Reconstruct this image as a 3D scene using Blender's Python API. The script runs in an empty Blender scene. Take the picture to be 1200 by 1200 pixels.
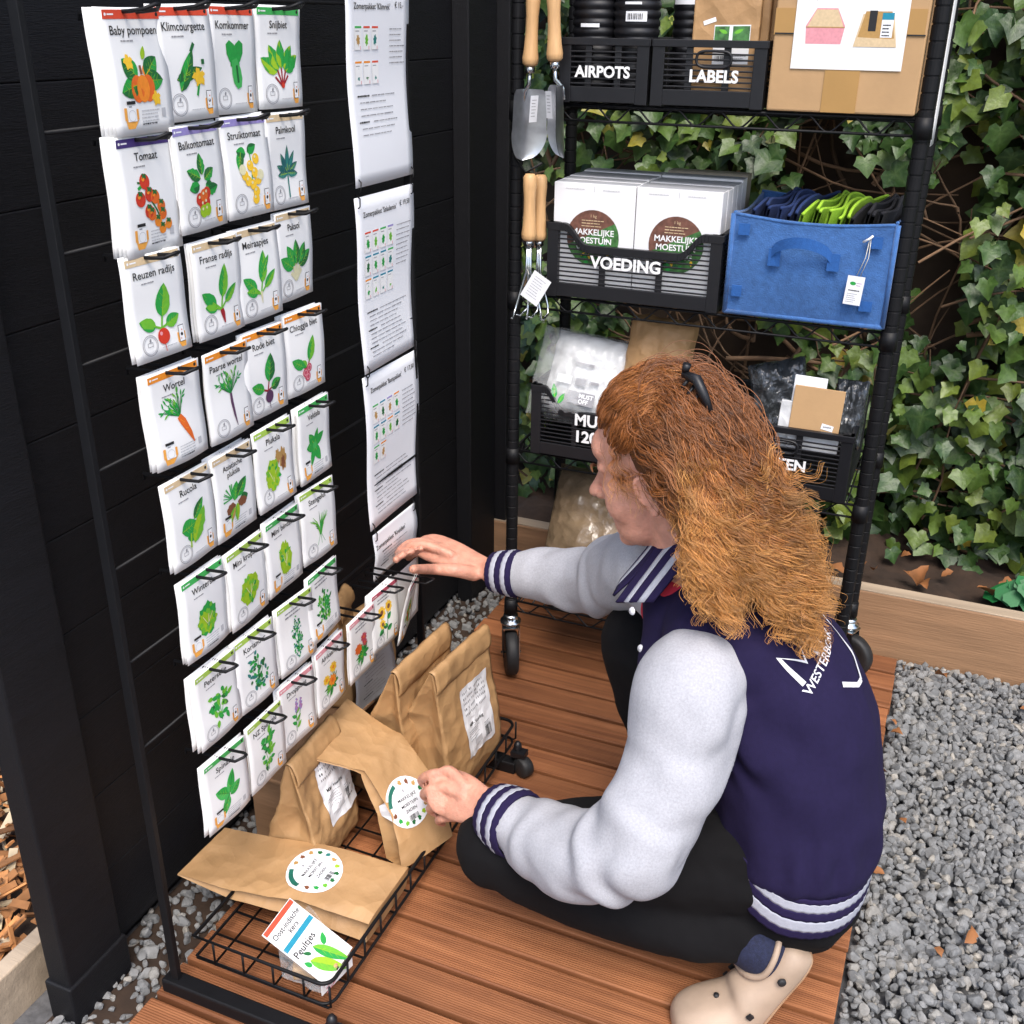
import bpy, bmesh, math, random
import numpy as np
from mathutils import Vector, Matrix, Euler, noise
from mathutils.bvhtree import BVHTree
random.seed(7); rng = np.random.default_rng(7)
scene = bpy.context.scene
col = bpy.data.collections.new('place'); scene.collection.children.link(col)
PI = math.pi
# ---------------------------------------------------------------- camera (solved from the photograph: A4 sheets, shelf and deck)
CAM = Vector((0.9322, -0.0100, 1.3844)); FPX = 1247.5
RR = Matrix(((0.92155722, 0.3880642, 0.01176685), (-0.17248775, 0.3820872, 0.9078862), (-0.3478221, 0.83869872, -0.41905154)))
def _ray(u, v): return RR.transposed() @ Vector(((u-600)/FPX, -(v-600)/FPX, 1))
def pd(u, v, d): return CAM + _ray(u, v)*d
def pX(u, v, X): r = _ray(u, v); return CAM + r*((X-CAM.x)/r.x)
def pY(u, v, Y): r = _ray(u, v); return CAM + r*((Y-CAM.y)/r.y)
def pZ(u, v, Z): r = _ray(u, v); return CAM + r*((Z-CAM.z)/r.z)
cam = bpy.data.cameras.new('camera'); co = bpy.data.objects.new('camera', cam); col.objects.link(co)
m = Matrix.Identity(4)
for i in range(3):
    m[i][0], m[i][1], m[i][2], m[i][3] = RR[0][i], RR[1][i], -RR[2][i], CAM[i]
co.matrix_world = m; cam.sensor_width = 36; cam.lens = FPX/1200*36; cam.clip_end = 200; cam.clip_start = 0.05
scene.camera = co
# ---------------------------------------------------------------- materials
MATS = {}
def mat(name, color, rough=0.6, var=0.0, vscale=30.0, bump=0.0, bscale=200.0, metal=0.0, island=0.0, spec=0.5, sheen=0.0, alpha=1.0, trans=0.0, stretch=None, subsurf=0.0, coat=0.0):
    if name in MATS: return MATS[name]
    M = bpy.data.materials.new(name); M.use_nodes = True; nt = M.node_tree; N = nt.nodes; Lk = nt.links
    b = N['Principled BSDF']
    b.inputs['Base Color'].default_value = (*color, 1); b.inputs['Roughness'].default_value = rough
    b.inputs['Metallic'].default_value = metal; b.inputs['Specular IOR Level'].default_value = spec
    if sheen: b.inputs['Sheen Weight'].default_value = sheen; b.inputs['Sheen Roughness'].default_value = 0.5
    if alpha < 1: b.inputs['Alpha'].default_value = alpha
    if trans: b.inputs['Transmission Weight'].default_value = trans
    if coat: b.inputs['Coat Weight'].default_value = coat
    if subsurf:
        b.inputs['Subsurface Weight'].default_value = subsurf; b.inputs['Subsurface Radius'].default_value = (0.012, 0.005, 0.003); b.inputs['Subsurface Scale'].default_value = 0.6
    vec = None
    if var or bump:
        tc = N.new('ShaderNodeTexCoord'); vec = tc.outputs['Object']
        if stretch:
            mp = N.new('ShaderNodeMapping'); mp.inputs['Scale'].default_value = stretch; Lk.new(vec, mp.inputs['Vector']); vec = mp.outputs['Vector']
    colsock = None
    if island:
        g = N.new('ShaderNodeNewGeometry'); mr = N.new('ShaderNodeMapRange')
        mr.inputs['To Min'].default_value = 1-island; mr.inputs['To Max'].default_value = 1+island
        Lk.new(g.outputs['Random Per Island'], mr.inputs['Value'])
        mx = N.new('ShaderNodeVectorMath'); mx.operation = 'SCALE'; mx.inputs[0].default_value = color
        Lk.new(mr.outputs['Result'], mx.inputs['Scale']); colsock = mx.outputs['Vector']
    if var:
        t = N.new('ShaderNodeTexNoise'); t.inputs['Scale'].default_value = vscale; t.inputs['Detail'].default_value = 6
        Lk.new(vec, t.inputs['Vector'])
        mr = N.new('ShaderNodeMapRange'); mr.inputs['From Min'].default_value = 0.25; mr.inputs['From Max'].default_value = 0.75
        mr.inputs['To Min'].default_value = 1-var; mr.inputs['To Max'].default_value = 1+var
        Lk.new(t.outputs['Fac'], mr.inputs['Value'])
        mx = N.new('ShaderNodeVectorMath'); mx.operation = 'SCALE'; mx.inputs[0].default_value = color
        if colsock: Lk.new(colsock, mx.inputs[0])
        Lk.new(mr.outputs['Result'], mx.inputs['Scale']); colsock = mx.outputs['Vector']
    if colsock: Lk.new(colsock, b.inputs['Base Color'])
    if bump:
        t = N.new('ShaderNodeTexNoise'); t.inputs['Scale'].default_value = bscale; t.inputs['Detail'].default_value = 5
        Lk.new(vec, t.inputs['Vector'])
        bp = N.new('ShaderNodeBump'); bp.inputs['Strength'].default_value = bump; bp.inputs['Distance'].default_value = 0.004
        Lk.new(t.outputs['Fac'], bp.inputs['Height']); Lk.new(bp.outputs['Normal'], b.inputs['Normal'])
    MATS[name] = M
    return M
mat('wall_paint', (0.0036, 0.0036, 0.0052), 0.6, 0.35, 8, 0.35, 60, stretch=(30, 1.2, 12), spec=0.35)
mat('black_steel', (0.005, 0.005, 0.006), 0.52, 0.2, 60, spec=0.28)
mat('black_plastic', (0.0062, 0.0062, 0.0082), 0.45, 0.15, 50, 0.05, 400)
mat('rubber', (0.014, 0.014, 0.015), 0.6, 0.3, 60)
mat('chrome', (0.62, 0.66, 0.68), 0.22, metal=1.0)
mat('blade_steel', (0.55, 0.56, 0.58), 0.34, 0.12, 60, metal=1.0)
mat('handle_wood', (0.62, 0.37, 0.17), 0.5, 0.13, 30, stretch=(6, 6, 0.8), bump=0.08, bscale=60)
mat('paper', (0.83, 0.825, 0.815), 0.55, 0.02, 20)
mat('sheet_paper', (0.80, 0.81, 0.84), 0.4, 0.02, 10)
mat('sheet_grey', (0.42, 0.44, 0.48), 0.45, 0.05, 30)
mat('ink', (0.012, 0.012, 0.014), 0.6)
mat('ink_grey', (0.26, 0.26, 0.28), 0.6)
mat('ink_pale', (0.50, 0.50, 0.52), 0.6)
mat('kraft', (0.42, 0.245, 0.108), 0.6, 0.14, 14, 0.55, 38)
mat('kraft_light', (0.52, 0.33, 0.16), 0.6, 0.08, 20, 0.15, 80)
mat('carton', (0.47, 0.29, 0.14), 0.7, 0.07, 20, 0.08, 120)
mat('tape', (0.42, 0.24, 0.08), 0.3, 0.05, 20)
mat('label_white', (0.80, 0.81, 0.84), 0.45)
mat('letter_white', (0.85, 0.85, 0.85), 0.5)
mat('felt_blue', (0.040, 0.125, 0.335), 0.95, 0.20, 90, 0.45, 420, sheen=0.2)
mat('felt_blue_dark', (0.02, 0.10, 0.33), 0.95, 0.12, 160, 0.3, 500)
mat('felt_navy', (0.012, 0.03, 0.11), 0.95, 0.2, 160, 0.3, 500)
mat('felt_green', (0.30, 0.52, 0.03), 0.95, 0.14, 160, 0.3, 500)
mat('felt_black', (0.010, 0.010, 0.014), 0.95, 0.2, 160, 0.3, 500)
mat('timber', (0.31, 0.175, 0.092), 0.75, 0.22, 3.0, 0.3, 20, stretch=(1.0, 12, 12))
mat('timber_top', (0.40, 0.31, 0.22), 0.8, 0.25, 3.0, 0.3, 20, stretch=(1.0, 12, 12))
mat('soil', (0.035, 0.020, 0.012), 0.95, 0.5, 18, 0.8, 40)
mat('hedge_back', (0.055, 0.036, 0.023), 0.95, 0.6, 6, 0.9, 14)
mat('twig', (0.17, 0.10, 0.055), 0.8, 0.3, 30, island=0.5)
mat('dead_leaf', (0.24, 0.095, 0.03), 0.75, 0.2, 60, island=0.45)
mat('gravel_base', (0.10, 0.10, 0.105), 0.95, 0.4, 60, 0.6, 90)
mat('mulch', (0.40, 0.175, 0.06), 0.85, 0.3, 40, island=0.6)
mat('mulch_pale', (0.52, 0.42, 0.28), 0.85, 0.3, 40, island=0.4)
mat('skin', (0.62, 0.295, 0.205), 0.5, 0.20, 55, 0.4, 200, subsurf=0.12)
mat('skin_red', (0.62, 0.22, 0.16), 0.45, 0.05, 60, subsurf=0.12)
mat('eye_white', (0.7, 0.7, 0.68), 0.2)
mat('iris', (0.06, 0.09, 0.12), 0.2)
mat('nail', (0.70, 0.42, 0.34), 0.3)
mat('lip', (0.48, 0.14, 0.12), 0.4)
mat('navy_cloth', (0.0135, 0.0095, 0.040), 0.9, 0.10, 120, 0.12, 900, spec=0.2)
mat('navy_rib', (0.017, 0.0115, 0.049), 0.9, 0.14, 160, 0.2, 900, spec=0.2)
mat('grey_rib', (0.40, 0.41, 0.47), 0.9, 0.08, 160, 0.25, 900)
mat('grey_marl', (0.405, 0.405, 0.435), 0.95, 0.13, 330, 0.2, 700, spec=0.2)
mat('trouser_black', (0.0050, 0.0047, 0.0055), 0.9, 0.15, 60, 0.1, 700, spec=0.2)
mat('sock_navy', (0.012, 0.016, 0.045), 0.9, 0.4, 260, 0.3, 700)
mat('clog', (0.40, 0.295, 0.215), 0.55, 0.22, 14, 0.15, 60)
mat('clog_sole', (0.33, 0.20, 0.115), 0.6, 0.15, 20)
mat('print_white', (0.72, 0.72, 0.76), 0.7)
mat('shirt_red', (0.55, 0.02, 0.05), 0.8)
mat('hair_base', (0.13, 0.05, 0.016), 0.85, 0.4, 60)
mat('gold', (0.72, 0.66, 0.55), 0.2, metal=1.0)
mat('clear_film', (0.9, 0.92, 0.93), 0.12, trans=0.0, alpha=0.22, spec=0.8, bump=0.5, bscale=30)
mat('film_white', (0.62, 0.63, 0.64), 0.25, 0.25, 22, 0.7, 26, spec=0.7)
mat('film_dark', (0.05, 0.055, 0.06), 0.15, 0.5, 30, 0.9, 40, spec=0.9)
mat('film_brown', (0.19, 0.135, 0.082), 0.24, 0.4, 18, 0.9, 40, spec=0.75)
mat('box_white', (0.80, 0.80, 0.81), 0.5)
mat('box_grey', (0.36, 0.37, 0.40), 0.6, 0.05, 30)
mat('box_tan', (0.30, 0.26, 0.20), 0.6)
mat('photo_brown', (0.145, 0.062, 0.042), 0.5, 0.5, 90)
mat('photo_green', (0.05, 0.16, 0.04), 0.5, 0.7, 110)
mat('string', (0.62, 0.60, 0.52), 0.8)
PAL = dict(g1=(0.008, 0.13, 0.03), g2=(0.015, 0.32, 0.05), g3=(0.14, 0.45, 0.03), lime=(0.30, 0.50, 0.015), teal=(0.01, 0.10, 0.11), teal2=(0.02, 0.19, 0.17),
  red=(0.55, 0.035, 0.015), dred=(0.30, 0.01, 0.02), org=(0.80, 0.24, 0.02), dorg=(0.70, 0.13, 0.015), yel=(0.85, 0.52, 0.03), pale=(0.70, 0.66, 0.42), brn=(0.20, 0.07, 0.03), tan=(0.45, 0.26, 0.08),
  pur=(0.09, 0.035, 0.09), lav=(0.30, 0.25, 0.55), dpur=(0.055, 0.03, 0.16), mauve=(0.42, 0.18, 0.40), pink=(0.72, 0.30, 0.34), rose=(0.50, 0.06, 0.11), beige=(0.66, 0.50, 0.30), hred=(0.68, 0.07, 0.03),
  horg=(0.82, 0.27, 0.02), hgrn=(0.05, 0.42, 0.09), hlime=(0.36, 0.55, 0.08), hteal=(0.01, 0.24, 0.36), wht=(0.8, 0.8, 0.8), seal=(0.01, 0.13, 0.09), hand=(0.80, 0.36, 0.06))
for k, v in PAL.items(): mat('print_'+k, v, 0.55, 0.10, 220)
def creases(name, scale, dist, strength=0.6):
    M = MATS[name]; nt = M.node_tree; N = nt.nodes; L = nt.links; b = N['Principled BSDF']; old = b.inputs['Normal'].links[0].from_socket
    tc = N.new('ShaderNodeTexCoord'); ns = N.new('ShaderNodeTexNoise'); ns.inputs['Scale'].default_value = scale*0.8; L.new(tc.outputs['Object'], ns.inputs['Vector'])
    vm = N.new('ShaderNodeVectorMath'); vm.operation = 'MULTIPLY_ADD'; vm.inputs[1].default_value = (0.05, 0.05, 0.05); L.new(ns.outputs['Color'], vm.inputs[0]); L.new(tc.outputs['Object'], vm.inputs[2])
    h_ = None
    for sc_, w_ in ((scale, 1.0), (scale*2.3, 0.45)):
        v = N.new('ShaderNodeTexVoronoi'); v.inputs['Scale'].default_value = sc_; L.new(vm.outputs['Vector'], v.inputs['Vector'])
        k = N.new('ShaderNodeMath'); k.operation = 'MULTIPLY'; k.inputs[1].default_value = w_; L.new(v.outputs['Distance'], k.inputs[0])
        if h_ is None: h_ = k.outputs[0]
        else: a = N.new('ShaderNodeMath'); a.operation = 'ADD'; L.new(h_, a.inputs[0]); L.new(k.outputs[0], a.inputs[1]); h_ = a.outputs[0]
    bp = N.new('ShaderNodeBump'); bp.inputs['Strength'].default_value = strength; bp.inputs['Distance'].default_value = dist; L.new(h_, bp.inputs['Height']); L.new(old, bp.inputs['Normal']); L.new(bp.outputs['Normal'], b.inputs['Normal'])
creases('kraft', 11, 0.022, 0.42); creases('film_white', 16, 0.02, 0.3); creases('film_dark', 20, 0.02, 0.45); creases('film_brown', 15, 0.02, 0.4)
# special materials ------------------------------------------------
def deck_mat():
    M = bpy.data.materials.new('deck_wood'); M.use_nodes = True; nt = M.node_tree; N = nt.nodes; L = nt.links; b = N['Principled BSDF']
    tc = N.new('ShaderNodeTexCoord'); g = N.new('ShaderNodeNewGeometry')
    mp = N.new('ShaderNodeMapping'); mp.inputs['Scale'].default_value = (2.2, 42, 10)
    ad = N.new('ShaderNodeVectorMath'); ad.operation = 'ADD'
    sc = N.new('ShaderNodeVectorMath'); sc.operation = 'SCALE'; sc.inputs[0].default_value = (7, 3, 5)
    L.new(g.outputs['Random Per Island'], sc.inputs['Scale']); L.new(tc.outputs['Object'], ad.inputs[0]); L.new(sc.outputs['Vector'], ad.inputs[1]); L.new(ad.outputs['Vector'], mp.inputs['Vector'])
    n1 = N.new('ShaderNodeTexNoise'); n1.inputs['Scale'].default_value = 1.6; n1.inputs['Detail'].default_value = 8; n1.inputs['Distortion'].default_value = 0.8; L.new(mp.outputs['Vector'], n1.inputs['Vector'])
    cr = N.new('ShaderNodeValToRGB'); e = cr.color_ramp.elements
    e[0].position = 0.25; e[0].color = (0.18, 0.064, 0.026, 1); e[1].position = 0.75; e[1].color = (0.38, 0.152, 0.063, 1)
    k = cr.color_ramp.elements.new(0.5); k.color = (0.29, 0.110, 0.044, 1); L.new(n1.outputs['Fac'], cr.inputs['Fac'])
    n2 = N.new('ShaderNodeTexNoise'); n2.inputs['Scale'].default_value = 5; n2.inputs['Detail'].default_value = 5; L.new(tc.outputs['Object'], n2.inputs['Vector'])
    mr = N.new('ShaderNodeMapRange'); mr.inputs['From Min'].default_value = 0.3; mr.inputs['From Max'].default_value = 0.7; mr.inputs['To Min'].default_value = 0.82; mr.inputs['To Max'].default_value = 1.15; L.new(n2.outputs['Fac'], mr.inputs['Value'])
    mr2 = N.new('ShaderNodeMapRange'); mr2.inputs['To Min'].default_value = 0.72; mr2.inputs['To Max'].default_value = 1.18; L.new(g.outputs['Random Per Island'], mr2.inputs['Value'])
    mu = N.new('ShaderNodeMath'); mu.operation = 'MULTIPLY'; L.new(mr.outputs['Result'], mu.inputs[0]); L.new(mr2.outputs['Result'], mu.inputs[1])
    s2 = N.new('ShaderNodeVectorMath'); s2.operation = 'SCALE'; L.new(cr.outputs['Color'], s2.inputs[0]); L.new(mu.outputs['Value'], s2.inputs['Scale']); L.new(s2.outputs['Vector'], b.inputs['Base Color'])
    w = N.new('ShaderNodeTexWave'); w.wave_type = 'BANDS'; w.bands_direction = 'Y'; w.inputs['Scale'].default_value = 75; w.inputs['Distortion'].default_value = 0.5; L.new(tc.outputs['Object'], w.inputs['Vector'])
    ma = N.new('ShaderNodeMath'); ma.operation = 'MULTIPLY_ADD'; ma.inputs[1].default_value = 0.8; L.new(n1.outputs['Fac'], ma.inputs[0]); L.new(w.outputs['Fac'], ma.inputs[2])
    bp = N.new('ShaderNodeBump'); bp.inputs['Strength'].default_value = 0.35; bp.inputs['Distance'].default_value = 0.002; L.new(ma.outputs['Value'], bp.inputs['Height']); L.new(bp.outputs['Normal'], b.inputs['Normal'])
    b.inputs['Roughness'].default_value = 0.6; b.inputs['Specular IOR Level'].default_value = 0.35
    MATS['deck_wood'] = M
deck_mat()
def ramp_island(name, stops, rough, vein=False, bump=0.0, var=0.0, spec=0.5):
    M = bpy.data.materials.new(name); M.use_nodes = True; nt = M.node_tree; N = nt.nodes; L = nt.links; b = N['Principled BSDF']
    g = N.new('ShaderNodeNewGeometry'); cr = N.new('ShaderNodeValToRGB'); els = cr.color_ramp.elements
    els[0].position, els[0].color = stops[0][0], (*stops[0][1], 1); els[1].position, els[1].color = stops[-1][0], (*stops[-1][1], 1)
    for p, c in stops[1:-1]: k = els.new(p); k.color = (*c, 1)
    L.new(g.outputs['Random Per Island'], cr.inputs['Fac']); out = cr.outputs['Color']
    tc = N.new('ShaderNodeTexCoord')
    if var:
        t = N.new('ShaderNodeTexNoise'); t.inputs['Scale'].default_value = 90; t.inputs['Detail'].default_value = 5; L.new(tc.outputs['Object'], t.inputs['Vector'])
        mr = N.new('ShaderNodeMapRange'); mr.inputs['From Min'].default_value = 0.25; mr.inputs['From Max'].default_value = 0.75; mr.inputs['To Min'].default_value = 1-var; mr.inputs['To Max'].default_value = 1+var; L.new(t.outputs['Fac'], mr.inputs['Value'])
        s = N.new('ShaderNodeVectorMath'); s.operation = 'SCALE'; L.new(out, s.inputs[0]); L.new(mr.outputs['Result'], s.inputs['Scale']); out = s.outputs['Vector']
    if vein:
        at = N.new('ShaderNodeAttribute'); at.attribute_name = 'vein'
        pw = N.new('ShaderNodeMath'); pw.operation = 'POWER'; pw.inputs[1].default_value = 5; L.new(at.outputs['Fac'], pw.inputs[0])
        mm = N.new('ShaderNodeMath'); mm.operation = 'MULTIPLY'; mm.inputs[1].default_value = 0.22; L.new(pw.outputs['Value'], mm.inputs[0])
        mx = N.new('ShaderNodeMix'); mx.data_type = 'RGBA'; mx.inputs[7].default_value = (0.16, 0.24, 0.07, 1); L.new(mm.outputs['Value'], mx.inputs[0]); L.new(out, mx.inputs[6]); out = mx.outputs[2]
    L.new(out, b.inputs['Base Color']); b.inputs['Roughness'].default_value = rough; b.inputs['Specular IOR Level'].default_value = spec
    if bump:
        t = N.new('ShaderNodeTexNoise'); t.inputs['Scale'].default_value = 120; L.new(tc.outputs['Object'], t.inputs['Vector'])
        bp = N.new('ShaderNodeBump'); bp.inputs['Strength'].default_value = bump; bp.inputs['Distance'].default_value = 0.004; L.new(t.outputs['Fac'], bp.inputs['Height']); L.new(bp.outputs['Normal'], b.inputs['Normal'])
    MATS[name] = M
ramp_island('ivy_leaf', [(0, (0.011, 0.032, 0.007)), (0.35, (0.023, 0.060, 0.011)), (0.6, (0.044, 0.094, 0.014)), (0.82, (0.086, 0.138, 0.019)), (0.95, (0.13, 0.17, 0.020)), (1, (0.33, 0.24, 0.025))], 0.45, vein=True, bump=0.3, var=0.25)
ramp_island('gravel_stone', [(0, (0.145, 0.148, 0.15)), (0.45, (0.185, 0.187, 0.187)), (0.75, (0.22, 0.22, 0.217)), (0.93, (0.255, 0.243, 0.222)), (1, (0.31, 0.285, 0.245))], 0.85, bump=0.4, var=0.3)
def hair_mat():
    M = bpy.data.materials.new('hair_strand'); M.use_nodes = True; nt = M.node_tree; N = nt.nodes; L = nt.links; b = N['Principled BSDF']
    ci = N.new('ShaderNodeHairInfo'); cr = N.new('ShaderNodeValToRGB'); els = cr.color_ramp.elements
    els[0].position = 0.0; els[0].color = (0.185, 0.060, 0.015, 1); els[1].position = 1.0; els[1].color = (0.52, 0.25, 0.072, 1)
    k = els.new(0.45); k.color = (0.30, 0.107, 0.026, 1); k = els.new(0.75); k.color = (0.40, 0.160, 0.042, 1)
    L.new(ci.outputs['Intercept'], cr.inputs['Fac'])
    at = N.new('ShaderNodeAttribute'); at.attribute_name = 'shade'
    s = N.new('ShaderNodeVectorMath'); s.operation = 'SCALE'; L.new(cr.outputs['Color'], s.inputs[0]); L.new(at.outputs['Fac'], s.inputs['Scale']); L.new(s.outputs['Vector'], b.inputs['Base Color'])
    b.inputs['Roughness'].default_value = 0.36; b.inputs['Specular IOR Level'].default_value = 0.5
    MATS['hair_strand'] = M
hair_mat()
# ---------------------------------------------------------------- mesh helpers
class MB:
    def __init__(s): s.V = []; s.F = []; s.M = []; s.S = []; s.mats = []
    def mi(s, m):
        if m not in s.mats: s.mats.append(m)
        return s.mats.index(m)
    def add(s, vs, fs, m, smooth=False):
        o = len(s.V); k = s.mi(m); s.V.extend([tuple(v) for v in vs])
        for f in fs: s.F.append(tuple(i+o for i in f)); s.M.append(k); s.S.append(smooth)
    def box(s, c, d, m, R=None):
        c = Vector(c); h = Vector(d)/2
        vs = [Vector((x*h.x, y*h.y, z*h.z)) for x in (-1, 1) for y in (-1, 1) for z in (-1, 1)]
        if R is not None: vs = [R @ v for v in vs]
        s.add([v+c for v in vs], [(0,1,3,2),(4,6,7,5),(0,4,5,1),(2,3,7,6),(0,2,6,4),(1,5,7,3)], m)
    def tube(s, pts, r, m, n=8, closed=False, caps=True, smooth=True):
        P = [Vector(p) for p in pts]; k = len(P); rs = r if hasattr(r, '__len__') else [r]*k
        up = None; vs = []; fs = []
        for i in range(k):
            a = P[(i-1) % k] if (closed or i > 0) else P[i]; b = P[(i+1) % k] if (closed or i < k-1) else P[i]
            t = (b-a); t = t.normalized() if t.length > 1e-9 else Vector((0, 0, 1))
            if up is None:
                up = Vector((0, 0, 1)) if abs(t.z) < 0.9 else Vector((1, 0, 0))
            up = (up - t*up.dot(t)); up = up.normalized() if up.length > 1e-6 else t.orthogonal().normalized()
            sd = t.cross(up)
            for j in range(n):
                q = 2*PI*j/n; vs.append(P[i] + (up*math.cos(q)+sd*math.sin(q))*rs[i])
        rings = k if closed else k-1
        for i in range(rings):
            for j in range(n):
                i2 = (i+1) % k; fs.append((i*n+j, i*n+(j+1) % n, i2*n+(j+1) % n, i2*n+j))
        if caps and not closed:
            fs.append(tuple(range(n-1, -1, -1))); fs.append(tuple((k-1)*n+j for j in range(n)))
        s.add(vs, fs, m, smooth)
    def lathe(s, prof, m, T=None, n=20, smooth=True, caps=True):
        T = T or Matrix.Identity(4); vs = []; fs = []
        for r, z in prof:
            for j in range(n): vs.append(T @ Vector((r*math.cos(2*PI*j/n), r*math.sin(2*PI*j/n), z)))
        for i in range(len(prof)-1):
            for j in range(n): fs.append((i*n+j, i*n+(j+1) % n, (i+1)*n+(j+1) % n, (i+1)*n+j))
        if caps: fs.append(tuple(range(n-1, -1, -1))); fs.append(tuple((len(prof)-1)*n+j for j in range(n)))
        s.add(vs, fs, m, smooth)
    def grid(s, fn, nu, nv, m, smooth=True):
        vs = [fn(i/nu, j/nv) for j in range(nv+1) for i in range(nu+1)]
        s.add(vs, [(j*(nu+1)+i, j*(nu+1)+i+1, (j+1)*(nu+1)+i+1, (j+1)*(nu+1)+i) for j in range(nv) for i in range(nu)], m, smooth)
    def build(s, name, parent=None, loc=None, bevel=0.0, T=None):
        me = bpy.data.meshes.new(name)
        V = s.V
        if T is not None: V = [tuple(T @ Vector(v)) for v in V]
        if loc is not None: V = [(v[0]-loc[0], v[1]-loc[1], v[2]-loc[2]) for v in V]
        me.from_pydata(V, [], s.F); me.polygons.foreach_set('material_index', s.M); me.polygons.foreach_set('use_smooth', s.S)
        for k in s.mats: me.materials.append(MATS[k])
        me.update()
        o = bpy.data.objects.new(name, me); col.objects.link(o)
        if loc is not None: o.location = loc
        if parent is not None:
            o.parent = parent
            o.matrix_parent_inverse = parent.matrix_basis.inverted()
        if bevel:
            bv = o.modifiers.new('bevel', 'BEVEL'); bv.width = bevel; bv.segments = 2; bv.limit_method = 'ANGLE'
        return o
def tag(o, label=None, cat=None, group=None, kind=None):
    if label: o['label'] = label
    if cat: o['category'] = cat
    if group: o['group'] = group
    if kind: o['kind'] = kind
    return o
def empty(name, loc, label, cat, group=None):
    o = bpy.data.objects.new(name, None); o.location = loc; o.empty_display_size = 0.05; col.objects.link(o)
    return tag(o, label, cat, group)
def frame(O, U, V):
    U = Vector(U).normalized(); V = Vector(V); V = (V-U*V.dot(U)).normalized(); N = U.cross(V)
    M = Matrix.Identity(4)
    for i in range(3): M[i][0], M[i][1], M[i][2], M[i][3] = U[i], V[i], N[i], O[i]
    return M
_tc = {}
def text2d(s, size, bold=0.0):
    k = (s, bold)
    if k not in _tc:
        c = bpy.data.curves.new('t', 'FONT'); c.body = s; c.size = 1; c.offset = bold; c.align_x = 'CENTER'; c.align_y = 'CENTER'; c.resolution_u = 3
        o = bpy.data.objects.new('t', c); me = bpy.data.meshes.new_from_object(o)
        _tc[k] = ([(v.co.x, v.co.y) for v in me.vertices], [tuple(p.vertices) for p in me.polygons])
        bpy.data.objects.remove(o); bpy.data.meshes.remove(me); bpy.data.curves.remove(c)
    V, F = _tc[k]
    return [(x*size, y*size) for x, y in V], F
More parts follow.
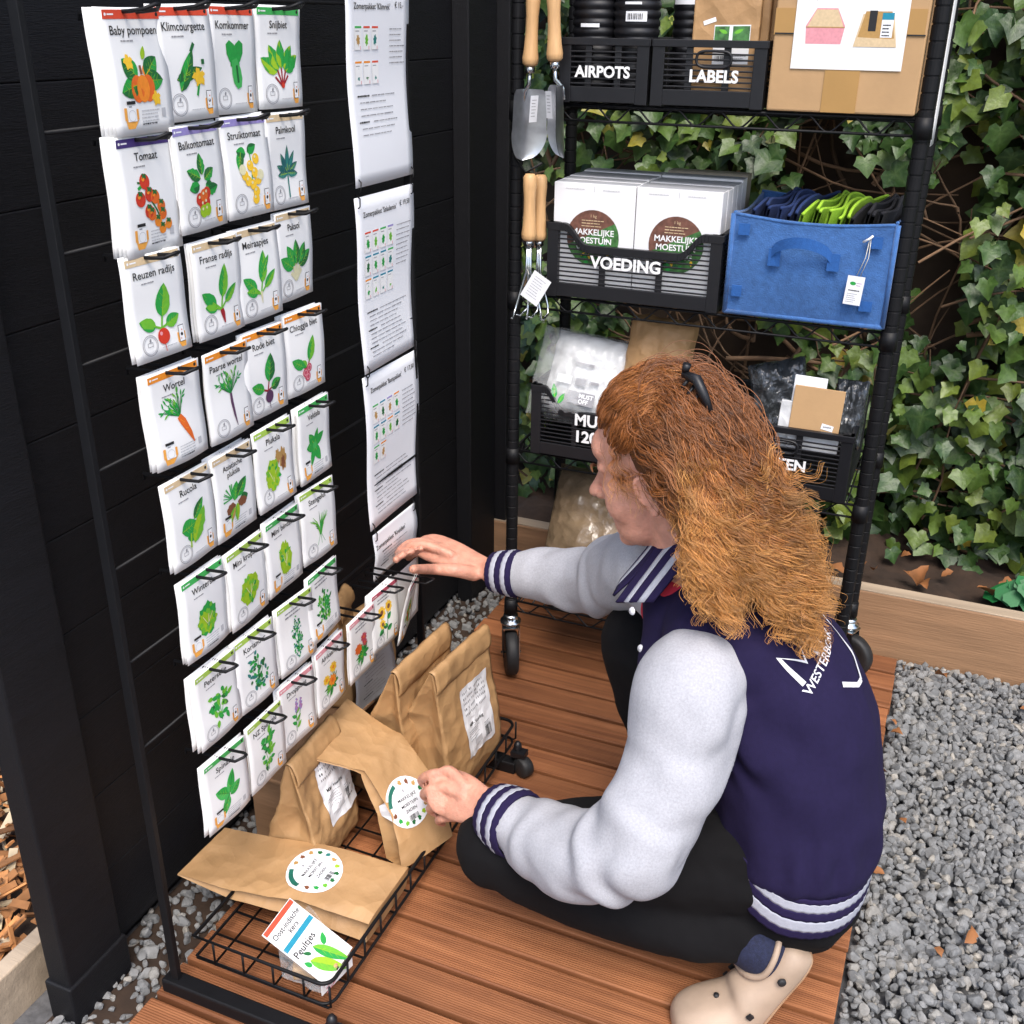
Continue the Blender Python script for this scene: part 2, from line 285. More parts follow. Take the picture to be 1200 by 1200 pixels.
class Art(MB):
    """flat print laid on a surface: (u right, v up), a layer is 0.15 mm"""
    def __init__(s, warp=None, base=0.0005): super().__init__(); s.warp = warp; s.base = base
    def p2(s, pts, faces, m, lay):
        z = s.base+lay*0.00015
        vs = []
        for x, y in pts: vs.append((x, y, z+(s.warp(x, y) if s.warp else 0)))
        s.add(vs, faces, m)
    def poly(s, pts, m, lay=0): s.p2(pts, [tuple(range(len(pts)))], m, lay)
    def rect(s, x, y, w, h, m, lay=0, a=0.0):
        c, q = math.cos(a), math.sin(a)
        s.poly([(x+c*i*w/2-q*j*h/2, y+q*i*w/2+c*j*h/2) for i, j in ((-1,-1),(1,-1),(1,1),(-1,1))], m, lay)
    def disc(s, x, y, r, m, lay=0, ry=None, n=20, a=0): 
        ry = ry or r; c, q = math.cos(a), math.sin(a)
        s.poly([(x+c*r*math.cos(t)-q*ry*math.sin(t), y+q*r*math.cos(t)+c*ry*math.sin(t)) for t in [2*PI*i/n for i in range(n)]], m, lay)
    def ring(s, x, y, r, w, m, lay=0, n=28, a0=0, a1=2*PI):
        full = a1-a0 > 6.28; k = n if full else n+1
        pts = []
        for i in range(k):
            t = a0+(a1-a0)*i/n; pts += [(x+r*math.cos(t), y+r*math.sin(t)), (x+(r-w)*math.cos(t), y+(r-w)*math.sin(t))]
        s.p2(pts, [(2*i, 2*((i+1) % k), 2*((i+1) % k)+1, 2*i+1) for i in range(n)], m, lay)
    def line(s, pts, w, m, lay=0):
        L = []; R = []
        for i, (x, y) in enumerate(pts):
            a = pts[max(i-1, 0)]; b = pts[min(i+1, len(pts)-1)]; dx, dy = b[0]-a[0], b[1]-a[1]; l = math.hypot(dx, dy) or 1
            ww = w[i] if hasattr(w, '__len__') else w
            L.append((x-dy/l*ww/2, y+dx/l*ww/2)); R.append((x+dy/l*ww/2, y-dx/l*ww/2))
        n = len(pts); s.p2(L+R, [(i, i+1, n+i+1, n+i) for i in range(n-1)], m, lay)
    def leaf(s, x, y, a, l, w, m, lay=0, m2=None, wav=0.0, n=8):
        c, q = math.cos(a), math.sin(a); up = []; dn = []
        for i in range(n+1):
            t = i/n; h = w/2*math.sin(PI*t**0.8)**0.8*(1+wav*math.sin(t*25)); up.append((t*l, h)); dn.append((t*l, -h*(1+0.3*wav*math.cos(t*31))))
        f = lambda P: [(x+c*p[0]-q*p[1], y+q*p[0]+c*p[1]) for p in P]
        s.poly(f(up[:]+dn[::-1][1:-1]), m, lay)
        if m2: s.poly(f(up+[(l*0.6, 0.0), (l*0.3, 0)]), m2, lay+0.15)
        if l > 0.024 and m.startswith('print_'):
            vm = 'print_lime' if m != 'print_lime' else 'print_g3'; s.line(f([(l*0.04, 0), (l*0.5, 0.0), (l*0.92, 0)]), [0.0010, 0.0007, 0.0002], vm, lay+0.25)
            for t in (0.25, 0.42, 0.6):
                for g_ in (-1, 1): s.line(f([(l*t, 0), (l*(t+0.14), g_*w*0.30)]), [0.0006, 0.0002], vm, lay+0.25)
    def blob(s, x, y, rx, ry, m, lay=0, n=30, amp=0.14, seed=0, k=7, a=0):
        r = random.Random(seed); ph = [r.uniform(0, 6.28) for _ in range(3)]; c, q = math.cos(a), math.sin(a); pts = []
        for i in range(n):
            t = 2*PI*i/n; e = 1+amp*(math.sin(k*t+ph[0])*0.6+math.sin((k*2+1)*t+ph[1])*0.4)+0.08*math.sin(2*t+ph[2])
            px, py = rx*e*math.cos(t), ry*e*math.sin(t); pts.append((x+c*px-q*py, y+q*px+c*py))
        s.poly(pts, m, lay)
    def text(s, t, x, y, size, m, lay=0, bold=0.0, maxw=None, a=0, warp2=None):
        V, F = text2d(t, size, bold); xs = [p[0] for p in V]; k = 1
        if maxw and xs and max(xs)-min(xs) > maxw: k = maxw/(max(xs)-min(xs))
        c, q = math.cos(a), math.sin(a)
        s.p2([(x+c*p[0]*k-q*p[1], y+q*p[0]*k+c*p[1]) for p in V], F, m, lay)
    def lines(s, x, y, w, n, dy, h, m, lay=0, seed=0, indent=0):
        r = random.Random(seed)
        for i in range(n):
            ww = w*r.uniform(0.72, 1.0); xx = x; k = 0
            while k < ww:
                g = r.uniform(0.06, 0.22)*w; g = min(g, ww-k)
                s.rect(x+k+g/2, y-i*dy, g*0.86, h*r.uniform(0.7, 1.1), m, lay); k += g
    def barcode(s, x, y, w, h, m, lay=0, a=0, seed=1):
        r = random.Random(seed); k = -w/2; c, q = math.cos(a), math.sin(a)
        while k < w/2:
            b = r.choice((0.02, 0.035, 0.05))*w; s.rect(x+c*k, y+q*k, b, h, m, lay, a); k += b+r.choice((0.02, 0.03, 0.05))*w
def simple_mod_mesh(o):
    dg = bpy.context.evaluated_depsgraph_get(); dg.update(); e = o.evaluated_get(dg); me = bpy.data.meshes.new_from_object(e)
    old = o.data; o.modifiers.clear(); o.data = me; bpy.data.meshes.remove(old); return o
# ================================================================ setting
g = MB(); g.box((0, 1.5, -0.085), (60, 60, 0.1), 'gravel_base'); tag(g.build('ground'), kind='structure')
d = MB(); y = 1.101-0.0745*8; k = 0
while y < 2.37:
    w = 0.0655
    if y+0.0745 < 2.385: d.box((0.4635+rng.normal(0, 0.0012), y+0.0045+w/2, -0.011+rng.normal(0, 0.0006)), (0.987, w, 0.022), 'deck_wood')
    y += 0.0745
deck = tag(d.build('deck', bevel=0.0022), kind='structure')
d = MB()
for x in (0.02, 0.34, 0.66, 0.925): d.box((x, 1.42, -0.029), (0.03, 1.8, 0.0135), 'black_plastic')
tag(d.build('deck_underframe'), kind='structure')
# gravel -----------------------------------------------------------
ico = bmesh.new(); bmesh.ops.create_icosphere(ico, subdivisions=2, radius=1.0); ico.verts.ensure_lookup_table()
IV = np.array([v.co[:] for v in ico.verts]); IF = np.array([[v.index for v in f.verts] for f in ico.faces]); ico.free()
def rock(r):
    V = IV.copy()
    for _ in range(9):
        n = r.normal(size=3); n /= np.linalg.norm(n); dd = r.uniform(0.5, 0.85); t = V@n-dd; V -= np.outer(np.maximum(t, 0), n)
    return V*np.array([1, r.uniform(0.65, 0.95), r.uniform(0.5, 0.8)])
rocks = [rock(rng) for _ in range(24)]
def rot_mats(n, r):
    q = r.normal(size=(n, 4)); q /= np.linalg.norm(q, axis=1)[:, None]; a, b, c, d_ = q.T
    return np.stack([1-2*(c*c+d_*d_), 2*(b*c-a*d_), 2*(b*d_+a*c), 2*(b*c+a*d_), 1-2*(b*b+d_*d_), 2*(c*d_-a*b), 2*(b*d_-a*c), 2*(c*d_+a*b), 1-2*(b*b+c*c)], 1).reshape(n, 3, 3)
def mesh_np(name, V, F, m, smooth=False):
    me = bpy.data.meshes.new(name); me.vertices.add(len(V)); me.vertices.foreach_set('co', V.astype(np.float32).ravel())
    k = F.shape[1]; me.loops.add(F.size); me.loops.foreach_set('vertex_index', F.astype(np.int32).ravel())
    me.polygons.add(len(F)); me.polygons.foreach_set('loop_start', np.arange(0, F.size, k, dtype=np.int32)); me.polygons.foreach_set('use_smooth', np.full(len(F), smooth))
    me.materials.append(MATS[m]); me.update(calc_edges=True)
    o = bpy.data.objects.new(name, me); col.objects.link(o); return o
def scatter_rocks(name, P, S):
    n = len(P); R = rot_mats(n, rng); Vs = []; Fs = []
    R2 = np.array([0.35])
    for i in range(n):
        V = (rocks[i % 24]*S[i])@R[i].T
        Vs.append(V+P[i]); Fs.append(IF+i*len(IV))
    return mesh_np(name, np.concatenate(Vs), np.concatenate(Fs), 'gravel_stone')
P = []; S = []
def layer(x0, x1, y0, y1, st, z):
    for yy in np.arange(y0, y1, st):
        for xx in np.arange(x0, x1, st):
            s = float(np.clip(rng.lognormal(math.log(0.0099), 0.30), 0.006, 0.022))
            P.append((xx+rng.uniform(-st, st)*0.5, yy+rng.uniform(-st, st)*0.5, z+rng.uniform(-0.004, 0.005)-s*0.3)); S.append(s)
layer(0.972, 1.95, 0.75, 2.375, 0.0132, -0.013); layer(0.972, 1.95, 0.75, 2.375, 0.020, -0.0075)
layer(-0.155, -0.04, 0.72, 2.37, 0.019, -0.0215); layer(-0.155, -0.04, 0.72, 2.37, 0.04, -0.016)
tag(scatter_rocks('gravel', np.array(P), S), 'grey crushed stone gravel beside the wooden deck', 'gravel', kind='stuff')
s = MB(); s.box((-0.10, 1.55, -0.032), (0.13, 1.7, 0.012), 'soil'); s.box((-0.75, 1.3, -0.030), (1.0, 2.2, 0.016), 'soil'); tag(s.build('dark_ground'), kind='structure')  # darker strip below the sparse stones by the wall; soil under the chips
# timber edging ----------------------------------------------------
t = MB(); t.box((1.3, 2.406, 0.05), (3.2, 0.044, 0.208), 'timber')
te = tag(t.build('timber_edging', bevel=0.004), 'long sawn timber plank on edge holding back the soil bed behind the gravel', 'garden edging')
t = MB(); t.box((1.3, 2.406, 0.1552), (3.196, 0.040, 0.0036), 'timber_top'); t.build('weathered_top', te, bevel=0.001)
t = MB(); t.box((-0.232, 1.4, 0.0), (0.03, 2.2, 0.12), 'timber_top'); tag(t.build('timber_edging', bevel=0.003), 'pale timber board on edge between the black wall and the wood chips', 'garden edging')
# soil bed and hedge backing ---------------------------------------
def soil(u, v):
    x = -0.4+3.6*u; yy = 2.425+0.7*v
    return Vector((x, yy, 0.105+0.10*v+0.03*noise.noise((x*9, yy*9, 0))+0.014*noise.noise((x*40, yy*40, 3))))
s = MB(); s.grid(soil, 150, 34, 'soil'); tag(s.build('soil_bed'), kind='structure')
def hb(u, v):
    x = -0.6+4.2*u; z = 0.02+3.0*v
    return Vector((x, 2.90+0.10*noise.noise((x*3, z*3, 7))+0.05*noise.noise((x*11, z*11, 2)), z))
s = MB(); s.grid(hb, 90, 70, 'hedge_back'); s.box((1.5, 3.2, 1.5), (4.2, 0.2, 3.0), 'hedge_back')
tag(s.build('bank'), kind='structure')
# ivy --------------------------------------------------------------
half = [(0.0, 0.12), (-0.16, 0.30), (-0.40, 0.40), (-0.27, 0.20), (0.0, -0.02)]
# outline: lobes of an ivy leaf, petiole at (0,0), tip along +y
out = [(0, 0.02), (0.16, -0.14), (0.36, -0.10), (0.42, 0.08), (0.58, 0.30), (0.36, 0.46), (0.24, 0.66), (0, 0.95)]
OUT = [(x, yv) for x, yv in out]+[(-x, yv) for x, yv in out[-2:0:-1]]
VE = [1.0, 0.1, 0.75, 0.15, 0.8, 0.12, 0.25, 0.85]; VE = VE+VE[-2:0:-1]
LV = np.array([(0, 0.22, 0)]+[(x, yv, 0) for x, yv in OUT]); LVE = np.array([1.0]+VE); nl = len(OUT)
LF = np.array([(0, 1+i, 1+(i+1) % nl) for i in range(nl)])
def leaves(name, N, label, cat, pts, m='ivy_leaf'):
    Vs = []; Fs = []; A = []
    for i, (p, sz, nrm, roll) in enumerate(pts):
        L = LV.copy(); L[:, 0] *= rng.uniform(0.8, 1.15)
        fold = rng.uniform(0.05, 0.45); curl = rng.uniform(-0.1, 0.35)
        L[:, 2] = np.abs(L[:, 0])*fold - curl*(L[:, 1]-0.2)**2 + rng.normal(0, 0.045, len(L))
        n = Vector(nrm).normalized(); dn = Vector((math.sin(roll), 0, -math.cos(roll))); dn = (dn-n*dn.dot(n)).normalized(); sd = dn.cross(n)
        Mx = np.array([sd[:], dn[:], n[:]]).T
        Vs.append((L*sz)@Mx.T+np.array(p)); Fs.append(LF+i*len(LV)); A.append(LVE)
    o = mesh_np(name, np.concatenate(Vs), np.concatenate(Fs), m, True)
    at = o.data.attributes.new('vein', 'FLOAT', 'POINT'); at.data.foreach_set('value', np.concatenate(A).astype(np.float32))
    return tag(o, label, cat, kind='stuff')
pts = []
while len(pts) < 15500:
    x = rng.uniform(-0.3, 3.1); z = rng.uniform(0.14, 2.5)
    dens = noise.noise((x*2.3+5, z*2.6, 1.3))+0.5*noise.noise((x*6, z*6, 4)); shelf = (0.1 < x < 0.95 and z > 0.15)
    if dens < (0.08 if shelf else -0.44)-rng.uniform(0, 0.25): continue
    yy = 2.86-0.26*rng.random()**0.9-0.10*max(0, noise.noise((x*3, z*3, 9)))
    if z < 0.32: yy = 2.62+rng.uniform(0, 0.25)
    sz = float(np.clip(rng.normal(0.047, 0.012), 0.024, 0.080))
    pts.append(((x, yy, z), sz, (rng.normal(0, 0.4), -1, rng.normal(0.55, 0.4)), rng.normal(0, 0.6)))
leaves('ivy', 0, 'green ivy climbing over the bank behind the shelf', 'ivy', pts)
tw = MB()
for i in range(900):
    x = rng.uniform(-0.2, 2.6); z = rng.uniform(0.15, 2.3); a = rng.normal(PI/2 if rng.random() < 0.5 else 0, 0.55); l = rng.uniform(0.12, 0.5); yy = rng.uniform(2.66, 2.84)
    p = []; ph = rng.uniform(0, 6)
    for k in range(7):
        q = k/6; p.append((x+math.cos(a)*l*q+0.02*math.sin(ph+q*5), yy+0.03*math.sin(ph*2+q*4), z+math.sin(a)*l*q+0.02*math.cos(ph+q*4)))
    tw.tube(p, [0.0035*(1-0.5*k/6)*(1.0 if i % 7 else 2.0) for k in range(7)], 'twig', 5, caps=False)
tag(tw.build('ivy_stems'), 'tangled brown twigs and bare stems between the ivy leaves', 'ivy stems', kind='stuff')
def flat_leaf(name, p, sz, rot, label, group=None, m='dead_leaf', seed=0):
    r = random.Random(seed); a = MB(); n = 14; pts2 = []
    up = [(i/6, 0.32*math.sin(PI*(i/6)**0.85)*(1+0.25*math.sin(i*2.1+seed))) for i in range(7)]
    c1, c2 = r.uniform(0.2, 0.6), r.uniform(-0.3, 0.5)
    mid = [(q, 0, c1*q*(1-q)) for q, _ in up]
    L = [(q, h, c1*q*(1-q)+abs(h)*0.8+c2*h*0.4) for q, h in up]; R_ = [(q, -h, c1*q*(1-q)+abs(h)*0.5) for q, h in up]
    V = [Vector(v)*sz for v in mid+L+R_]; F = []
    for i in range(6): F += [(i, i+1, 7+i+1, 7+i), (i+1, i, 14+i, 14+i+1)]
    a.add(V, F, m, True)
    o = a.build(name); o.location = p; o.rotation_euler = rot; return tag(o, label, 'leaf', group)
k = 0
for (u, v) in ((1050, 850), (1043, 858), (1040, 905), (1062, 965), (1018, 1020), (1130, 1105), (1095, 1110), (1195, 830), (1095, 790)):
    p = pZ(u, v, 0.006); flat_leaf('fallen_leaf', p, 0.020+0.009*(k % 3), (rng.normal(0, 0.3), rng.normal(0, 0.3), rng.uniform(0, 6)), 'small curled orange brown dead leaf lying on the grey gravel', 'dead leaves on the gravel', seed=k); k += 1
for i in range(34):
    x = rng.uniform(0.4, 1.9); yy = rng.uniform(2.44, 2.68)
    flat_leaf('fallen_leaf', (x, yy, 0.125+0.10*(yy-2.425)/0.7+0.012), rng.uniform(0.03, 0.06), (rng.normal(0, 0.5), rng.normal(0, 0.5), rng.uniform(0, 6)), 'withered brown leaf lying on the dark soil below the ivy', 'dead leaves on the soil', seed=100+i)
# small plant on the soil ------------------------------------------
sp = empty('seedling', (1.19, 2.50, 0.125), 'small bright green leafy plant growing on the soil behind the timber edging', 'plant')
a = MB()
for i in range(16):
    q = rng.uniform(0, 2*PI); r1 = rng.uniform(0.02, 0.06); h = rng.uniform(0.02, 0.07); c = Vector((1.19+math.cos(q)*r1, 2.50+math.sin(q)*r1*0.7, 0.13+h))
    n = Vector((math.cos(q)*0.5, math.sin(q)*0.5-0.3, 0.8)).normalized(); t = n.orthogonal().normalized(); b2 = n.cross(t); s = rng.uniform(0.016, 0.03)
    a.add([c+(t*math.cos(w)*1.3+b2*math.sin(w))*s*(1+0.2*math.cos(3*w)) for w in [2*PI*j/10 for j in range(10)]], [tuple(range(10))], 'print_g1')
a.build('leaves', sp)
a = MB()
for i in range(5):
    q = i*1.3; a.tube([(1.19, 2.50, 0.12), (1.19+math.cos(q)*0.03, 2.50+math.sin(q)*0.02, 0.19)], 0.002, 'print_g1', 5)
a.build('stem', sp)
# wood chips left of the wall --------------------------------------
a = MB()
for i in range(2600):
    x = rng.uniform(-0.95, -0.25); yy = rng.uniform(0.5, 2.0); z = -0.02+rng.uniform(0, 0.05); l = rng.uniform(0.015, 0.075); w = rng.uniform(0.004, 0.016)
    a.box((x, yy, z), (l, w, rng.uniform(0.002, 0.006)), 'mulch' if rng.random() < 0.8 else 'mulch_pale', Euler((rng.normal(0, 0.5), rng.normal(0, 0.4), rng.uniform(0, 6))).to_matrix())
tag(a.build('wood_chips'), 'orange brown wood chip mulch left of the black wall', 'mulch', kind='stuff')
# black plank wall -------------------------------------------------
XW = -0.165
wr = empty('plank_wall', (XW, 1.6, 0), 'black painted wooden plank wall with posts behind the seed packets', 'wall')
a = MB(); z = 0.0
while z < 2.2:
    a.box((XW, 1.6, z+0.0725+0.0), (0.022, 1.56, 0.1447), 'wall_paint'); z += 0.1455
a.build('planks', wr, bevel=0.0018)
def wpart(nm, x0, x1, y0, y1, z0=-0.05, z1=2.25, bev=0.003):
    b = MB(); b.box(((x0+x1)/2, (y0+y1)/2, (z0+z1)/2), (x1-x0, y1-y0, z1-z0), 'wall_paint'); return b.build(nm, wr, bevel=bev)
wpart('post', -0.160, -0.118, 0.804, 0.917, bev=0.004)
wpart('post_foot', -0.164, -0.113, 0.799, 0.922, -0.05, 0.050)
wpart('post', -0.1535, -0.112, 2.235, 2.385)
wpart('trim_board', -0.154, -0.082, 2.388, 2.43)
wpart('backing', -0.186, -0.1775, 0.86, 2.40)
# ================================================================ wire shelf trolley
SX0, SY0, SW, SD = 0.1195, 1.950, 0.7188, 0.302
ZS = [1.2457, 0.8896, 0.5536, 0.185]
sh = empty('shelf_trolley', (SX0+SW/2, SY0+SD/2, 0), 'black wire shelf trolley on castors standing on the deck against the ivy', 'shelf')
for ix, (x, yy) in enumerate(((SX0, SY0), (SX0+SW, SY0), (SX0, SY0+SD), (SX0+SW, SY0+SD))):
    a = MB(); prof = []; z = 0.145
    while z < 1.66:
        prof += [(0.0127, z), (0.0127, z+0.0215), (0.0112, z+0.0225), (0.0112, z+0.0245)]; z += 0.0254
    a.lathe(prof, 'black_steel', Matrix.Translation((x, yy, 0)), 18, smooth=False); a.build('pole', sh)
    cs = empty('caster', (x, yy, 0), None, None); cs.parent = sh; cs.matrix_parent_inverse = sh.matrix_basis.inverted()
    a = MB(); a.lathe([(0.0, 0.148), (0.016, 0.148), (0.0175, 0.143), (0.0175, 0.134), (0.024, 0.132), (0.024, 0.127), (0.018, 0.124), (0.013, 0.117), (0.0, 0.117)], 'chrome', Matrix.Translation((x, yy, 0)), 20, caps=False); a.build('collar', cs)
    rz = (0.5, 0.2, 1.9, 1.2)[ix]; R = Matrix.Translation((x+math.sin(rz)*0.015, yy-math.cos(rz)*0.015, 0.0545)) @ Matrix.Rotation(rz, 4, 'Z')
    a = MB(); W = Matrix.Rotation(PI/2, 4, 'Y')
    a.lathe([(0.0, -0.012), (0.036, -0.013), (0.046, -0.0145), (0.052, -0.011), (0.0535, -0.004), (0.0535, 0.004), (0.052, 0.011), (0.046, 0.0145), (0.036, 0.013), (0.0, 0.012)], 'rubber', R @ W, 30, caps=False); a.build('wheel', cs)
    a = MB()
    for s in (-1, 1):
        a.add([R @ Vector((s*0.0185+t, yv, zv)) for t in (-0.001, 0.001) for yv, zv in ((-0.014, -0.006), (0.014, -0.006), (0.026, 0.062), (-0.004, 0.066))], [(0,1,2,3),(7,6,5,4),(0,4,5,1),(1,5,6,2),(2,6,7,3),(3,7,4,0)], 'chrome' if s > 0 else 'black_steel')
    a.box(R @ Vector((0, 0.010, 0.0645)), (0.040, 0.034, 0.003), 'chrome', R.to_3x3()); a.tube([R @ Vector((-0.023, 0, 0)), R @ Vector((0.023, 0, 0))], 0.004, 'chrome', 8)
    a.build('fork', cs)
def truss(a, p, q, z, dz=0.026, n=None):
    p = Vector(p); q = Vector(q); L = (q-p).length; n = n or max(4, int(L/0.036))
    for zz, r in ((z, 0.0028), (z-dz, 0.0024)): a.tube([(p.x, p.y, zz), (q.x, q.y, zz)], r, 'black_steel', 6)
    pts = []
    for i in range(n*6+1):
        t = i/(n*6); ph = (i % 12)/12; tri = abs(ph*2-1); tri = 0.5-0.5*math.cos(PI*tri)
        c = p.lerp(q, t); pts.append((c.x, c.y, z-dz*(1-tri)))
    a.tube(pts, 0.0018, 'black_steel', 5, caps=False)
for z in ZS:
    a = MB(); x0, x1, y0, y1 = SX0, SX0+SW, SY0, SY0+SD
    truss(a, (x0, y0, 0), (x1, y0, 0), z); truss(a, (x0, y1, 0), (x1, y1, 0), z); truss(a, (x0, y0, 0), (x0, y1, 0), z); truss(a, (x1, y0, 0), (x1, y1, 0), z)
    for i in range(1, 27): xx = x0+SW*i/27; a.tube([(xx, y0, z+0.003), (xx, y1, z+0.003)], 0.0016, 'black_steel', 5)
    for yv in (y0+SD/3, y0+2*SD/3): a.tube([(x0, yv, z-0.003), (x1, yv, z-0.003)], 0.0024, 'black_steel', 6)
    for x, yv in ((x0, y0), (x1, y0), (x0, y1), (x1, y1)): a.lathe([(0.0158, z-0.03), (0.0146, z+0.004)], 'black_steel', Matrix.Translation((x, yv, 0)), 14)
    a.build('wire_shelf', sh)
# ---------------------------------------------------------------- crates
def crate(x0, x1, yf, z, D, H, text, label, tsz, ty, dip=0.0, tx=0.5, handle=False, group='black slatted plastic crates on the shelf'):
    W = x1-x0; cx = (x0+x1)/2
    c = empty('crate', (cx, yf+D/2, z), label, 'crate', group)
    a = MB(); P = 'black_plastic'; T = 0.006
    a.box((cx, yf+D/2, z+0.004), (W-0.014, D-0.014, 0.004), P)
    for sx in (0, 1):
        for sy in (0, 1):
            a.box((x0+0.011+sx*(W-0.022), yf+0.011+sy*(D-0.022), z+H/2), (0.022, 0.022, H), P)
    base = 0.028; top = H-0.012
    def wall(p, q, front):
        p = Vector(p); q = Vector(q); L = (q-p).length; dv = (q-p)/L; nrm = Vector((dv.y, -dv.x, 0)); ang = math.atan2(dv.y, dv.x); R = Matrix.Rotation(ang, 3, 'Z')
        def bar(s0, s1, zc, hz, th=0.0025, off=0):
            m_ = p+dv*(s0+s1)/2+nrm*(-th/2-off); a.box((m_.x, m_.y, z+zc), (s1-s0, th, hz), P, R)
        bar(0.022, L-0.022, base/2+0.001, base-0.002, 0.008); 
        dipz = H*(1-dip) if front else H
        zz = base+0.005
        while zz < top-0.003:
            if zz < dipz-0.014 or not dip or not front: bar(0.022, L-0.022, zz, 0.0031)
            else:
                k = 0.10+0.10*(1-(zz-dipz)/(H-dipz)); bar(0.022, L*k, zz, 0.0031); bar(L*(1-k), L-0.022, zz, 0.0031)
            zz += 0.0088
        for f in (0.33, 0.66) if L > 0.12 else (0.5,): bar(L*f-0.006, L*f+0.006, (base+min(top, dipz))/2, min(top, dipz)-base, 0.0055, 0.001)
        if front and dip:
            rp = [(0.0, H-0.005), (0.08*L, H-0.005)]
            for i in range(9): t = i/8; rp.append((L*(0.10+0.14*t), H-0.005-(H-dipz)*(0.5-0.5*math.cos(PI*t))))
            rp += [(L-s, zv) for s, zv in rp[::-1]]
            for (s0, z0), (s1, z1) in zip(rp[:-1], rp[1:]):
                A = p+dv*s0; B = p+dv*s1; th = 0.009
                vs = [Vector((V.x, V.y, z+zv+dz))+nrm*o for V, zv in ((A, z0), (B, z1)) for dz in (-0.010, 0.005) for o in (0.001, -th)]
                a.add(vs, [(0,2,3,1),(4,5,7,6),(0,4,6,2),(1,3,7,5),(2,6,7,3),(0,1,5,4)], P)
        else: bar(0.0, L, H-0.006, 0.012, 0.010, -0.002)
        if front and handle:
            m_ = p+dv*L*0.55; pts = [(0.030*math.copysign(abs(math.cos(t))**0.5, math.cos(t)), 0.013*math.copysign(abs(math.sin(t))**0.7, math.sin(t))) for t in [2*PI*i/24 for i in range(24)]]
            a.tube([Vector((m_.x, m_.y, z+H*0.72))+dv*u+Vector((0, 0, w_))+nrm*0.0015 for u, w_ in pts], 0.0028, P, 6, closed=True)
    wall((x0, yf, 0), (x1, yf, 0), True); wall((x1, yf, 0), (x1, yf+D, 0), False); wall((x1, yf+D, 0), (x0, yf+D, 0), False); wall((x0, yf+D, 0), (x0, yf, 0), False)
    a.build('body', c, bevel=0.0009)
    for i, ln in enumerate(text.split('\n')):
        t = Art(base=0.0012); t.text(ln, 0, 0, tsz, 'letter_white', 0, 0.034)
        ob = t.build('lettering', c, T=frame((x0+W*tx, yf-0.0015, z+ty-i*tsz*1.05), (1, 0, 0), (0, 0, 1)))
    return c
Z1, Z2, Z3, Z4 = [z+0.005 for z in ZS]
crate(0.205, 0.371, 1.938, Z1, 0.27, 0.108, 'AIRPOTS', 'black slatted crate with white lettering AIRPOTS on the top shelf', 0.026, 0.052)
crate(0.377, 0.575, 1.938, Z1, 0.27, 0.108, 'LABELS', 'black slatted crate with white lettering LABELS on the top shelf', 0.027, 0.050, tx=0.56, handle=True)
crate(0.192, 0.531, 1.935, Z2, 0.29, 0.142, 'VOEDING', 'black slatted crate with white lettering VOEDING full of white boxes', 0.031, 0.073, dip=0.27, tx=0.47)
crate(0.165, 0.455, 1.935, Z3, 0.27, 0.150, 'MU\n120', 'black slatted crate with large lettering MU and 120 holding a plastic wrapped bag', 0.034, 0.088, dip=0.30, tx=0.42)
crate(0.520, 0.808, 1.935, Z3, 0.27, 0.135, 'NETTEN', 'black slatted crate with lettering ending in TEN behind the curly hair', 0.030, 0.062, dip=0.0, tx=0.53, handle=True)
# airpots: stacks of ribbed black pots ------------------------------
def airpot(x, yy, z, r, h, label, stickers):
    o = empty('plant_pot', (x, yy, z), label, 'plant pot', 'ribbed black pots in the crate')
    a = MB(); prof = [(r*0.9, 0.0)]; k = 0; zz = 0.004
    while zz < h: prof += [(r*(0.93+0.07*zz/h), zz), (r*(0.99+0.07*zz/h), zz+0.003), (r*(0.99+0.07*zz/h), zz+0.009), (r*(0.93+0.07*zz/h), zz+0.012)]; zz += 0.0145
    prof += [(r*1.1, h), (r*1.1, h+0.004), (r*1.0, h+0.004), (r*0.85, 0.01)]
    a.lathe(prof, 'black_plastic', Matrix.Translation((x, yy, z)), 26, caps=False); a.build('pot', o)
    for (ang, zc, w_, hh, kind) in stickers:
        b = MB(); rr = r*1.085
        f = lambda u, v: Vector((x+rr*math.sin(ang+(u-0.5)*w_/rr), yy-rr*math.cos(ang+(u-0.5)*w_/rr), z+zc+(v-0.5)*hh))
        b.grid(f, 8, 1, 'label_white')
        if kind:
            r_ = random.Random(3); u = 0.1
            while u < 0.8:
                w2 = r_.choice((0.02, 0.04)); rr2 = rr+0.0006
                b.add([Vector((x+rr2*math.sin(ang+(uu-0.5)*w_/rr), yy-rr2*math.cos(ang+(uu-0.5)*w_/rr), z+zc+vv*hh)) for uu, vv in ((u, -0.3), (u+w2, -0.3), (u+w2, 0.3), (u, 0.3))], [(0, 1, 2, 3)], 'ink'); u += w2*2
        b.build('sticker', o)
airpot(0.252, 2.00, Z1+0.006, 0.042, 0.20, 'ribbed black pot on the left inside the AIRPOTS crate', [(0.05, 0.122, 0.035, 0.006, 0)])
airpot(0.330, 1.992, Z1+0.006, 0.040, 0.20, 'ribbed black pot with white barcode sticker inside the AIRPOTS crate', [(0.25, 0.137, 0.038, 0.016, 1), (0.1, 0.158, 0.03, 0.004, 0)])
airpot(0.398, 2.10, Z1+0.006, 0.030, 0.20, 'slim black pot with white price label at the back of the LABELS crate', [(-0.2, 0.178, 0.042, 0.04, 0)])
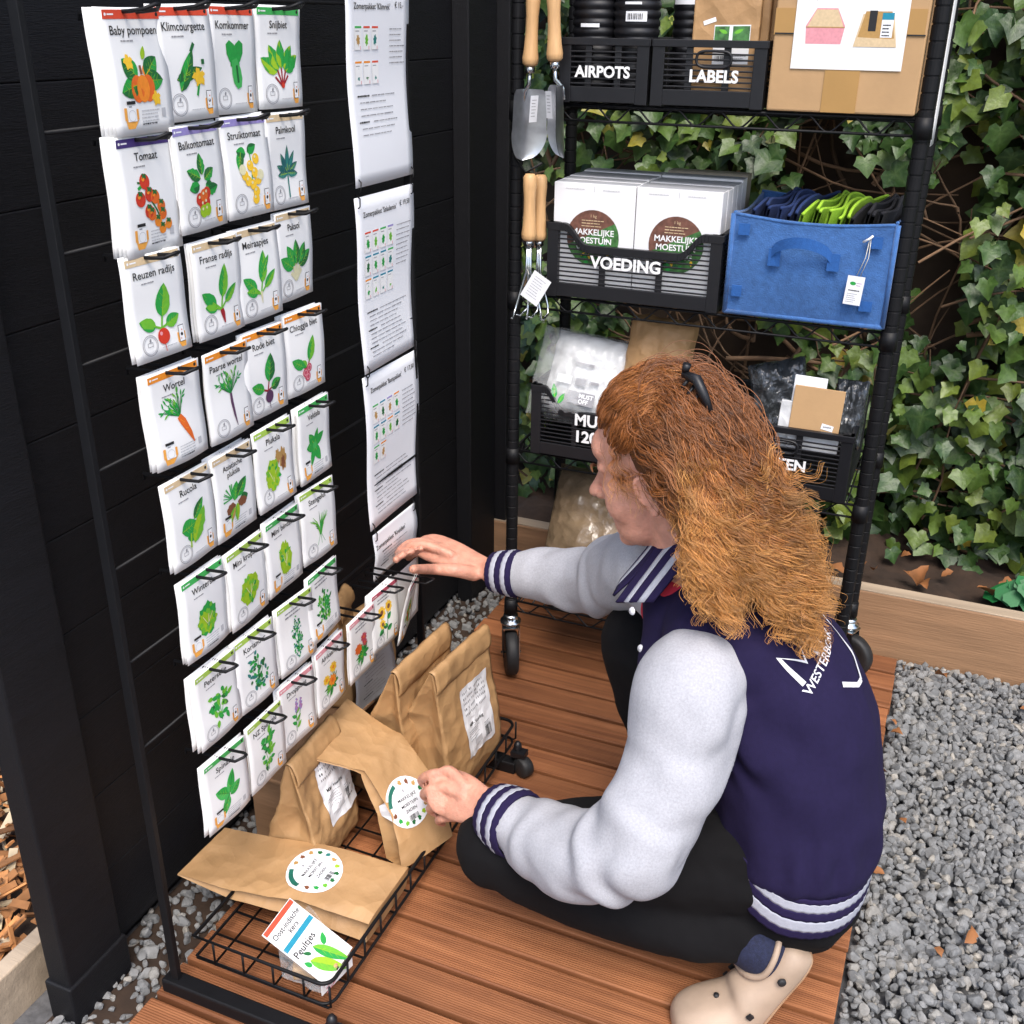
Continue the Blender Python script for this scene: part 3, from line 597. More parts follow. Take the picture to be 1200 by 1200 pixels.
# kraft pouches in LABELS -------------------------------------------
for i in range(3):
    o = empty('paper_pouch', (0.51, 1.975+i*0.022, Z1), ('front brown paper pouch with small green photo label in the LABELS crate', 'second brown paper pouch from the front in the LABELS crate', 'rearmost brown paper pouch in the LABELS crate')[i], 'paper pouch', 'brown paper pouches')
    a = MB(); O = Vector((0.497+0.012*i, 1.965+i*0.024, Z1+0.012+0.004*i)); M_ = frame(O, (1, 0.0, 0.02), (0.10, 0.10, 1))
    a.box((0, 0.085, 0), (0.115, 0.17, 0.018), 'kraft'); a.box((0, 0.178, -0.004), (0.113, 0.02, 0.012), 'kraft_light')
    a.build('pouch', o, T=M_, bevel=0.003)
    if i == 0:
        b = Art(base=0.0095); b.rect(0.012, 0.088, 0.062, 0.062, 'label_white', 0); b.rect(0.012, 0.105, 0.060, 0.024, 'photo_green', 1); b.rect(0.010, 0.106, 0.006, 0.024, 'label_white', 2)
        for s in (-1, 1): b.leaf(0.010+s*0.006, 0.106, PI/2-s*1.2, 0.016, 0.006, 'print_g3', 2)
        b.rect(-0.028, 0.125, 0.022, 0.007, 'label_white', 2, 0.3); b.barcode(0.0, 0.066, 0.028, 0.009, 'ink', 2); b.lines(0.016, 0.070, 0.024, 3, 0.004, 0.0012, 'ink_grey', 2)
        b.build('label', o, T=M_)
# big carton ---------------------------------------------------------
cb = empty('cardboard_box', (0.70, 2.08, Z1), 'large brown cardboard box with a taped on white product sheet', 'cardboard box')
x0, x1, y0 = 0.582, 0.822, 1.940
a = MB(); a.box(((x0+x1)/2, y0+0.15, Z1+0.131), (x1-x0, 0.30, 0.262), 'carton'); a.build('carton', cb, bevel=0.003)
a = MB(); a.box((0.700, y0-0.0008, Z1+0.051), (0.056, 0.001, 0.100), 'tape'); a.box((0.700, y0-0.0006, Z1+0.138), (0.236, 0.001, 0.040), 'tape'); a.build('packing_tape', cb)
a = MB(); a.box((0.60, y0-0.0013, Z1+0.120), (0.032, 0.0012, 0.0022), 'ink'); a.box((0.806, y0-0.0013, Z1+0.120), (0.028, 0.0012, 0.0022), 'ink'); a.build('seam', cb)
M_ = frame((0.703, y0-0.0022, Z1+0.160), (1, 0, 0.0), (0, 0, 1))
a = Art(base=0); W_, H_ = 0.176, 0.186; a.rect(0, 0, W_, H_, 'paper', 0)
a.text('Makkelijke Moestuin Zadenstore', -0.004, 0.023, 0.0100, 'ink', 1, 0.012, maxw=0.145); a.text('€ 99,-', -0.063, 0.012, 0.008, 'ink_grey', 1)
a.poly([(-0.068, -0.055), (-0.07, -0.028), (-0.055, -0.002), (-0.022, -0.002), (-0.008, -0.028), (-0.012, -0.055)], 'print_pink', 1); a.poly([(-0.068, -0.030), (-0.055, -0.004), (-0.022, -0.004), (-0.010, -0.030)], 'print_beige', 2); a.line([(-0.070, -0.030), (-0.008, -0.030)], 0.0015, 'print_tan', 3)
a.poly([(0.008, -0.058), (0.018, -0.010), (0.066, -0.010), (0.075, -0.058)], 'print_beige', 1); a.poly([(0.012, -0.050), (0.022, -0.006), (0.062, -0.006), (0.070, -0.045)], 'print_tan', 2); a.rect(0.034, -0.020, 0.012, 0.030, 'ink', 3); a.rect(0.057, -0.026, 0.018, 0.036, 'label_white', 3); a.rect(0.057, -0.013, 0.018, 0.010, 'print_hteal', 4); a.lines(0.050, -0.026, 0.013, 4, 0.005, 0.002, 'ink', 4); a.poly([(0.008, -0.058), (0.012, -0.044), (0.070, -0.046), (0.075, -0.058)], 'print_beige', 5)
a.build('product_sheet', cb, T=M_)
# white boxes in VOEDING ----------------------------------------------
def round_photo(a, r, lay=1):
    a.disc(0, 0, r, 'photo_brown', lay, n=36)
    pts = [(r*math.cos(t), r*math.sin(t)) for t in [(-2.85+i*3.45/24) for i in range(25)]]
    a.poly(pts, 'photo_green', lay+1)
    q = random.Random(5)
    for i in range(26):
        t = q.uniform(-2.6, 0.45); rr = r*q.uniform(0.45, 0.93)
        x, y = rr*math.cos(t), rr*math.sin(t)
        if x*0.55-y*0.83 > 0.35*r: a.leaf(x*0.96, y*0.96, q.uniform(0, 6), r*0.2, r*0.1, q.choice(('print_g1', 'print_g2', 'print_g3', 'print_g1', 'print_yel')) if i < 24 else 'print_wht', lay+2)
    a.text('1 kg', 0, r*0.78, r*0.15, 'print_beige', lay+3); a.lines(-r*0.45, r*0.62, r*0.9, 3, r*0.10, r*0.03, 'print_beige', lay+3)
    a.text('MAKKELIJKE', 0, r*0.20, r*0.30, 'letter_white', lay+4, 0.02, maxw=r*1.7); a.text('MOESTUIN', 0, -r*0.10, r*0.30, 'letter_white', lay+4, 0.02, maxw=r*1.45); a.text('VOEDING', 0, -r*0.40, r*0.28, 'letter_white', lay+4, 0.02, maxw=r*1.3)
def fert_box(x, w_, yf, dd, h, label, front, m='box_white'):
    o = empty('carton_box', (x+w_/2, yf+dd/2, Z2+0.008), label, 'box', 'white boxes in the VOEDING crate')
    a = MB(); a.box((x+w_/2, yf+dd/2, Z2+0.009+h/2), (w_, dd, h), m); a.box((x+w_/2, yf+dd*0.55, Z2+0.009+h+0.0004), (w_*0.985, dd*0.8, 0.001), 'box_grey' if m == 'box_white' else 'box_tan'); a.build('carton', o, bevel=0.0012)
    if front:
        b = Art(); b.lines(-w_*0.36, h*0.43, w_*0.25, 1, 0.004, 0.0012, 'ink_pale'); b.lines(w_*0.1, h*0.43, w_*0.22, 1, 0.004, 0.0012, 'ink_pale'); b.line([(0, h*0.41), (0, h*0.46)], 0.0008, 'ink_pale'); round_photo(b, 0.052)
        # shift picture
        b.V = [(vx, vy, vz) for vx, vy, vz in b.V]
        b.build('round_label', o, T=frame((x+w_/2, yf-0.0004, Z2+0.009+h*0.52), (1, 0, 0), (0, 0, 1)))
yy = 1.947
for r_ in range(6):
    for cxx in range(2):
        w_ = 0.160; dd = 0.040
        lab = ('front row', 'second row', 'third row', 'fourth row', 'fifth row', 'last row')[r_]
        fert_box(0.199+cxx*0.1625+rng.uniform(0, 0.001), w_, yy, dd-0.001, 0.206+(rng.uniform(-0.003, 0.003) if r_ else 0)+(0.006 if (r_ == 5 and cxx) else 0), 'white box, %s, %s column, in the VOEDING crate' % (lab, ('left', 'right')[cxx]), r_ == 0, 'box_white' if not (r_ == 5 and cxx == 1) else 'box_tan')
    yy += 0.0415
# blue felt basket -----------------------------------------------------
bb = empty('felt_basket', (0.683, 2.06, Z2), 'blue felt basket with strap handle and hanging price tag on the middle shelf', 'basket')
x0, x1, y0, y1, z0 = 0.545, 0.825, 1.937, 2.20, Z2+0.003
a = MB(); H_ = 0.180; th = 0.004
def bwall(p, q, hz, sag):
    p = Vector(p); q = Vector(q)
    n = Vector(((q-p).y, -(q-p).x, 0)).normalized()
    for off, flip in ((0, 0), (-th, 1)):
        a.grid(lambda u, v: p.lerp(q, u)+n*(off+0.010*math.sin(PI*u)*math.sin(PI*min(1, v*1.1))+0.002*noise.noise((u*5, v*5, p.x*9+off)))+Vector((0, 0, z0+v*(hz-sag*math.sin(PI*u)))), 18, 10, 'felt_blue')
    a.tube([p.lerp(q, u)+n*(-th/2+0.010*math.sin(PI*u)*math.sin(PI*1.0))+Vector((0, 0, z0+hz-sag*math.sin(PI*u))) for u in [i/18 for i in range(19)]], 0.0033, 'felt_blue', 6)
bwall((x0, y0, 0), (x1, y0, 0), H_, 0.010); bwall((x1, y0, 0), (x1, y1, 0), H_+0.004, 0.012); bwall((x1, y1, 0), (x0, y1, 0), H_+0.006, 0.008); bwall((x0, y1, 0), (x0, y0, 0), H_+0.002, 0.012)
for x, yv in ((x0, y0), (x1, y0)): a.tube([(x, yv, z0+0.002), (x, yv, z0+H_)], 0.0045, 'felt_blue', 8)
a.tube([(x0, y0, z0+0.004), (x1, y0, z0+0.004)], 0.0045, 'felt_blue', 8)
a.box(((x0+x1)/2, (y0+y1)/2, z0+0.003), (x1-x0-0.01, y1-y0-0.01, 0.004), 'felt_blue'); a.build('body', bb)
FF = frame((x0, y0-0.0125, z0), (1, 0, 0), (0, 0, 1))
a = MB()
def strap(pts, w_):
    L = []; 
    for i, p in enumerate(pts): L += [FF @ Vector((p[0], p[1]-w_/2*0.0, p[2])), FF @ Vector((p[0], p[1]-w_, p[2]))]
    a.add(L, [(2*i, 2*i+1, 2*i+3, 2*i+2) for i in range(len(pts)-1)], 'felt_blue_dark', True)
strap([(0.075+0.105*t, 0.128+0.026*math.sin(PI*t)**0.6, 0.004+0.022*math.sin(PI*t)) for t in [i/14 for i in range(15)]], 0.019)
for u in (0.070, 0.172): a.box(FF @ Vector((u+0.012, 0.112, 0.003)), (0.021, 0.003, 0.030), 'felt_blue_dark')
a.build('handle', bb, bevel=0.0)
for u, v, w_, h in ((0.023, 0.155, 0.020, 0.020), (0.250, 0.150, 0.020, 0.020), (0.020, 0.045, 0.018, 0.020), (0.247, 0.040, 0.022, 0.018)): a = MB(); a.box(FF @ Vector((u, v, 0.0015-0.006*(abs(u-0.14) > 0.1))), (w_, 0.0025, h), 'felt_blue_dark'); a.build('corner_patch', bb)
a = MB(); a.tube([FF @ Vector(p) for p in ((0.238, 0.158, -0.004), (0.236, 0.125, 0.004), (0.226, 0.093, 0.004))], 0.0007, 'string', 4); a.tube([FF @ Vector(p) for p in ((0.240, 0.158, -0.004), (0.241, 0.125, 0.004), (0.232, 0.093, 0.004))], 0.0007, 'string', 4)
a.tube([FF @ Vector(p) for p in ((0.228, 0.150, 0.0), (0.238, 0.157, 0.002), (0.243, 0.162, 0.0))], 0.0022, 'label_white', 5); a.build('tag_string', bb)
TM = FF @ Matrix.Translation((0.225, 0.068, 0.006)) @ Matrix.Rotation(-0.06, 4, 'Z')
a = Art(base=0); a.rect(0, 0, 0.029, 0.050, 'label_white', 0); a.disc(-0.004, 0.012, 0.005, 'print_g2', 1, ry=0.0032); a.lines(0.002, 0.013, 0.009, 2, 0.004, 0.0012, 'print_mauve', 1); a.lines(-0.010, 0.000, 0.020, 1, 0.004, 0.0022, 'ink', 1); a.lines(-0.011, -0.006, 0.018, 5, 0.0035, 0.001, 'ink_grey', 1); a.build('price_tag', bb, T=TM)
# folded felt grow bags inside
cnt = 0
for i in range(16):
    kind = 'felt_navy' if i < 6 else ('felt_green' if i < 12 else 'felt_black'); nm = {'felt_navy': 'dark blue', 'felt_green': 'bright green', 'felt_black': 'black'}[kind]
    xa = 0.552+i*0.0145+(0.004 if i % 2 else 0); a = MB()
    def sheet(u, v, s=0):
        yv = 1.955+0.215*u; zz = z0+0.09+(0.107+0.006*math.sin(u*9+i)+0.006*(i % 2))*v
        return Vector((xa+0.022*v+0.040*u*v+0.004*math.sin(u*11+i*2)+s, yv, zz-0.012*(u-0.5)**2*4))
    a.grid(lambda u, v: sheet(u, v), 14, 6, kind); a.grid(lambda u, v: sheet(u, v, 0.006), 14, 6, kind)
    a.tube([sheet(u, 1, 0.003) for u in [j/20 for j in range(21)]], 0.0030, kind, 8)
    ordn = ('first', 'second', 'third', 'fourth', 'fifth', 'sixth')[i % 6]
    tag(a.build('felt_bag'), 'folded %s felt bag, %s of its colour, in the blue basket' % (nm, ordn), 'felt bag', 'folded felt bags in the blue basket')
# plastic wrapped bag in MU crate --------------------------------------
def pillow(name, c, d, m, seed, amp, U=(1, 0, 0), V=(0, 0, 1), parent=None, nu=34, nv=26, pw=0.45, fr=5):
    M_ = frame(c, U, V); a = MB()
    def f(sgn):
        def g_(u, v):
            x = (u-0.5)*2; yv = (v-0.5)*2; t = max(0, (1-abs(x)**3.2))**pw*max(0, (1-abs(yv)**3.2))**pw
            n1 = noise.noise((u*fr+seed, v*fr, sgn*3))*0.6+abs(noise.noise((u*fr*2.3, v*fr*2.3+seed, sgn)))*0.7-0.25
            return M_ @ Vector((x*d[0]/2*(1+0.03*noise.noise((v*6, seed, 0))), yv*d[1]/2*(1+0.04*noise.noise((u*6, seed, 1))), sgn*(t*d[2]/2+amp*n1*min(1, t*2))))
        return g_
    a.grid(f(1), nu, nv, m); a.grid(f(-1), nu, nv, m)
    return a.build(name, parent), M_
pb = empty('plastic_bag', (0.26, 2.0, Z3+0.06), 'white bag in shiny clear plastic sticking out of the MU crate', 'plastic bag')
o_, M_ = pillow('wrapped_pack', (0.262, 2.012, Z3+0.156), (0.165, 0.168, 0.10), 'film_white', 2, 0.012, U=(1, 0.04, -0.10), V=(0.03, 0.45, 1), parent=pb)
pillow('outer_film', (0.248, 2.006, Z3+0.152), (0.200, 0.19, 0.115), 'clear_film', 9, 0.016, U=(1, 0.04, -0.1), V=(0.03, 0.45, 1), parent=pb)
b = Art(base=0.056); b.rect(-0.035, -0.018, 0.030, 0.016, 'label_white', 0); b.rect(0.0, -0.018, 0.022, 0.014, 'ink_grey', 0); b.rect(0.028, -0.016, 0.02, 0.006, 'ink_grey', 0); b.rect(0.0, 0.018, 0.040, 0.006, 'ink_grey', 0); b.rect(-0.012, -0.05, 0.018, 0.024, 'ink_grey', 0); b.leaf(-0.045, -0.06, 1.9, 0.03, 0.012, 'print_g2', 1); b.leaf(-0.036, -0.07, 1.2, 0.025, 0.010, 'print_g2', 1); b.text('MUST', 0.018, -0.046, 0.012, 'label_white', 2, 0.02); b.text('OFF', 0.014, -0.057, 0.012, 'label_white', 2, 0.02)
b.rect(0.016, -0.051, 0.04, 0.026, 'ink_grey', 0); b.build('print', pb, T=M_)
o_, _ = pillow('paper_bag', (0.402, 2.03, Z3+0.180), (0.135, 0.22, 0.085), 'kraft', 4, 0.008, U=(1, 0.02, -0.06), V=(0.0, 0.2, 1), pw=0.3); tag(o_, 'crumpled brown paper bag standing beside the plastic wrapped bag', 'paper bag')
# items in NETTEN crate -------------------------------------------------
o_, _ = pillow('plastic_bag', (0.650, 2.05, Z3+0.158), (0.11, 0.14, 0.06), 'film_dark', 6, 0.014, U=(1, 0.2, 0.25), V=(-0.2, 0.2, 1)); tag(o_, 'crinkled dark grey plastic bag left of the small brown card in the crate', 'plastic bag')
o_, _ = pillow('plastic_bag', (0.785, 2.02, Z3+0.150), (0.06, 0.13, 0.05), 'film_dark', 8, 0.012, U=(1, 0.0, 0.0), V=(0.0, 0.2, 1)); tag(o_, 'crinkled dark plastic bag right of the small brown card in the crate', 'plastic bag')
nc = empty('card_pack', (0.73, 1.965, Z3+0.1), 'small pack with blank brown card front standing in the NETTEN crate', 'pack')
M_ = frame((0.732, 1.955, Z3+0.165), (1, 0.02, -0.03), (0.02, 0.12, 1))
a = MB(); a.box((0, 0, 0), (0.092, 0.095, 0.004), 'carton'); a.build('card', nc, T=M_, bevel=0.001)
a = MB(); a.box((0.002, -0.058, -0.002), (0.096, 0.030, 0.012), 'film_white'); a.box((-0.052, -0.03, -0.006), (0.03, 0.09, 0.010), 'film_white'); a.box((-0.02, 0.04, -0.008), (0.06, 0.05, 0.003), 'label_white'); a.build('net_roll', nc, T=M_, bevel=0.003)
b = Art(base=0.0026); b.rect(0.024, -0.024, 0.022, 0.011, 'label_white', 0, -0.15); b.lines(0.016, -0.0235, 0.016, 1, 0.003, 0.003, 'ink_grey', 1); b.build('price_sticker', nc, T=M_)
# bottom shelf -----------------------------------------------------------
o_, _ = pillow('soil_bag', (0.36, 2.045, Z4+0.15), (0.37, 0.29, 0.17), 'film_brown', 12, 0.016, U=(1, 0.05, -0.03), V=(0, 0.55, 1), fr=6); tag(o_, 'full brown plastic bag with crinkled end lying on the bottom shelf', 'bag')
o_, _ = pillow('plastic_bag', (0.425, 1.955, Z4+0.125), (0.09, 0.07, 0.05), 'label_white', 15, 0.006, U=(1, 0, -0.2), V=(0, 0.3, 1)); tag(o_, 'small white and orange printed pack on the bottom shelf under the chin', 'pack')
b = Art(base=0.028); b.rect(-0.01, 0.0, 0.05, 0.012, 'print_org', 0); b.rect(0.018, -0.006, 0.014, 0.016, 'ink', 1); b.build('print', o_, T=_)
a = MB(); a.box((0.255, 2.04, Z4+0.042), (0.15, 0.16, 0.078), 'black_plastic'); a.box((0.255, 2.04, Z4+0.079), (0.154, 0.164, 0.006), 'black_plastic'); o_ = a.build('storage_box', bevel=0.004); tag(o_, 'low black plastic box on the bottom shelf under the brown bag', 'box')
# white sheet on the right side of the shelf ------------------------------
sg = MB(); sg.grid(lambda u, v: Vector((SX0+SW+0.0130+0.002*math.sin(u*3), SY0+0.05+u*0.10, 1.20+v*0.28)), 6, 8, 'paper', True); so_ = sg.build('paper_sheet'); tag(so_, 'white sheet seen edge on, hanging on the right side of the shelf', 'sheet')
sm_ = so_.modifiers.new('s', 'SOLIDIFY'); sm_.thickness = 0.0008
# ---------------------------------------------------------------- hanging garden tools
def handle_prof(L): return [(0.0, 0), (0.0085, 0.0), (0.0125, -0.006), (0.0130, -0.022), (0.0112, -L*0.35), (0.0112, -L*0.55), (0.0128, -L*0.78), (0.0148, -L*0.90), (0.0142, -L*0.97), (0.0105, -L), (0.0, -L)]
def trowel(x, yv, zt, rz, tilt, label):
    o = empty('hand_trowel', (x, yv, zt), label, 'trowel', 'trowels hanging on the shelf')
    T = Matrix.Translation((x, yv, zt)) @ Matrix.Rotation(tilt, 4, 'Y') @ Matrix.Rotation(rz, 4, 'Z')
    L = 0.125
    a = MB(); a.lathe(handle_prof(L), 'handle_wood', T, 18, caps=False); a.build('handle', o)
    a = MB(); a.lathe([(0.0, -L), (0.0088, -L), (0.0092, -L-0.012), (0.0, -L-0.012)], 'chrome', T, 14, caps=False)
    a.tube([T @ Vector(p) for p in ((0, 0, -L-0.01), (0, 0, -L-0.030), (0.0, 0.014, -L-0.045), (0.0, 0.016, -L-0.065))], [0.0042, 0.0042, 0.004, 0.003], 'chrome', 8); a.build('ferrule', o)
    a = MB(); BL = 0.125
    def blade(sg_):
        def f(u, v):
            s = (u-0.5)*2; w_ = 0.039*(1-0.10*(1-v)) if v < 0.55 else 0.039*math.sqrt(max(0.0, 1-((v-0.55)/0.45)**2.2))*0.99+0.0005
            if v < 0.06: w_ *= 0.82+3*v
            return T @ Vector((s*w_, 0.014-0.022*(abs(s)**1.8)*(w_/0.039)-sg_*0.0012, -L-0.040-v*BL))
        return f
    a.grid(blade(0), 14, 22, 'blade_steel'); a.grid(blade(1), 14, 22, 'blade_steel'); a.build('blade', o)
    b = Art(base=0); b.rect(0, 0, 0.022, 0.046, 'label_white', 0); b.lines(-0.007, 0.015, 0.014, 6, 0.0055, 0.0012, 'ink_grey', 1); b.build('price_tag', o, T=T @ frame((0.004, -0.013, -L-0.072), (0.95, 0.3, 0.0), (0.12, 0, 1)))
    a = MB(); a.tube([T @ Vector(p) for p in ((0, 0, -0.004), (0.004, -0.008, 0.03), (0.002, 0.004, 0.07))], 0.0012, 'black_steel', 5); a.build('hanging_cord', o)
trowel(0.161, 1.918, 1.436, 0.95, 0.035, 'steel trowel with wooden handle hanging on the shelf post, left of the two')
trowel(0.200, 1.912, 1.445, -1.0, -0.05, 'steel trowel with wooden handle hanging on the shelf post, right of the two')
def rake(x, yv, zt, label, rz, tagged):
    o = empty('hand_rake', (x, yv, zt), label, 'hand rake', 'hand rakes hanging below the trowels')
    T = Matrix.Translation((x, yv, zt)) @ Matrix.Rotation(rz, 4, 'Z'); L = 0.122
    a = MB(); a.lathe(handle_prof(L), 'handle_wood', T, 18, caps=False); a.build('handle', o)
    a = MB(); a.lathe([(0.0, -L), (0.0085, -L), (0.0085, -L-0.010), (0.0, -L-0.010)], 'chrome', T, 12, caps=False); a.build('ferrule', o)
    a = MB()
    for s in (-1, 0, 1): a.tube([T @ Vector(p) for p in ((s*0.003, 0, -L-0.005), (s*0.004, 0, -L-0.06), (s*0.022, 0.002, -L-0.125), (s*0.026, -0.003, -L-0.140), (s*0.028, -0.022, -L-0.148), (s*0.029, -0.034, -L-0.144))], [0.0026]*4+[0.0024, 0.001], 'chrome', 7)
    a.build('tines', o)
    if tagged:
        b = Art(base=0); b.rect(0, 0, 0.040, 0.058, 'label_white', 0); b.lines(-0.013, 0.020, 0.026, 8, 0.0055, 0.001, 'ink_grey', 1); b.build('price_tag', o, T=frame((x+0.026, yv-0.026, zt-L-0.085), (0.85, 0, -0.5), (0.5, 0, 0.85)))
        a = MB(); a.tube([(x, yv-0.006, zt-L-0.055), (x+0.010, yv-0.022, zt-L-0.060)], 0.0008, 'string', 4); a.build('tag_string', o)
rake(0.163, 1.912, 1.125, 'three pronged hand rake with a large white price tag', 0.3, True)
rake(0.171, 1.946, 1.120, 'hand rake hanging half hidden behind the tagged hand rake', -0.2, False)
a = MB(); a.tube([(0.1195, 1.938, 1.52), (0.15, 1.915, 1.50), (0.215, 1.905, 1.52)], 0.003, 'black_steel', 6); a.tube([(0.1195, 1.938, 1.15), (0.15, 1.922, 1.125), (0.185, 1.915, 1.145)], 0.0022, 'black_steel', 6); a.build('tool_hook', sh)
# ================================================================ packet rack
YR = 0.900; ZR = [1.405, 1.269, 1.140, 1.010, 0.876, 0.739, 0.599, 0.460]; YE = 1.735
rk = empty('wire_rack', (0, 1.3, 0), 'black wire display rack with hooks and bottom basket in front of the plank wall', 'display rack')
a = MB(); a.box((0, YR, 0.74), (0.014, 0.009, 1.46), 'black_steel'); a.build('upright', rk, bevel=0.001)
a = MB(); a.box((0, YE, 0.74), (0.014, 0.009, 1.46), 'black_steel'); a.build('upright', rk, bevel=0.001)
for z in ZR:
    a = MB(); a.tube([(0.001, YR, z), (0.001, YE, z)], 0.0025, 'black_steel', 6); a.build('cross_bar', rk)
for yv in (YR, 1.605):
    f = empty('foot', (0.12, yv, 0), None, None); f.parent = rk; f.matrix_parent_inverse = rk.matrix_basis.inverted()
    a = MB(); a.box((0.13, yv, 0.014), (0.30, 0.026, 0.026), 'black_steel'); a.build('foot_bar', f, bevel=0.003)
    a = MB()
    a.lathe([(0.0, -0.012), (0.017, -0.0125), (0.021, -0.009), (0.0215, 0), (0.021, 0.009), (0.017, 0.0125), (0.0, 0.012)], 'rubber', Matrix.Translation((0.297, yv-0.005, 0.0217)) @ Matrix.Rotation(1.1, 4, 'Z') @ Matrix.Rotation(PI/2, 4, 'Y'), 20, caps=False)
    a.box((0.285, yv, 0.048), (0.030, 0.022, 0.012), 'black_plastic'); a.lathe([(0.010, 0.03), (0.008, 0.065), (0.004, 0.072)], 'black_plastic', Matrix.Translation((0.280, yv+0.004, 0)), 12); a.build('castor', f)
# basket: rails on three sides, rod floor
BX0, BX1, BY0, BY1, BZ0, BZ1 = 0.004, 0.250, 0.945, 1.668, 0.030, 0.072
bk = empty('basket', (0.12, 1.3, 0.03), None, None); bk.parent = rk; bk.matrix_parent_inverse = rk.matrix_basis.inverted()
def rrect(z, ins=0.0):
    r = 0.02; P_ = [(BX0, BY0)]
    for cx, cy, a0 in ((BX1-r, BY0+r, -PI/2), (BX1-r, BY1-r, 0)): P_ += [(cx+r*math.cos(a0+t*PI/2/5), cy+r*math.sin(a0+t*PI/2/5)) for t in range(6)]
    P_ += [(BX0, BY1)]
    return [(x, y, z) for x, y in P_]
a = MB(); a.tube(rrect(BZ1), 0.0032, 'black_steel', 8, closed=True); a.build('top_rail', bk)
a = MB(); a.tube(rrect(BZ0), 0.0026, 'black_steel', 8, closed=True); a.build('bottom_rail', bk)
y = BY0
while y < BY1+0.001:
    a = MB(); a.tube([(BX0, y, BZ0-0.003), (BX1-0.004, y, BZ0-0.003), (BX1+0.001, y, BZ0+0.001), (BX1+0.001, y, BZ1)], 0.0021, 'black_steel', 6); a.build('cross_rod', bk); y += (BY1-BY0)/14
for x in (0.04, 0.095, 0.15, 0.205):
    a = MB(); a.tube([(x, BY0, BZ1), (x, BY0-0.001, BZ0), (x, BY1+0.001, BZ0), (x, BY1, BZ1)], 0.0021, 'black_steel', 6); a.build('long_rod', bk)
def hook(yc, z, x1, w_=0.011):
    a = MB(); z0 = z+0.0
    a.tube([(0.0, yc-w_, z0-0.004), (0.0, yc-w_, z0+0.004), (x1*0.7, yc-w_, z0+0.006), (x1-0.010, yc-w_, z0+0.008), (x1, yc-w_*0.3, z0+0.013), (x1, yc+w_*0.3, z0+0.013), (x1-0.010, yc+w_, z0+0.008), (x1*0.7, yc+w_, z0+0.006), (0.0, yc+w_, z0+0.004), (0.0, yc+w_, z0-0.004)], 0.0023, 'black_steel', 7)
    a.build('hook', rk)
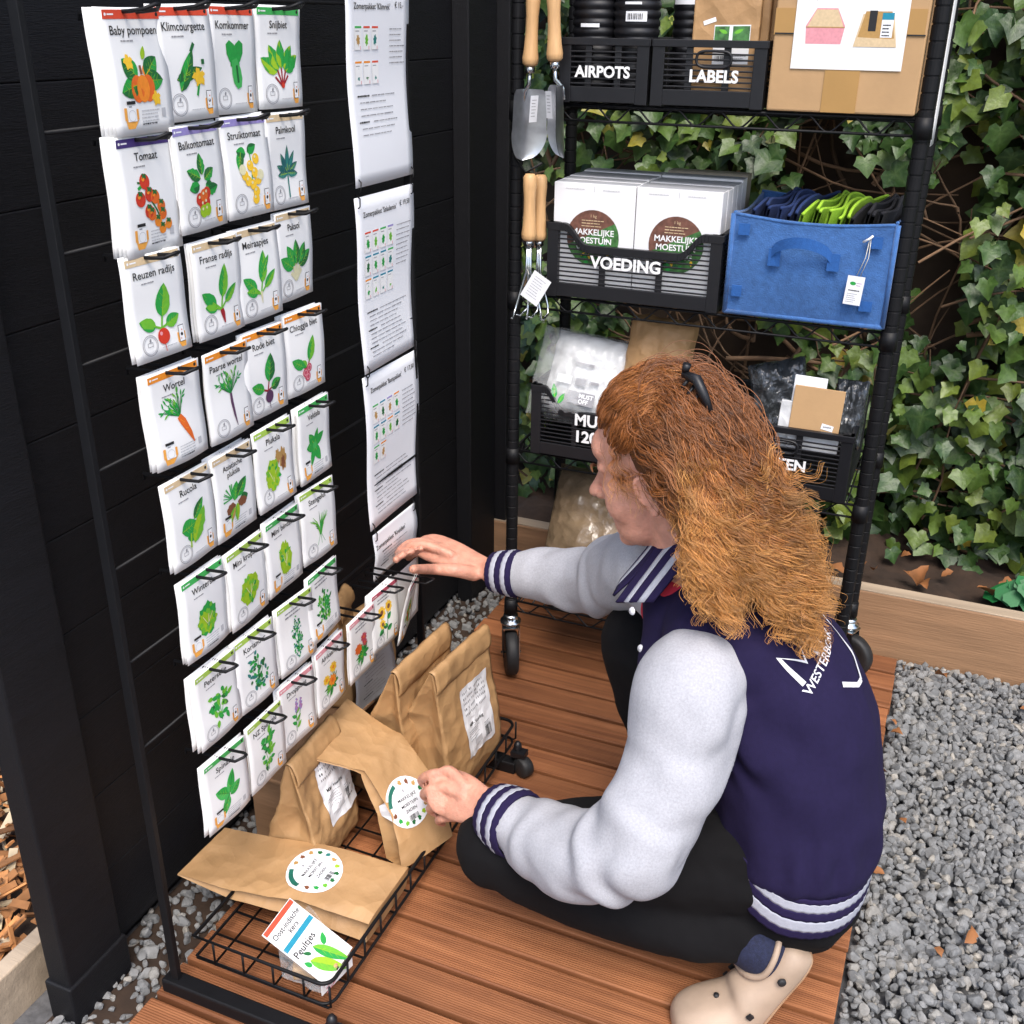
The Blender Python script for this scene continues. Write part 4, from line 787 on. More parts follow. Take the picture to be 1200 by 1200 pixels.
# ---------------------------------------------------------------- seed packets
PW, PH = 0.0955, 0.1240
def ill(a, k, s):
    p = lambda n: 'print_'+n
    if k == 'pumpkin':
        for x, y, an in ((-0.018, 0.006, 2.4), (0.018, 0.010, 0.7), (0.018, -0.004, 0.0), (-0.018, -0.012, 3.4)): a.leaf(x*0.4, y*0.4, an, 0.032, 0.024, p('g2'), 1, p('g1'))
        for dx in (-0.010, 0.010, 0): a.disc(dx, -0.010, 0.0115, p('org') if dx == 0 else p('dorg'), 2 if dx else 3, 0.0155)
        a.line([(0, 0.006), (-0.001, 0.016)], 0.004, p('brn'), 4); a.disc(0.010, 0.010, 0.007, p('org'), 1)
        for x, y in ((-0.020, 0.020), (0.022, -0.022)): a.blob(x, y, 0.007, 0.008, p('yel'), 4, amp=0.3, k=5)
        a.leaf(0.006, 0.022, 1.2, 0.016, 0.008, p('lime'), 3)
    elif k == 'zucchini':
        a.leaf(-0.026, -0.010, 0.25, 0.052, 0.016, p('g1'), 1); a.leaf(-0.020, -0.024, 1.05, 0.056, 0.020, p('g1'), 2, p('g2')); a.blob(0.016, -0.008, 0.011, 0.010, p('yel'), 3, amp=0.35, k=5); a.line([(0.016, -0.014), (0.010, -0.030)], 0.004, p('g2'), 2); a.line([(0.004, 0.022), (0.012, 0.032)], 0.005, p('g1'), 3); a.rect(0.026, 0.010, 0.006, 0.006, p('g1'), 3)
    elif k == 'cucumber':
        for an, x in ((2.15, 0.012), (1.0, -0.012), (-1.3, 0)): 
            c, q = math.cos(an), math.sin(an); a.line([(x*0.2-c*0.006, 0.004-q*0.006), (x*0.2+c*0.010, 0.004+q*0.010), (x*0.2+c*0.022, 0.004+q*0.022), (x*0.2+c*0.032, 0.004+q*0.032)], [0.011, 0.020, 0.020, 0.009], p('g2') if x else p('hgrn'), 1 if x else 2)
        a.line([(0.003, 0.002), (0.006, -0.02)], 0.004, p('g1'), 3)
    elif k in ('chard', 'paksoi'):
        st = p('dred') if k == 'chard' else p('pale')
        for i, an in enumerate((0.6, 2.6, 1.0, 2.1, 1.57)): a.line([(0, -0.030), (0.018*math.cos(an), -0.030+0.026*math.sin(an))], 0.006 if k == 'paksoi' else 0.003, st, 1+i*0.2); a.leaf(0.012*math.cos(an), -0.016+0.010*math.sin(an), an, 0.038, 0.020, p('g2') if i % 2 else p('g1' if k == 'paksoi' else 'g2'), 2+i*0.3, p('g2') if k == 'paksoi' else p('lime'), wav=0.25 if k == 'chard' else 0.05)
        if k == 'chard': a.disc(0, -0.028, 0.004, p('red'), 4)
    elif k == 'tomato':
        pts = [(-0.024, 0.026), (-0.012, 0.024), (-0.006, 0.008), (0.006, -0.008), (0.014, -0.022)]; a.line(pts, 0.0025, p('g1'), 1); a.line([(-0.012, 0.024), (-0.024, 0.018)], 0.004, p('g2'), 1)
        for i, (x, y, c) in enumerate(((-0.010, 0.026, 'red'), (-0.022, 0.006, 'red'), (-0.004, 0.010, 'red'), (0.006, 0.006, 'dorg'), (-0.008, -0.010, 'red'), (-0.003, -0.014, 'dorg'), (0.016, -0.006, 'dorg'), (0.018, -0.016, 'dorg'), (0.008, -0.024, 'org'), (0.016, -0.034, 'org'), (0.028, -0.030, 'org'))): r = 0.0095-0.0003*i; a.disc(x, y, r, p(c), 2+i*0.15); a.disc(x-r*0.3, y+r*0.35, r*0.3, p('org'), 4.5); a.blob(x, y+r*0.7, 0.004, 0.003, p('g1'), 5, amp=0.5, k=4)
    elif k in ('balcony', 'bush'):
        L = p('g2'); 
        if k == 'balcony':
            for x, y, an, l in ((0, 0.012, 1.6, 0.028), (-0.004, 0.008, 2.7, 0.030), (0.004, 0.006, 0.5, 0.026), (0.010, -0.010, 0.2, 0.024), (-0.008, 0, 3.3, 0.022), (0.006, 0.0, -0.5, 0.02)): a.leaf(x, y, an, l, 0.016, L, 1, p('g1'), wav=0.35)
            cs = [(-0.010, -0.018, 'red'), (0.006, -0.012, 'red'), (-0.004, -0.026, 'red'), (0.004, -0.024, 'red'), (-0.001, -0.014, 'dorg'), (-0.004, -0.034, 'lime'), (0.005, -0.033, 'lime')]
        else:
            a.line([(0.004, 0.030), (0.006, 0.010), (0.002, -0.015), (0.008, -0.034)], 0.002, p('g2'), 1); a.leaf(-0.004, 0.026, 2.9, 0.020, 0.016, L, 1, p('g1')); a.leaf(-0.014, 0.030, -1.9, 0.026, 0.016, L, 1, p('g1')); a.leaf(0.0, 0.028, 0.4, 0.022, 0.014, L, 1, p('g1'))
            cs = [(0.016, 0.018, 'yel'), (0.002, 0.010, 'yel'), (-0.012, -0.002, 'yel'), (0.010, 0.0, 'yel'), (-0.006, -0.010, 'yel'), (0.016, -0.010, 'yel'), (0.004, -0.016, 'yel'), (0.010, -0.026, 'yel'), (-0.016, 0.006, 'pale'), (0.008, -0.036, 'yel'), (0.022, -0.004, 'pale')]
        for i, (x, y, c) in enumerate(cs): a.disc(x, y, 0.0085 if k == 'balcony' else 0.0072, p(c), 3+i*0.2); a.disc(x-0.002, y+0.003, 0.002, p('pale'), 5.5)
    elif k == 'kale':
        for i, (an, l) in enumerate(((1.57, 0.040), (2.1, 0.034), (1.05, 0.036), (2.7, 0.030), (0.5, 0.030), (3.2, 0.026), (-0.1, 0.026))): a.leaf(0, -0.010, an, l, 0.011, p('teal') if i % 2 else p('teal2'), 1+i*0.2, p('teal2') if i % 2 else p('teal'), wav=0.1)
        a.line([(0, -0.01), (0.001, -0.045)], 0.003, p('teal2'), 1)
    elif k in ('radish', 'fradish', 'turnip', 'beet', 'chioggia'):
        G = p('g3') if k in ('radish', 'fradish', 'turnip') else (p('g1') if k == 'beet' else p('g3')); G2 = p('g2')
        yb = -0.022
        if k in ('radish', 'beet'): sets = ((1.35, 0.052, 0.026), (2.75, 0.036, 0.018), (0.35, 0.032, 0.018))
        elif k == 'chioggia': sets = ((1.2, 0.050, 0.020), (2.6, 0.040, 0.018), (2.2, 0.02, 0.012))
        else: sets = ((1.35, 0.056, 0.020), (2.5, 0.042, 0.018), (0.7, 0.042, 0.014), (2.9, 0.03, 0.014))
        for i, (an, l, w_) in enumerate(sets):
            c, q = math.cos(an), math.sin(an); st = 0.35*l; a.line([(0, yb), (c*st, yb+q*st)], 0.003, p('dred') if k in ('beet', 'chioggia') else p('g3'), 1); a.leaf(c*st*0.8, yb+q*st*0.8, an, l*0.85, w_, G if i != 1 else (G2 if k != 'radish' else G), 2+i*0.3, G2 if G != G2 else p('g1'), wav=0.12)
        if k == 'radish': a.disc(0.001, yb-0.010, 0.0105, p('red'), 4); a.disc(-0.003, yb-0.006, 0.0025, p('pink'), 5); a.line([(0.001, yb-0.02), (0.002, yb-0.030)], 0.001, p('red'), 4)
        if k == 'fradish': a.line([(0, yb), (0.002, yb-0.006), (0.004, yb-0.020)], [0.007, 0.008, 0.002], p('dred'), 4)
        if k == 'turnip': a.leaf(0.006, yb+0.03, 0.9, 0.03, 0.009, p('g2'), 4); a.line([(0, yb+0.004), (0.002, yb-0.014)], [0.006, 0.001], p('pale'), 3)
        if k == 'beet': a.disc(0.003, yb-0.009, 0.010, p('pur'), 4); a.line([(0.003, yb-0.018), (0.004, yb-0.028)], 0.0012, p('pur'), 4)
        if k == 'chioggia':
            for x, y in ((0.004, -0.020), (-0.006, -0.026), (0.000, -0.034)): a.disc(x, y, 0.0075, p('rose'), 4); a.ring(x, y, 0.005, 0.0016, p('pink'), 5)
    elif k in ('carrot', 'pcarrot'):
        q = random.Random(3)
        for i in range(34): an = q.uniform(1.2, 2.8) if k == 'carrot' else q.uniform(0.7, 2.6); l = q.uniform(0.012, 0.034); x0, y0 = (0.002, 0.006); x1, y1 = x0+l*math.cos(an), y0+l*math.sin(an); a.line([(x0, y0), (x1, y1)], 0.0009, p('g1') if i % 2 else p('g2'), 1); a.leaf(x1, y1, an+q.uniform(-1, 1), 0.009, 0.0028, p('g2') if i % 3 else p('g3'), 2)
        if k == 'carrot': a.line([(0.000, 0.007), (0.006, -0.002), (0.016, -0.022), (0.022, -0.036)], [0.009, 0.012, 0.008, 0.0015], p('dorg'), 3); a.line([(0.001, 0.002), (0.008, -0.004)], 0.001, p('org'), 4); a.line([(0.008, -0.012), (0.013, -0.014)], 0.001, p('org'), 4)
        else: a.line([(0.002, 0.007), (0.002, -0.006), (0.004, -0.026), (0.008, -0.044)], [0.005, 0.006, 0.0045, 0.001], p('pur'), 3)
    elif k == 'rocket':
        a.leaf(-0.028, -0.004, 0.15, 0.034, 0.026, p('g2'), 1, wav=0.3); a.leaf(0.000, 0.006, 0.75, 0.036, 0.016, p('g2'), 2, p('g1'), wav=0.3); a.leaf(-0.004, -0.030, 1.0, 0.056, 0.024, p('g3'), 3, p('lime'), wav=0.4); a.leaf(-0.018, -0.016, -0.3, 0.024, 0.012, p('g2'), 2)
        a.line([(-0.01, -0.012), (-0.012, -0.034)], 0.003, p('lime'), 3)
    elif k == 'asian':
        a.leaf(0.002, 0.0, 0.7, 0.036, 0.020, p('g2'), 1, p('g1')); a.leaf(-0.006, -0.004, 1.2, 0.03, 0.02, p('g2'), 1); a.leaf(0.010, -0.010, 0.2, 0.02, 0.018, p('g1'), 1); a.blob(-0.016, -0.014, 0.011, 0.009, p('brn'), 2, seed=2); a.blob(0.014, -0.012, 0.011, 0.008, p('brn'), 2, seed=3); a.leaf(0, -0.01, -1.6, 0.03, 0.013, p('g3'), 3, p('lime'), wav=0.3); a.leaf(-0.006, -0.014, -2.2, 0.034, 0.012, p('g3'), 3, p('tan'), wav=0.3)
        q = random.Random(8)
        for i in range(16): an = q.uniform(1.2, 3.3); a.line([(-0.012, 0.002), (-0.012+0.022*math.cos(an), 0.004+0.020*math.sin(an))], 0.0013, p('g2'), 1)
    elif k in ('lettuce', 'winter', 'kropsla', 'binds'):
        sd = {'lettuce': 1, 'winter': 5, 'kropsla': 9, 'binds': 4}[k]; rx, ry = {'lettuce': (0.019, 0.024), 'winter': (0.023, 0.025), 'kropsla': (0.024, 0.026), 'binds': (0.0165, 0.030)}[k]
        if k == 'lettuce': a.blob(0.021, 0.012, 0.009, 0.020, p('tan'), 1, seed=3, amp=0.25); a.blob(0.008, 0.020, 0.006, 0.012, p('tan'), 1, seed=6, amp=0.25); a.blob(0.021, 0.006, 0.005, 0.012, p('brn'), 1.5, seed=9, amp=0.3)
        cx, cy = (-0.008, -0.006) if k == 'lettuce' else (0, -0.004)
        a.blob(cx, cy, rx, ry, p('g2') if k in ('winter', ) else p('lime'), 2, seed=sd, amp=0.13); a.blob(cx-0.003, cy-0.003, rx*0.78, ry*0.78, p('lime'), 3, seed=sd+1, amp=0.2); q = random.Random(sd)
        for i in range(16): an = q.uniform(0, 6.28); rr = q.uniform(0.2, 0.75); a.leaf(cx+rx*rr*math.cos(an), cy+ry*rr*math.sin(an), an, ry*0.35, rx*0.3, q.choice((p('g3'), p('g3'), p('lime'), p('g2'))), 4+0.05*i, wav=0.3)
        a.line([(cx, cy-ry*0.5), (cx+0.002, cy+ry*0.3)], 0.0012, p('pale'), 5); a.line([(cx, cy-ry*0.3), (cx+rx*0.5, cy+ry*0.3)], 0.001, p('pale'), 5); a.line([(cx-0.002, cy-ry*0.3), (cx-rx*0.5, cy+ry*0.3)], 0.001, p('pale'), 5)
    elif k == 'veldsla':
        for an, l, w_ in ((1.2, 0.030, 0.013), (2.2, 0.030, 0.017), (0.5, 0.034, 0.016), (3.1, 0.026, 0.018), (-1.1, 0.034, 0.019), (-2.0, 0.036, 0.014)): a.leaf(0, -0.002, an, l, w_, p('g2'), 1, p('g2'))
        a.disc(0, -0.002, 0.006, p('hgrn'), 2)
    elif k == 'chives':
        q = random.Random(4)
        for i in range(26): an = q.uniform(0.9, 2.4); l = q.uniform(0.02, 0.044); a.line([(0.002*q.uniform(-1, 1), -0.016), (l*0.5*math.cos(an), -0.016+l*0.6), (l*math.cos(an)*1.1, -0.016+l*math.sin(an))], [0.0018, 0.002, 0.0005], q.choice((p('g2'), p('g3'), p('g1'))), 1+0.05*i)
        for s_ in (-0.010, 0.002, 0.012): a.line([(s_*0.2, -0.016), (s_, -0.034)], 0.0008, p('g2'), 1)
    elif k in ('parsley', 'coriander', 'dill', 'cress', 'nz', 'pepper'):
        q = random.Random({'parsley': 1, 'coriander': 2, 'dill': 3, 'cress': 4, 'nz': 5, 'pepper': 6}[k]); ry = {'dill': 0.040, 'coriander': 0.036, 'nz': 0.038}.get(k, 0.028); rx = {'dill': 0.012, 'nz': 0.014, 'cress': 0.022}.get(k, 0.022); n = {'dill': 110, 'coriander': 52, 'cress': 70, 'nz': 30, 'parsley': 30, 'pepper': 40}[k]; ls = {'dill': 0.0055, 'coriander': 0.010, 'cress': 0.009}.get(k, 0.014)
        a.line([(0, -ry), (0.001, ry*0.7)], 0.0012, p('g2'), 1); a.line([(0, -ry*0.7), (rx*0.7, ry*0.4)], 0.001, p('g2'), 1); a.line([(0, -ry*0.6), (-rx*0.7, ry*0.3)], 0.001, p('g2'), 1)
        for i in range(n): t = q.uniform(0, 6.28); rr = math.sqrt(q.random()); a.leaf(rx*rr*math.cos(t), ry*rr*math.sin(t), q.uniform(0, 6.28), ls*q.uniform(0.7, 1.2), ls*0.55, q.choice((p('g1'), p('g2'), p('g2'), p('g3') if k in ('parsley', 'cress', 'nz') else p('teal2'))), 2+0.02*i, wav=0.3 if ls > 0.008 else 0)
    elif k == 'spinach':
        for x, y, an, l, w_ in ((0.0, -0.006, 1.2, 0.042, 0.018), (0.0, -0.006, 2.6, 0.034, 0.022), (0.002, -0.010, 0.5, 0.030, 0.017), (-0.002, -0.008, -2.0, 0.036, 0.017), (-0.012, -0.02, 0.9, 0.02, 0.012)): a.leaf(x, y, an, l, w_, p('g2'), 1, p('hgrn')); a.line([(x, y), (x+l*0.85*math.cos(an), y+l*0.85*math.sin(an))], 0.0008, p('g1'), 3)
    elif k == 'dropplant':
        for x, s_ in ((-0.004, 1.0), (0.008, 0.8)):
            for i in range(9): a.disc(x+0.002*math.sin(i*2), 0.006+i*0.0032*s_, 0.0042*(1-i/14), p('mauve') if i % 2 else p('lav'), 2+i*0.1)
        a.line([(-0.004, 0.006), (-0.008, -0.036)], 0.0016, p('g1'), 1); a.line([(0.008, 0.006), (-0.002, -0.026)], 0.0014, p('g1'), 1)
        for y, s_ in ((0.0, 1), (-0.008, -1), (-0.016, 1), (-0.022, -1), (-0.03, 1)): a.leaf(-0.005, y, PI/2-s_*0.9, 0.016, 0.007, p('g3') if s_ > 0 else p('g2'), 2)
    elif k in ('marigold', 'calendula'):
        q = random.Random(9)
        for i in range(22): an = q.uniform(0, PI*2); a.leaf(0.002, -0.016, an, q.uniform(0.016, 0.030), 0.006, p('g1') if i % 2 else p('g2'), 1)
        fl = ((0.006, 0.020, 0.011, 'yel'), (0.002, -0.006, 0.012, 'org'), (-0.018, 0.004, 0.010, 'yel')) if k == 'marigold' else ((0.004, 0.022, 0.010, 'rose'), (-0.016, 0.004, 0.012, 'dorg'), (0.008, 0.008, 0.008, 'rose'))
        for x, y, r, c in fl:
            a.line([(x, y), (0.002, -0.02)], 0.0014, p('g2'), 1); a.blob(x, y, r, r, p(c), 3, amp=0.22, k=8, n=48); a.disc(x, y, r*0.35, p('org') if c == 'yel' else p('dorg'), 4)
    elif k == 'sunflower':
        for x, y, r in ((-0.014, 0.022, 0.012), (0.012, 0.026, 0.011), (-0.014, -0.004, 0.009)): a.blob(x, y, r, r*1.2, p('yel'), 2, amp=0.2, k=9, n=54); a.disc(x, y, r*0.48, p('brn'), 3)
        a.line([(0.008, 0.016), (0.002, -0.020), (-0.002, -0.044)], 0.002, p('g1'), 1); a.line([(-0.014, 0.012), (-0.012, -0.030)], 0.0018, p('g1'), 1)
        for x, y, an in ((0.004, 0.0, 0.6), (0.002, -0.016, 2.6), (0.002, -0.024, 0.4), (-0.012, -0.016, 3.6)): a.leaf(x, y, an, 0.018, 0.012, p('g2'), 2, p('g1'))
    elif k == 'mix':
        q = random.Random(2)
        for i in range(40): t = q.uniform(0, 6.28); rr = math.sqrt(q.random())*0.024; a.leaf(rr*math.cos(t), rr*math.sin(t)-0.004, q.uniform(0, 6.28), 0.013, 0.007, q.choice((p('g2'), p('g3'), p('lime'))), 1+0.02*i)
        for x, y, c in ((-0.012, -0.002, 'red'), (0.004, 0.006, 'org'), (-0.010, -0.014, 'red'), (0.010, 0.002, 'yel')): a.disc(x, y, 0.006, p(c), 4)
def packet(name, TLp, title, kind, hdr, style='A', stack=2, sub=True, label=None, tilt=(0, 0), X=0.06, swing=0.0, pos=None, sc=1.0, T=None):
    r = random.Random(hash(title) % 1000 if False else sum(map(ord, title+str(kind))))
    W_, H_ = PW*sc, PH*sc
    bl = r.uniform(0.0008, 0.0026); ph = r.uniform(0, 6)
    warp = lambda x, y: bl*(1-(2*x/W_)**2)*(0.5-y/H_)*1.4+0.0010*math.sin(y*55+ph)+0.0007*math.sin(x*70+ph*2)*(0.5-y/H_)
    if T is None:
        c = pos or pX(TLp[0], TLp[1], X)+Vector((0, W_/2, -H_/2))
        T = Matrix.Translation((c.x, c.y, c.z+H_/2)) @ Matrix.Rotation(tilt[0], 4, 'Y') @ Matrix.Rotation(tilt[1], 4, 'X') @ Matrix.Rotation(swing, 4, 'Z') @ Matrix.Translation((0, 0, -H_/2)) @ frame((0, 0, 0), (0, 1, 0), (0, 0, 1))
    a = MB(); nu, nv = 8, 10; th = 0.0022
    vs = []
    for s_ in (0, 1):
        for j in range(nv+1):
            for i in range(nu+1):
                x = (i/nu-0.5)*W_; y = (j/nv-0.5)*H_; e = max(abs(x)/(W_/2), abs(y)/(H_/2)); z = warp(x, y)-s_*th*(1-e**4)*1.0-s_*0.0004
                vs.append((x, y, z))
    n1 = (nu+1)*(nv+1); fs = []
    for j in range(nv):
        for i in range(nu):
            q = j*(nu+1)+i; fs.append((q, q+1, q+nu+2, q+nu+1)); fs.append((n1+q, n1+q+nu+1, n1+q+nu+2, n1+q+1))
    bd = [i for i in range(nu)]+[j*(nu+1)+nu for j in range(nv)]+[nv*(nu+1)+i for i in range(nu, 0, -1)]+[j*(nu+1) for j in range(nv, 0, -1)]
    for i in range(len(bd)): fs.append((bd[(i+1) % len(bd)], bd[i], n1+bd[i], n1+bd[(i+1) % len(bd)]))
    a.add(vs, fs, 'paper', True)
    pv = T @ Vector((0, H_/2, 0)); base = a.build('seed_packet', T=T, loc=pv); tag(base, label, 'seed packet', 'seed packets hanging on the rack')
    if kind is None: return base
    h = Art(warp); h.rect(0, H_/2-0.0065, W_-0.007, 0.0088*sc, 'print_'+(hdr or 'wht'), 0); h.disc(-W_/2+0.008, H_/2-0.0065, 0.0016, 'letter_white', 1); h.rect(-W_/2+0.016, H_/2-0.0065, 0.010, 0.0016, 'letter_white', 1); h.disc(W_/2-0.008, H_/2-0.0065, 0.0022, 'ink', 1); h.build('header_strip', base, T=T)
    t = Art(warp); tt = title.split('\n')
    if title.startswith('~'): t.lines(-0.026, H_/2-0.019, 0.050, 2, 0.007, 0.0026, 'ink_grey', 1)
    else:
        for i, ln in enumerate(tt): t.text(ln, -0.001 if style == 'A' else 0.0, H_/2-0.0225-i*0.0105, 0.0128*(0.88 if len(tt) > 1 else 1), 'ink', 1, 0.010, maxw=W_*0.80)
        if len(tt) == 1: t.lines(-0.024, H_/2-0.0325, 0.026, 1, 0.004, 0.0016, 'ink_grey', 1, seed=3)
    t.build('title', base, T=T)
    p = Art(lambda x, y: warp(x, y-0.0075)); ill(p, kind, 1)
    p.V = [(x*0.92, y*0.92-0.0075, z) for x, y, z in p.V]; p.build('illustration', base, T=T)
    q = Art(warp)
    if style == 'A':
        q.ring(-0.0225, -0.0435, 0.0125, 0.0007, 'ink_grey', 1, 32); q.ring(-0.0225, -0.0435, 0.0108, 0.0011, 'ink_pale', 1, 32); q.rect(-0.0225, -0.0450, 0.0080, 0.0006, 'ink_grey', 2); q.rect(-0.0225, -0.0405, 0.0080, 0.0006, 'ink_grey', 2); q.rect(-0.0265, -0.0428, 0.0006, 0.005, 'ink_grey', 2); q.rect(-0.0185, -0.0428, 0.0006, 0.005, 'ink_grey', 2); q.leaf(-0.0225, -0.040, 1.2, 0.005, 0.003, 'ink_grey', 2)
        px_, py = 0.031, -0.0415; q.lines(-0.004, -0.050, 0.026, 1, 0.003, 0.0010, 'ink_pale', 1)
    else:
        px_, py = -0.024, -0.0425; q.lines(-0.008, -0.0395, 0.032, 5, 0.0036, 0.0013, 'ink_pale', 1, seed=2); q.lines(-0.008, -0.0535, 0.026, 1, 0.0036, 0.0018, 'ink', 1, seed=2); q.rect(0.031, -0.043, 0.007, 0.009, 'ink_pale', 1)
    if style == 'A':
        q.poly([(px_-0.008, py-0.007), (px_+0.006, py-0.009), (px_+0.005, py-0.0155), (px_-0.003, py-0.0155)], 'print_hand', 1); q.rect(px_-0.006, py-0.002, 0.003, 0.010, 'print_hand', 1); q.rect(px_+0.0055, py-0.002, 0.0025, 0.009, 'print_hand', 1)
        q.rect(px_, py+0.001, 0.0098, 0.0205, 'ink', 2); q.rect(px_, py+0.001, 0.0086, 0.0190, 'letter_white', 3); q.disc(px_, py, 0.0022, 'ink', 4); q.disc(px_+0.001, py+0.005, 0.0010, 'print_dorg', 4); q.disc(px_-0.002, py-0.005, 0.0008, 'print_dorg', 4)
    else:
        q.poly([(px_-0.0105, py-0.004), (px_+0.0105, py-0.006), (px_+0.003, py-0.0145), (px_-0.008, py-0.0145)], 'print_hand', 1); q.rect(px_-0.0095, py+0.001, 0.004, 0.013, 'print_hand', 1); q.rect(px_+0.0095, py, 0.0035, 0.011, 'print_hand', 1); q.rect(px_, py+0.001, 0.0145, 0.016, 'letter_white', 3); q.ring(px_, py-0.001, 0.006, 0.0005, 'ink_pale', 4, 20); q.rect(px_, py+0.0125, 0.014, 0.0035, 'ink', 4); q.rect(px_-0.002, py+0.0085, 0.005, 0.0012, 'ink_grey', 4)
    q.build('badge', base, T=T)
    for i in range(stack):
        off = 0.0036*(i+1)
        b2 = base.copy(); b2.data = base.data; col.objects.link(b2)
        for ck in list(b2.keys()): pass
        b2.location = pv+Vector((-off, r.uniform(-0.0032, 0.0022)-0.0008*i, r.uniform(-0.0008, 0.0015))); b2['label'] = 'white seed packet hanging behind the %s packet on the same hook' % (title.replace('\n', ' ') if not title.startswith('~') else kind)
        if title.startswith('~'): b2['label'] = 'white seed packet hanging behind the unreadable %s herb packet' % {'dill': 'fine leaved', 'cress': 'round leaved'}.get(kind, 'flower')
        b2.rotation_euler = (r.uniform(-0.02, 0.02), r.uniform(0.0, 0.018)*(i+1)*0.6, r.uniform(-0.03, 0.03)); b2['group'] = 'seed packets hanging on the rack'
    return base
PK = [
 # px of the top left corner, title, picture, header, style, packets behind, description
 ((114, 8), 'Baby pompoen', 'pumpkin', 'hred', 'B', 5, 'orange pumpkin and yellow flowers'), ((179, 5), 'Klimcourgette', 'zucchini', 'hred', 'A', 2, 'dark green courgettes with a yellow flower'), ((241, 5), 'Komkommer', 'cucumber', 'hred', 'A', 3, 'three green cucumbers'), ((299, 6), 'Snijbiet', 'chard', 'hgrn', 'A', 1, 'curly green chard'),
 ((131, 163), 'Tomaat', 'tomato', 'dpur', 'B', 4, 'a truss of red and orange tomatoes'), ((197, 149), 'Balkontomaat', 'balcony', 'lav', 'A', 1, 'green leaves and red tomatoes'), ((257, 139), 'Struiktomaat', 'bush', 'lav', 'A', 1, 'yellow tomatoes'), ((308, 134), 'Palmkool', 'kale', 'beige', 'A', 1, 'dark teal palm kale'),
 ((143, 305), 'Reuzen radijs', 'radish', 'beige', 'A', 1, 'a round red radish'), ((222, 287), 'Franse radijs', 'fradish', 'beige', 'A', 2, 'a long radish with green leaves'), ((272, 272), 'Meiraapjes', 'turnip', 'beige', 'A', 1, 'a young turnip plant'), ((320, 252), 'Paksoi', 'paksoi', 'beige', 'A', 1, 'green pak choi with pale stems'),
 ((170, 443), 'Wortel', 'carrot', 'horg', 'B', 3, 'an orange carrot'), ((236, 418), 'Paarse wortel', 'pcarrot', 'horg', 'A', 1, 'a thin purple carrot'), ((283, 395), 'Rode biet', 'beet', 'horg', 'A', 2, 'a dark beetroot'), ((333, 372), 'Chioggia biet', 'chioggia', 'horg', 'A', 3, 'pink striped beets'),
 ((189, 571), 'Rucola', 'rocket', 'beige', 'A', 1, 'lobed rocket leaves'), ((245, 541), 'Aziatische\npluksla', 'asian', 'beige', 'B', 3, 'mixed asian salad leaves'), ((294, 510), 'Pluksla', 'lettuce', 'hlime', 'A', 1, 'green and brown lettuce'), ((345, 481), 'Veldsla', 'veldsla', 'hgrn', 'B', 2, 'a bright green rosette'),
 ((209, 687), 'Wintersla', 'winter', 'hgrn', 'B', 2, 'a round winter lettuce'), ((262, 653), 'Mini kropsla', 'kropsla', 'hlime', 'A', 1, 'a small butterhead lettuce'), ((308, 617), 'Mini bindsla', 'binds', 'hgrn', 'B', 2, 'an upright lettuce head'), ((350, 582), 'Stengelui', 'chives', 'hlime', 'A', 1, 'thin green onion stems'),
 ((225, 797), 'Peterselie', 'parsley', 'hlime', 'A', 3, 'flat parsley leaves'), ((273, 758), 'Koriander', 'coriander', 'hlime', 'A', 2, 'feathery coriander'), ((323, 717), '~', 'dill', 'hlime', 'A', 1, 'fine feathery herb leaves and an unreadable title'), ((357, 680), '~', 'cress', 'hgrn', 'B', 1, 'a bunch of round leaves and an unreadable title'),
 ((238, 903), 'Spinazie', 'spinach', 'hgrn', 'B', 2, 'broad spinach leaves'), ((288, 857), 'NZ Spinazie', 'nz', 'hlime', 'A', 1, 'a tall leafy stem'), ((326, 811), 'Dropplant', 'dropplant', 'pink', 'A', 2, 'mauve flower spikes'), ((367, 769), 'Afrikaantje', 'marigold', 'pink', 'A', 2, 'yellow marigolds'),
 ((407, 734), '~', 'calendula', 'pink', 'A', 1, 'red and orange flowers'), ((435, 701), '~', 'sunflower', 'rose', 'A', 3, 'yellow sunflowers'), ((472, 690), '~', 'mix', 'rose', 'B', 1, 'a colourful leaf mix, held by the reaching hand')]
for i, (tl, title, kind, hdr, sty, st, desc) in enumerate(PK):
    row = min(i//4, 7); r_ = random.Random(i*7+1)
    X = 0.06; tilt = (r_.uniform(-0.015, 0.035), r_.uniform(-0.012, 0.012))
    sw = r_.uniform(-0.05, 0.05)
    if kind == 'mix': X = 0.10; tilt = (0.18, -0.10); sw = 0.25
    sc_ = 1.06 if title == 'Tomaat' else (1.04 if title == 'Baby pompoen' else 1.0)
    if title.startswith('~'): lab = 'white seed packet showing '+desc
    else: lab = 'white seed packet titled %s showing %s' % (title.replace('\n', ' '), desc)
    pk = packet('seed_packet', tl, title, kind, hdr, sty, st, label=lab, tilt=tilt, X=X, swing=sw, sc=sc_)
    c = pX(tl[0], tl[1], X)
    hook(c.y+PW*0.5, c.z-0.0095, X+0.038)
c = pX(463, 676, 0.05); packet('seed_packet', (463, 676), '~', None, 'rose', stack=0, label='blank white seed packet hanging between the sunflower packet and the held packet', X=0.055, tilt=(0.03, 0))
for yv, z in ((0.985, 0.739), (0.985, 0.876), (0.985, 0.599)): pass
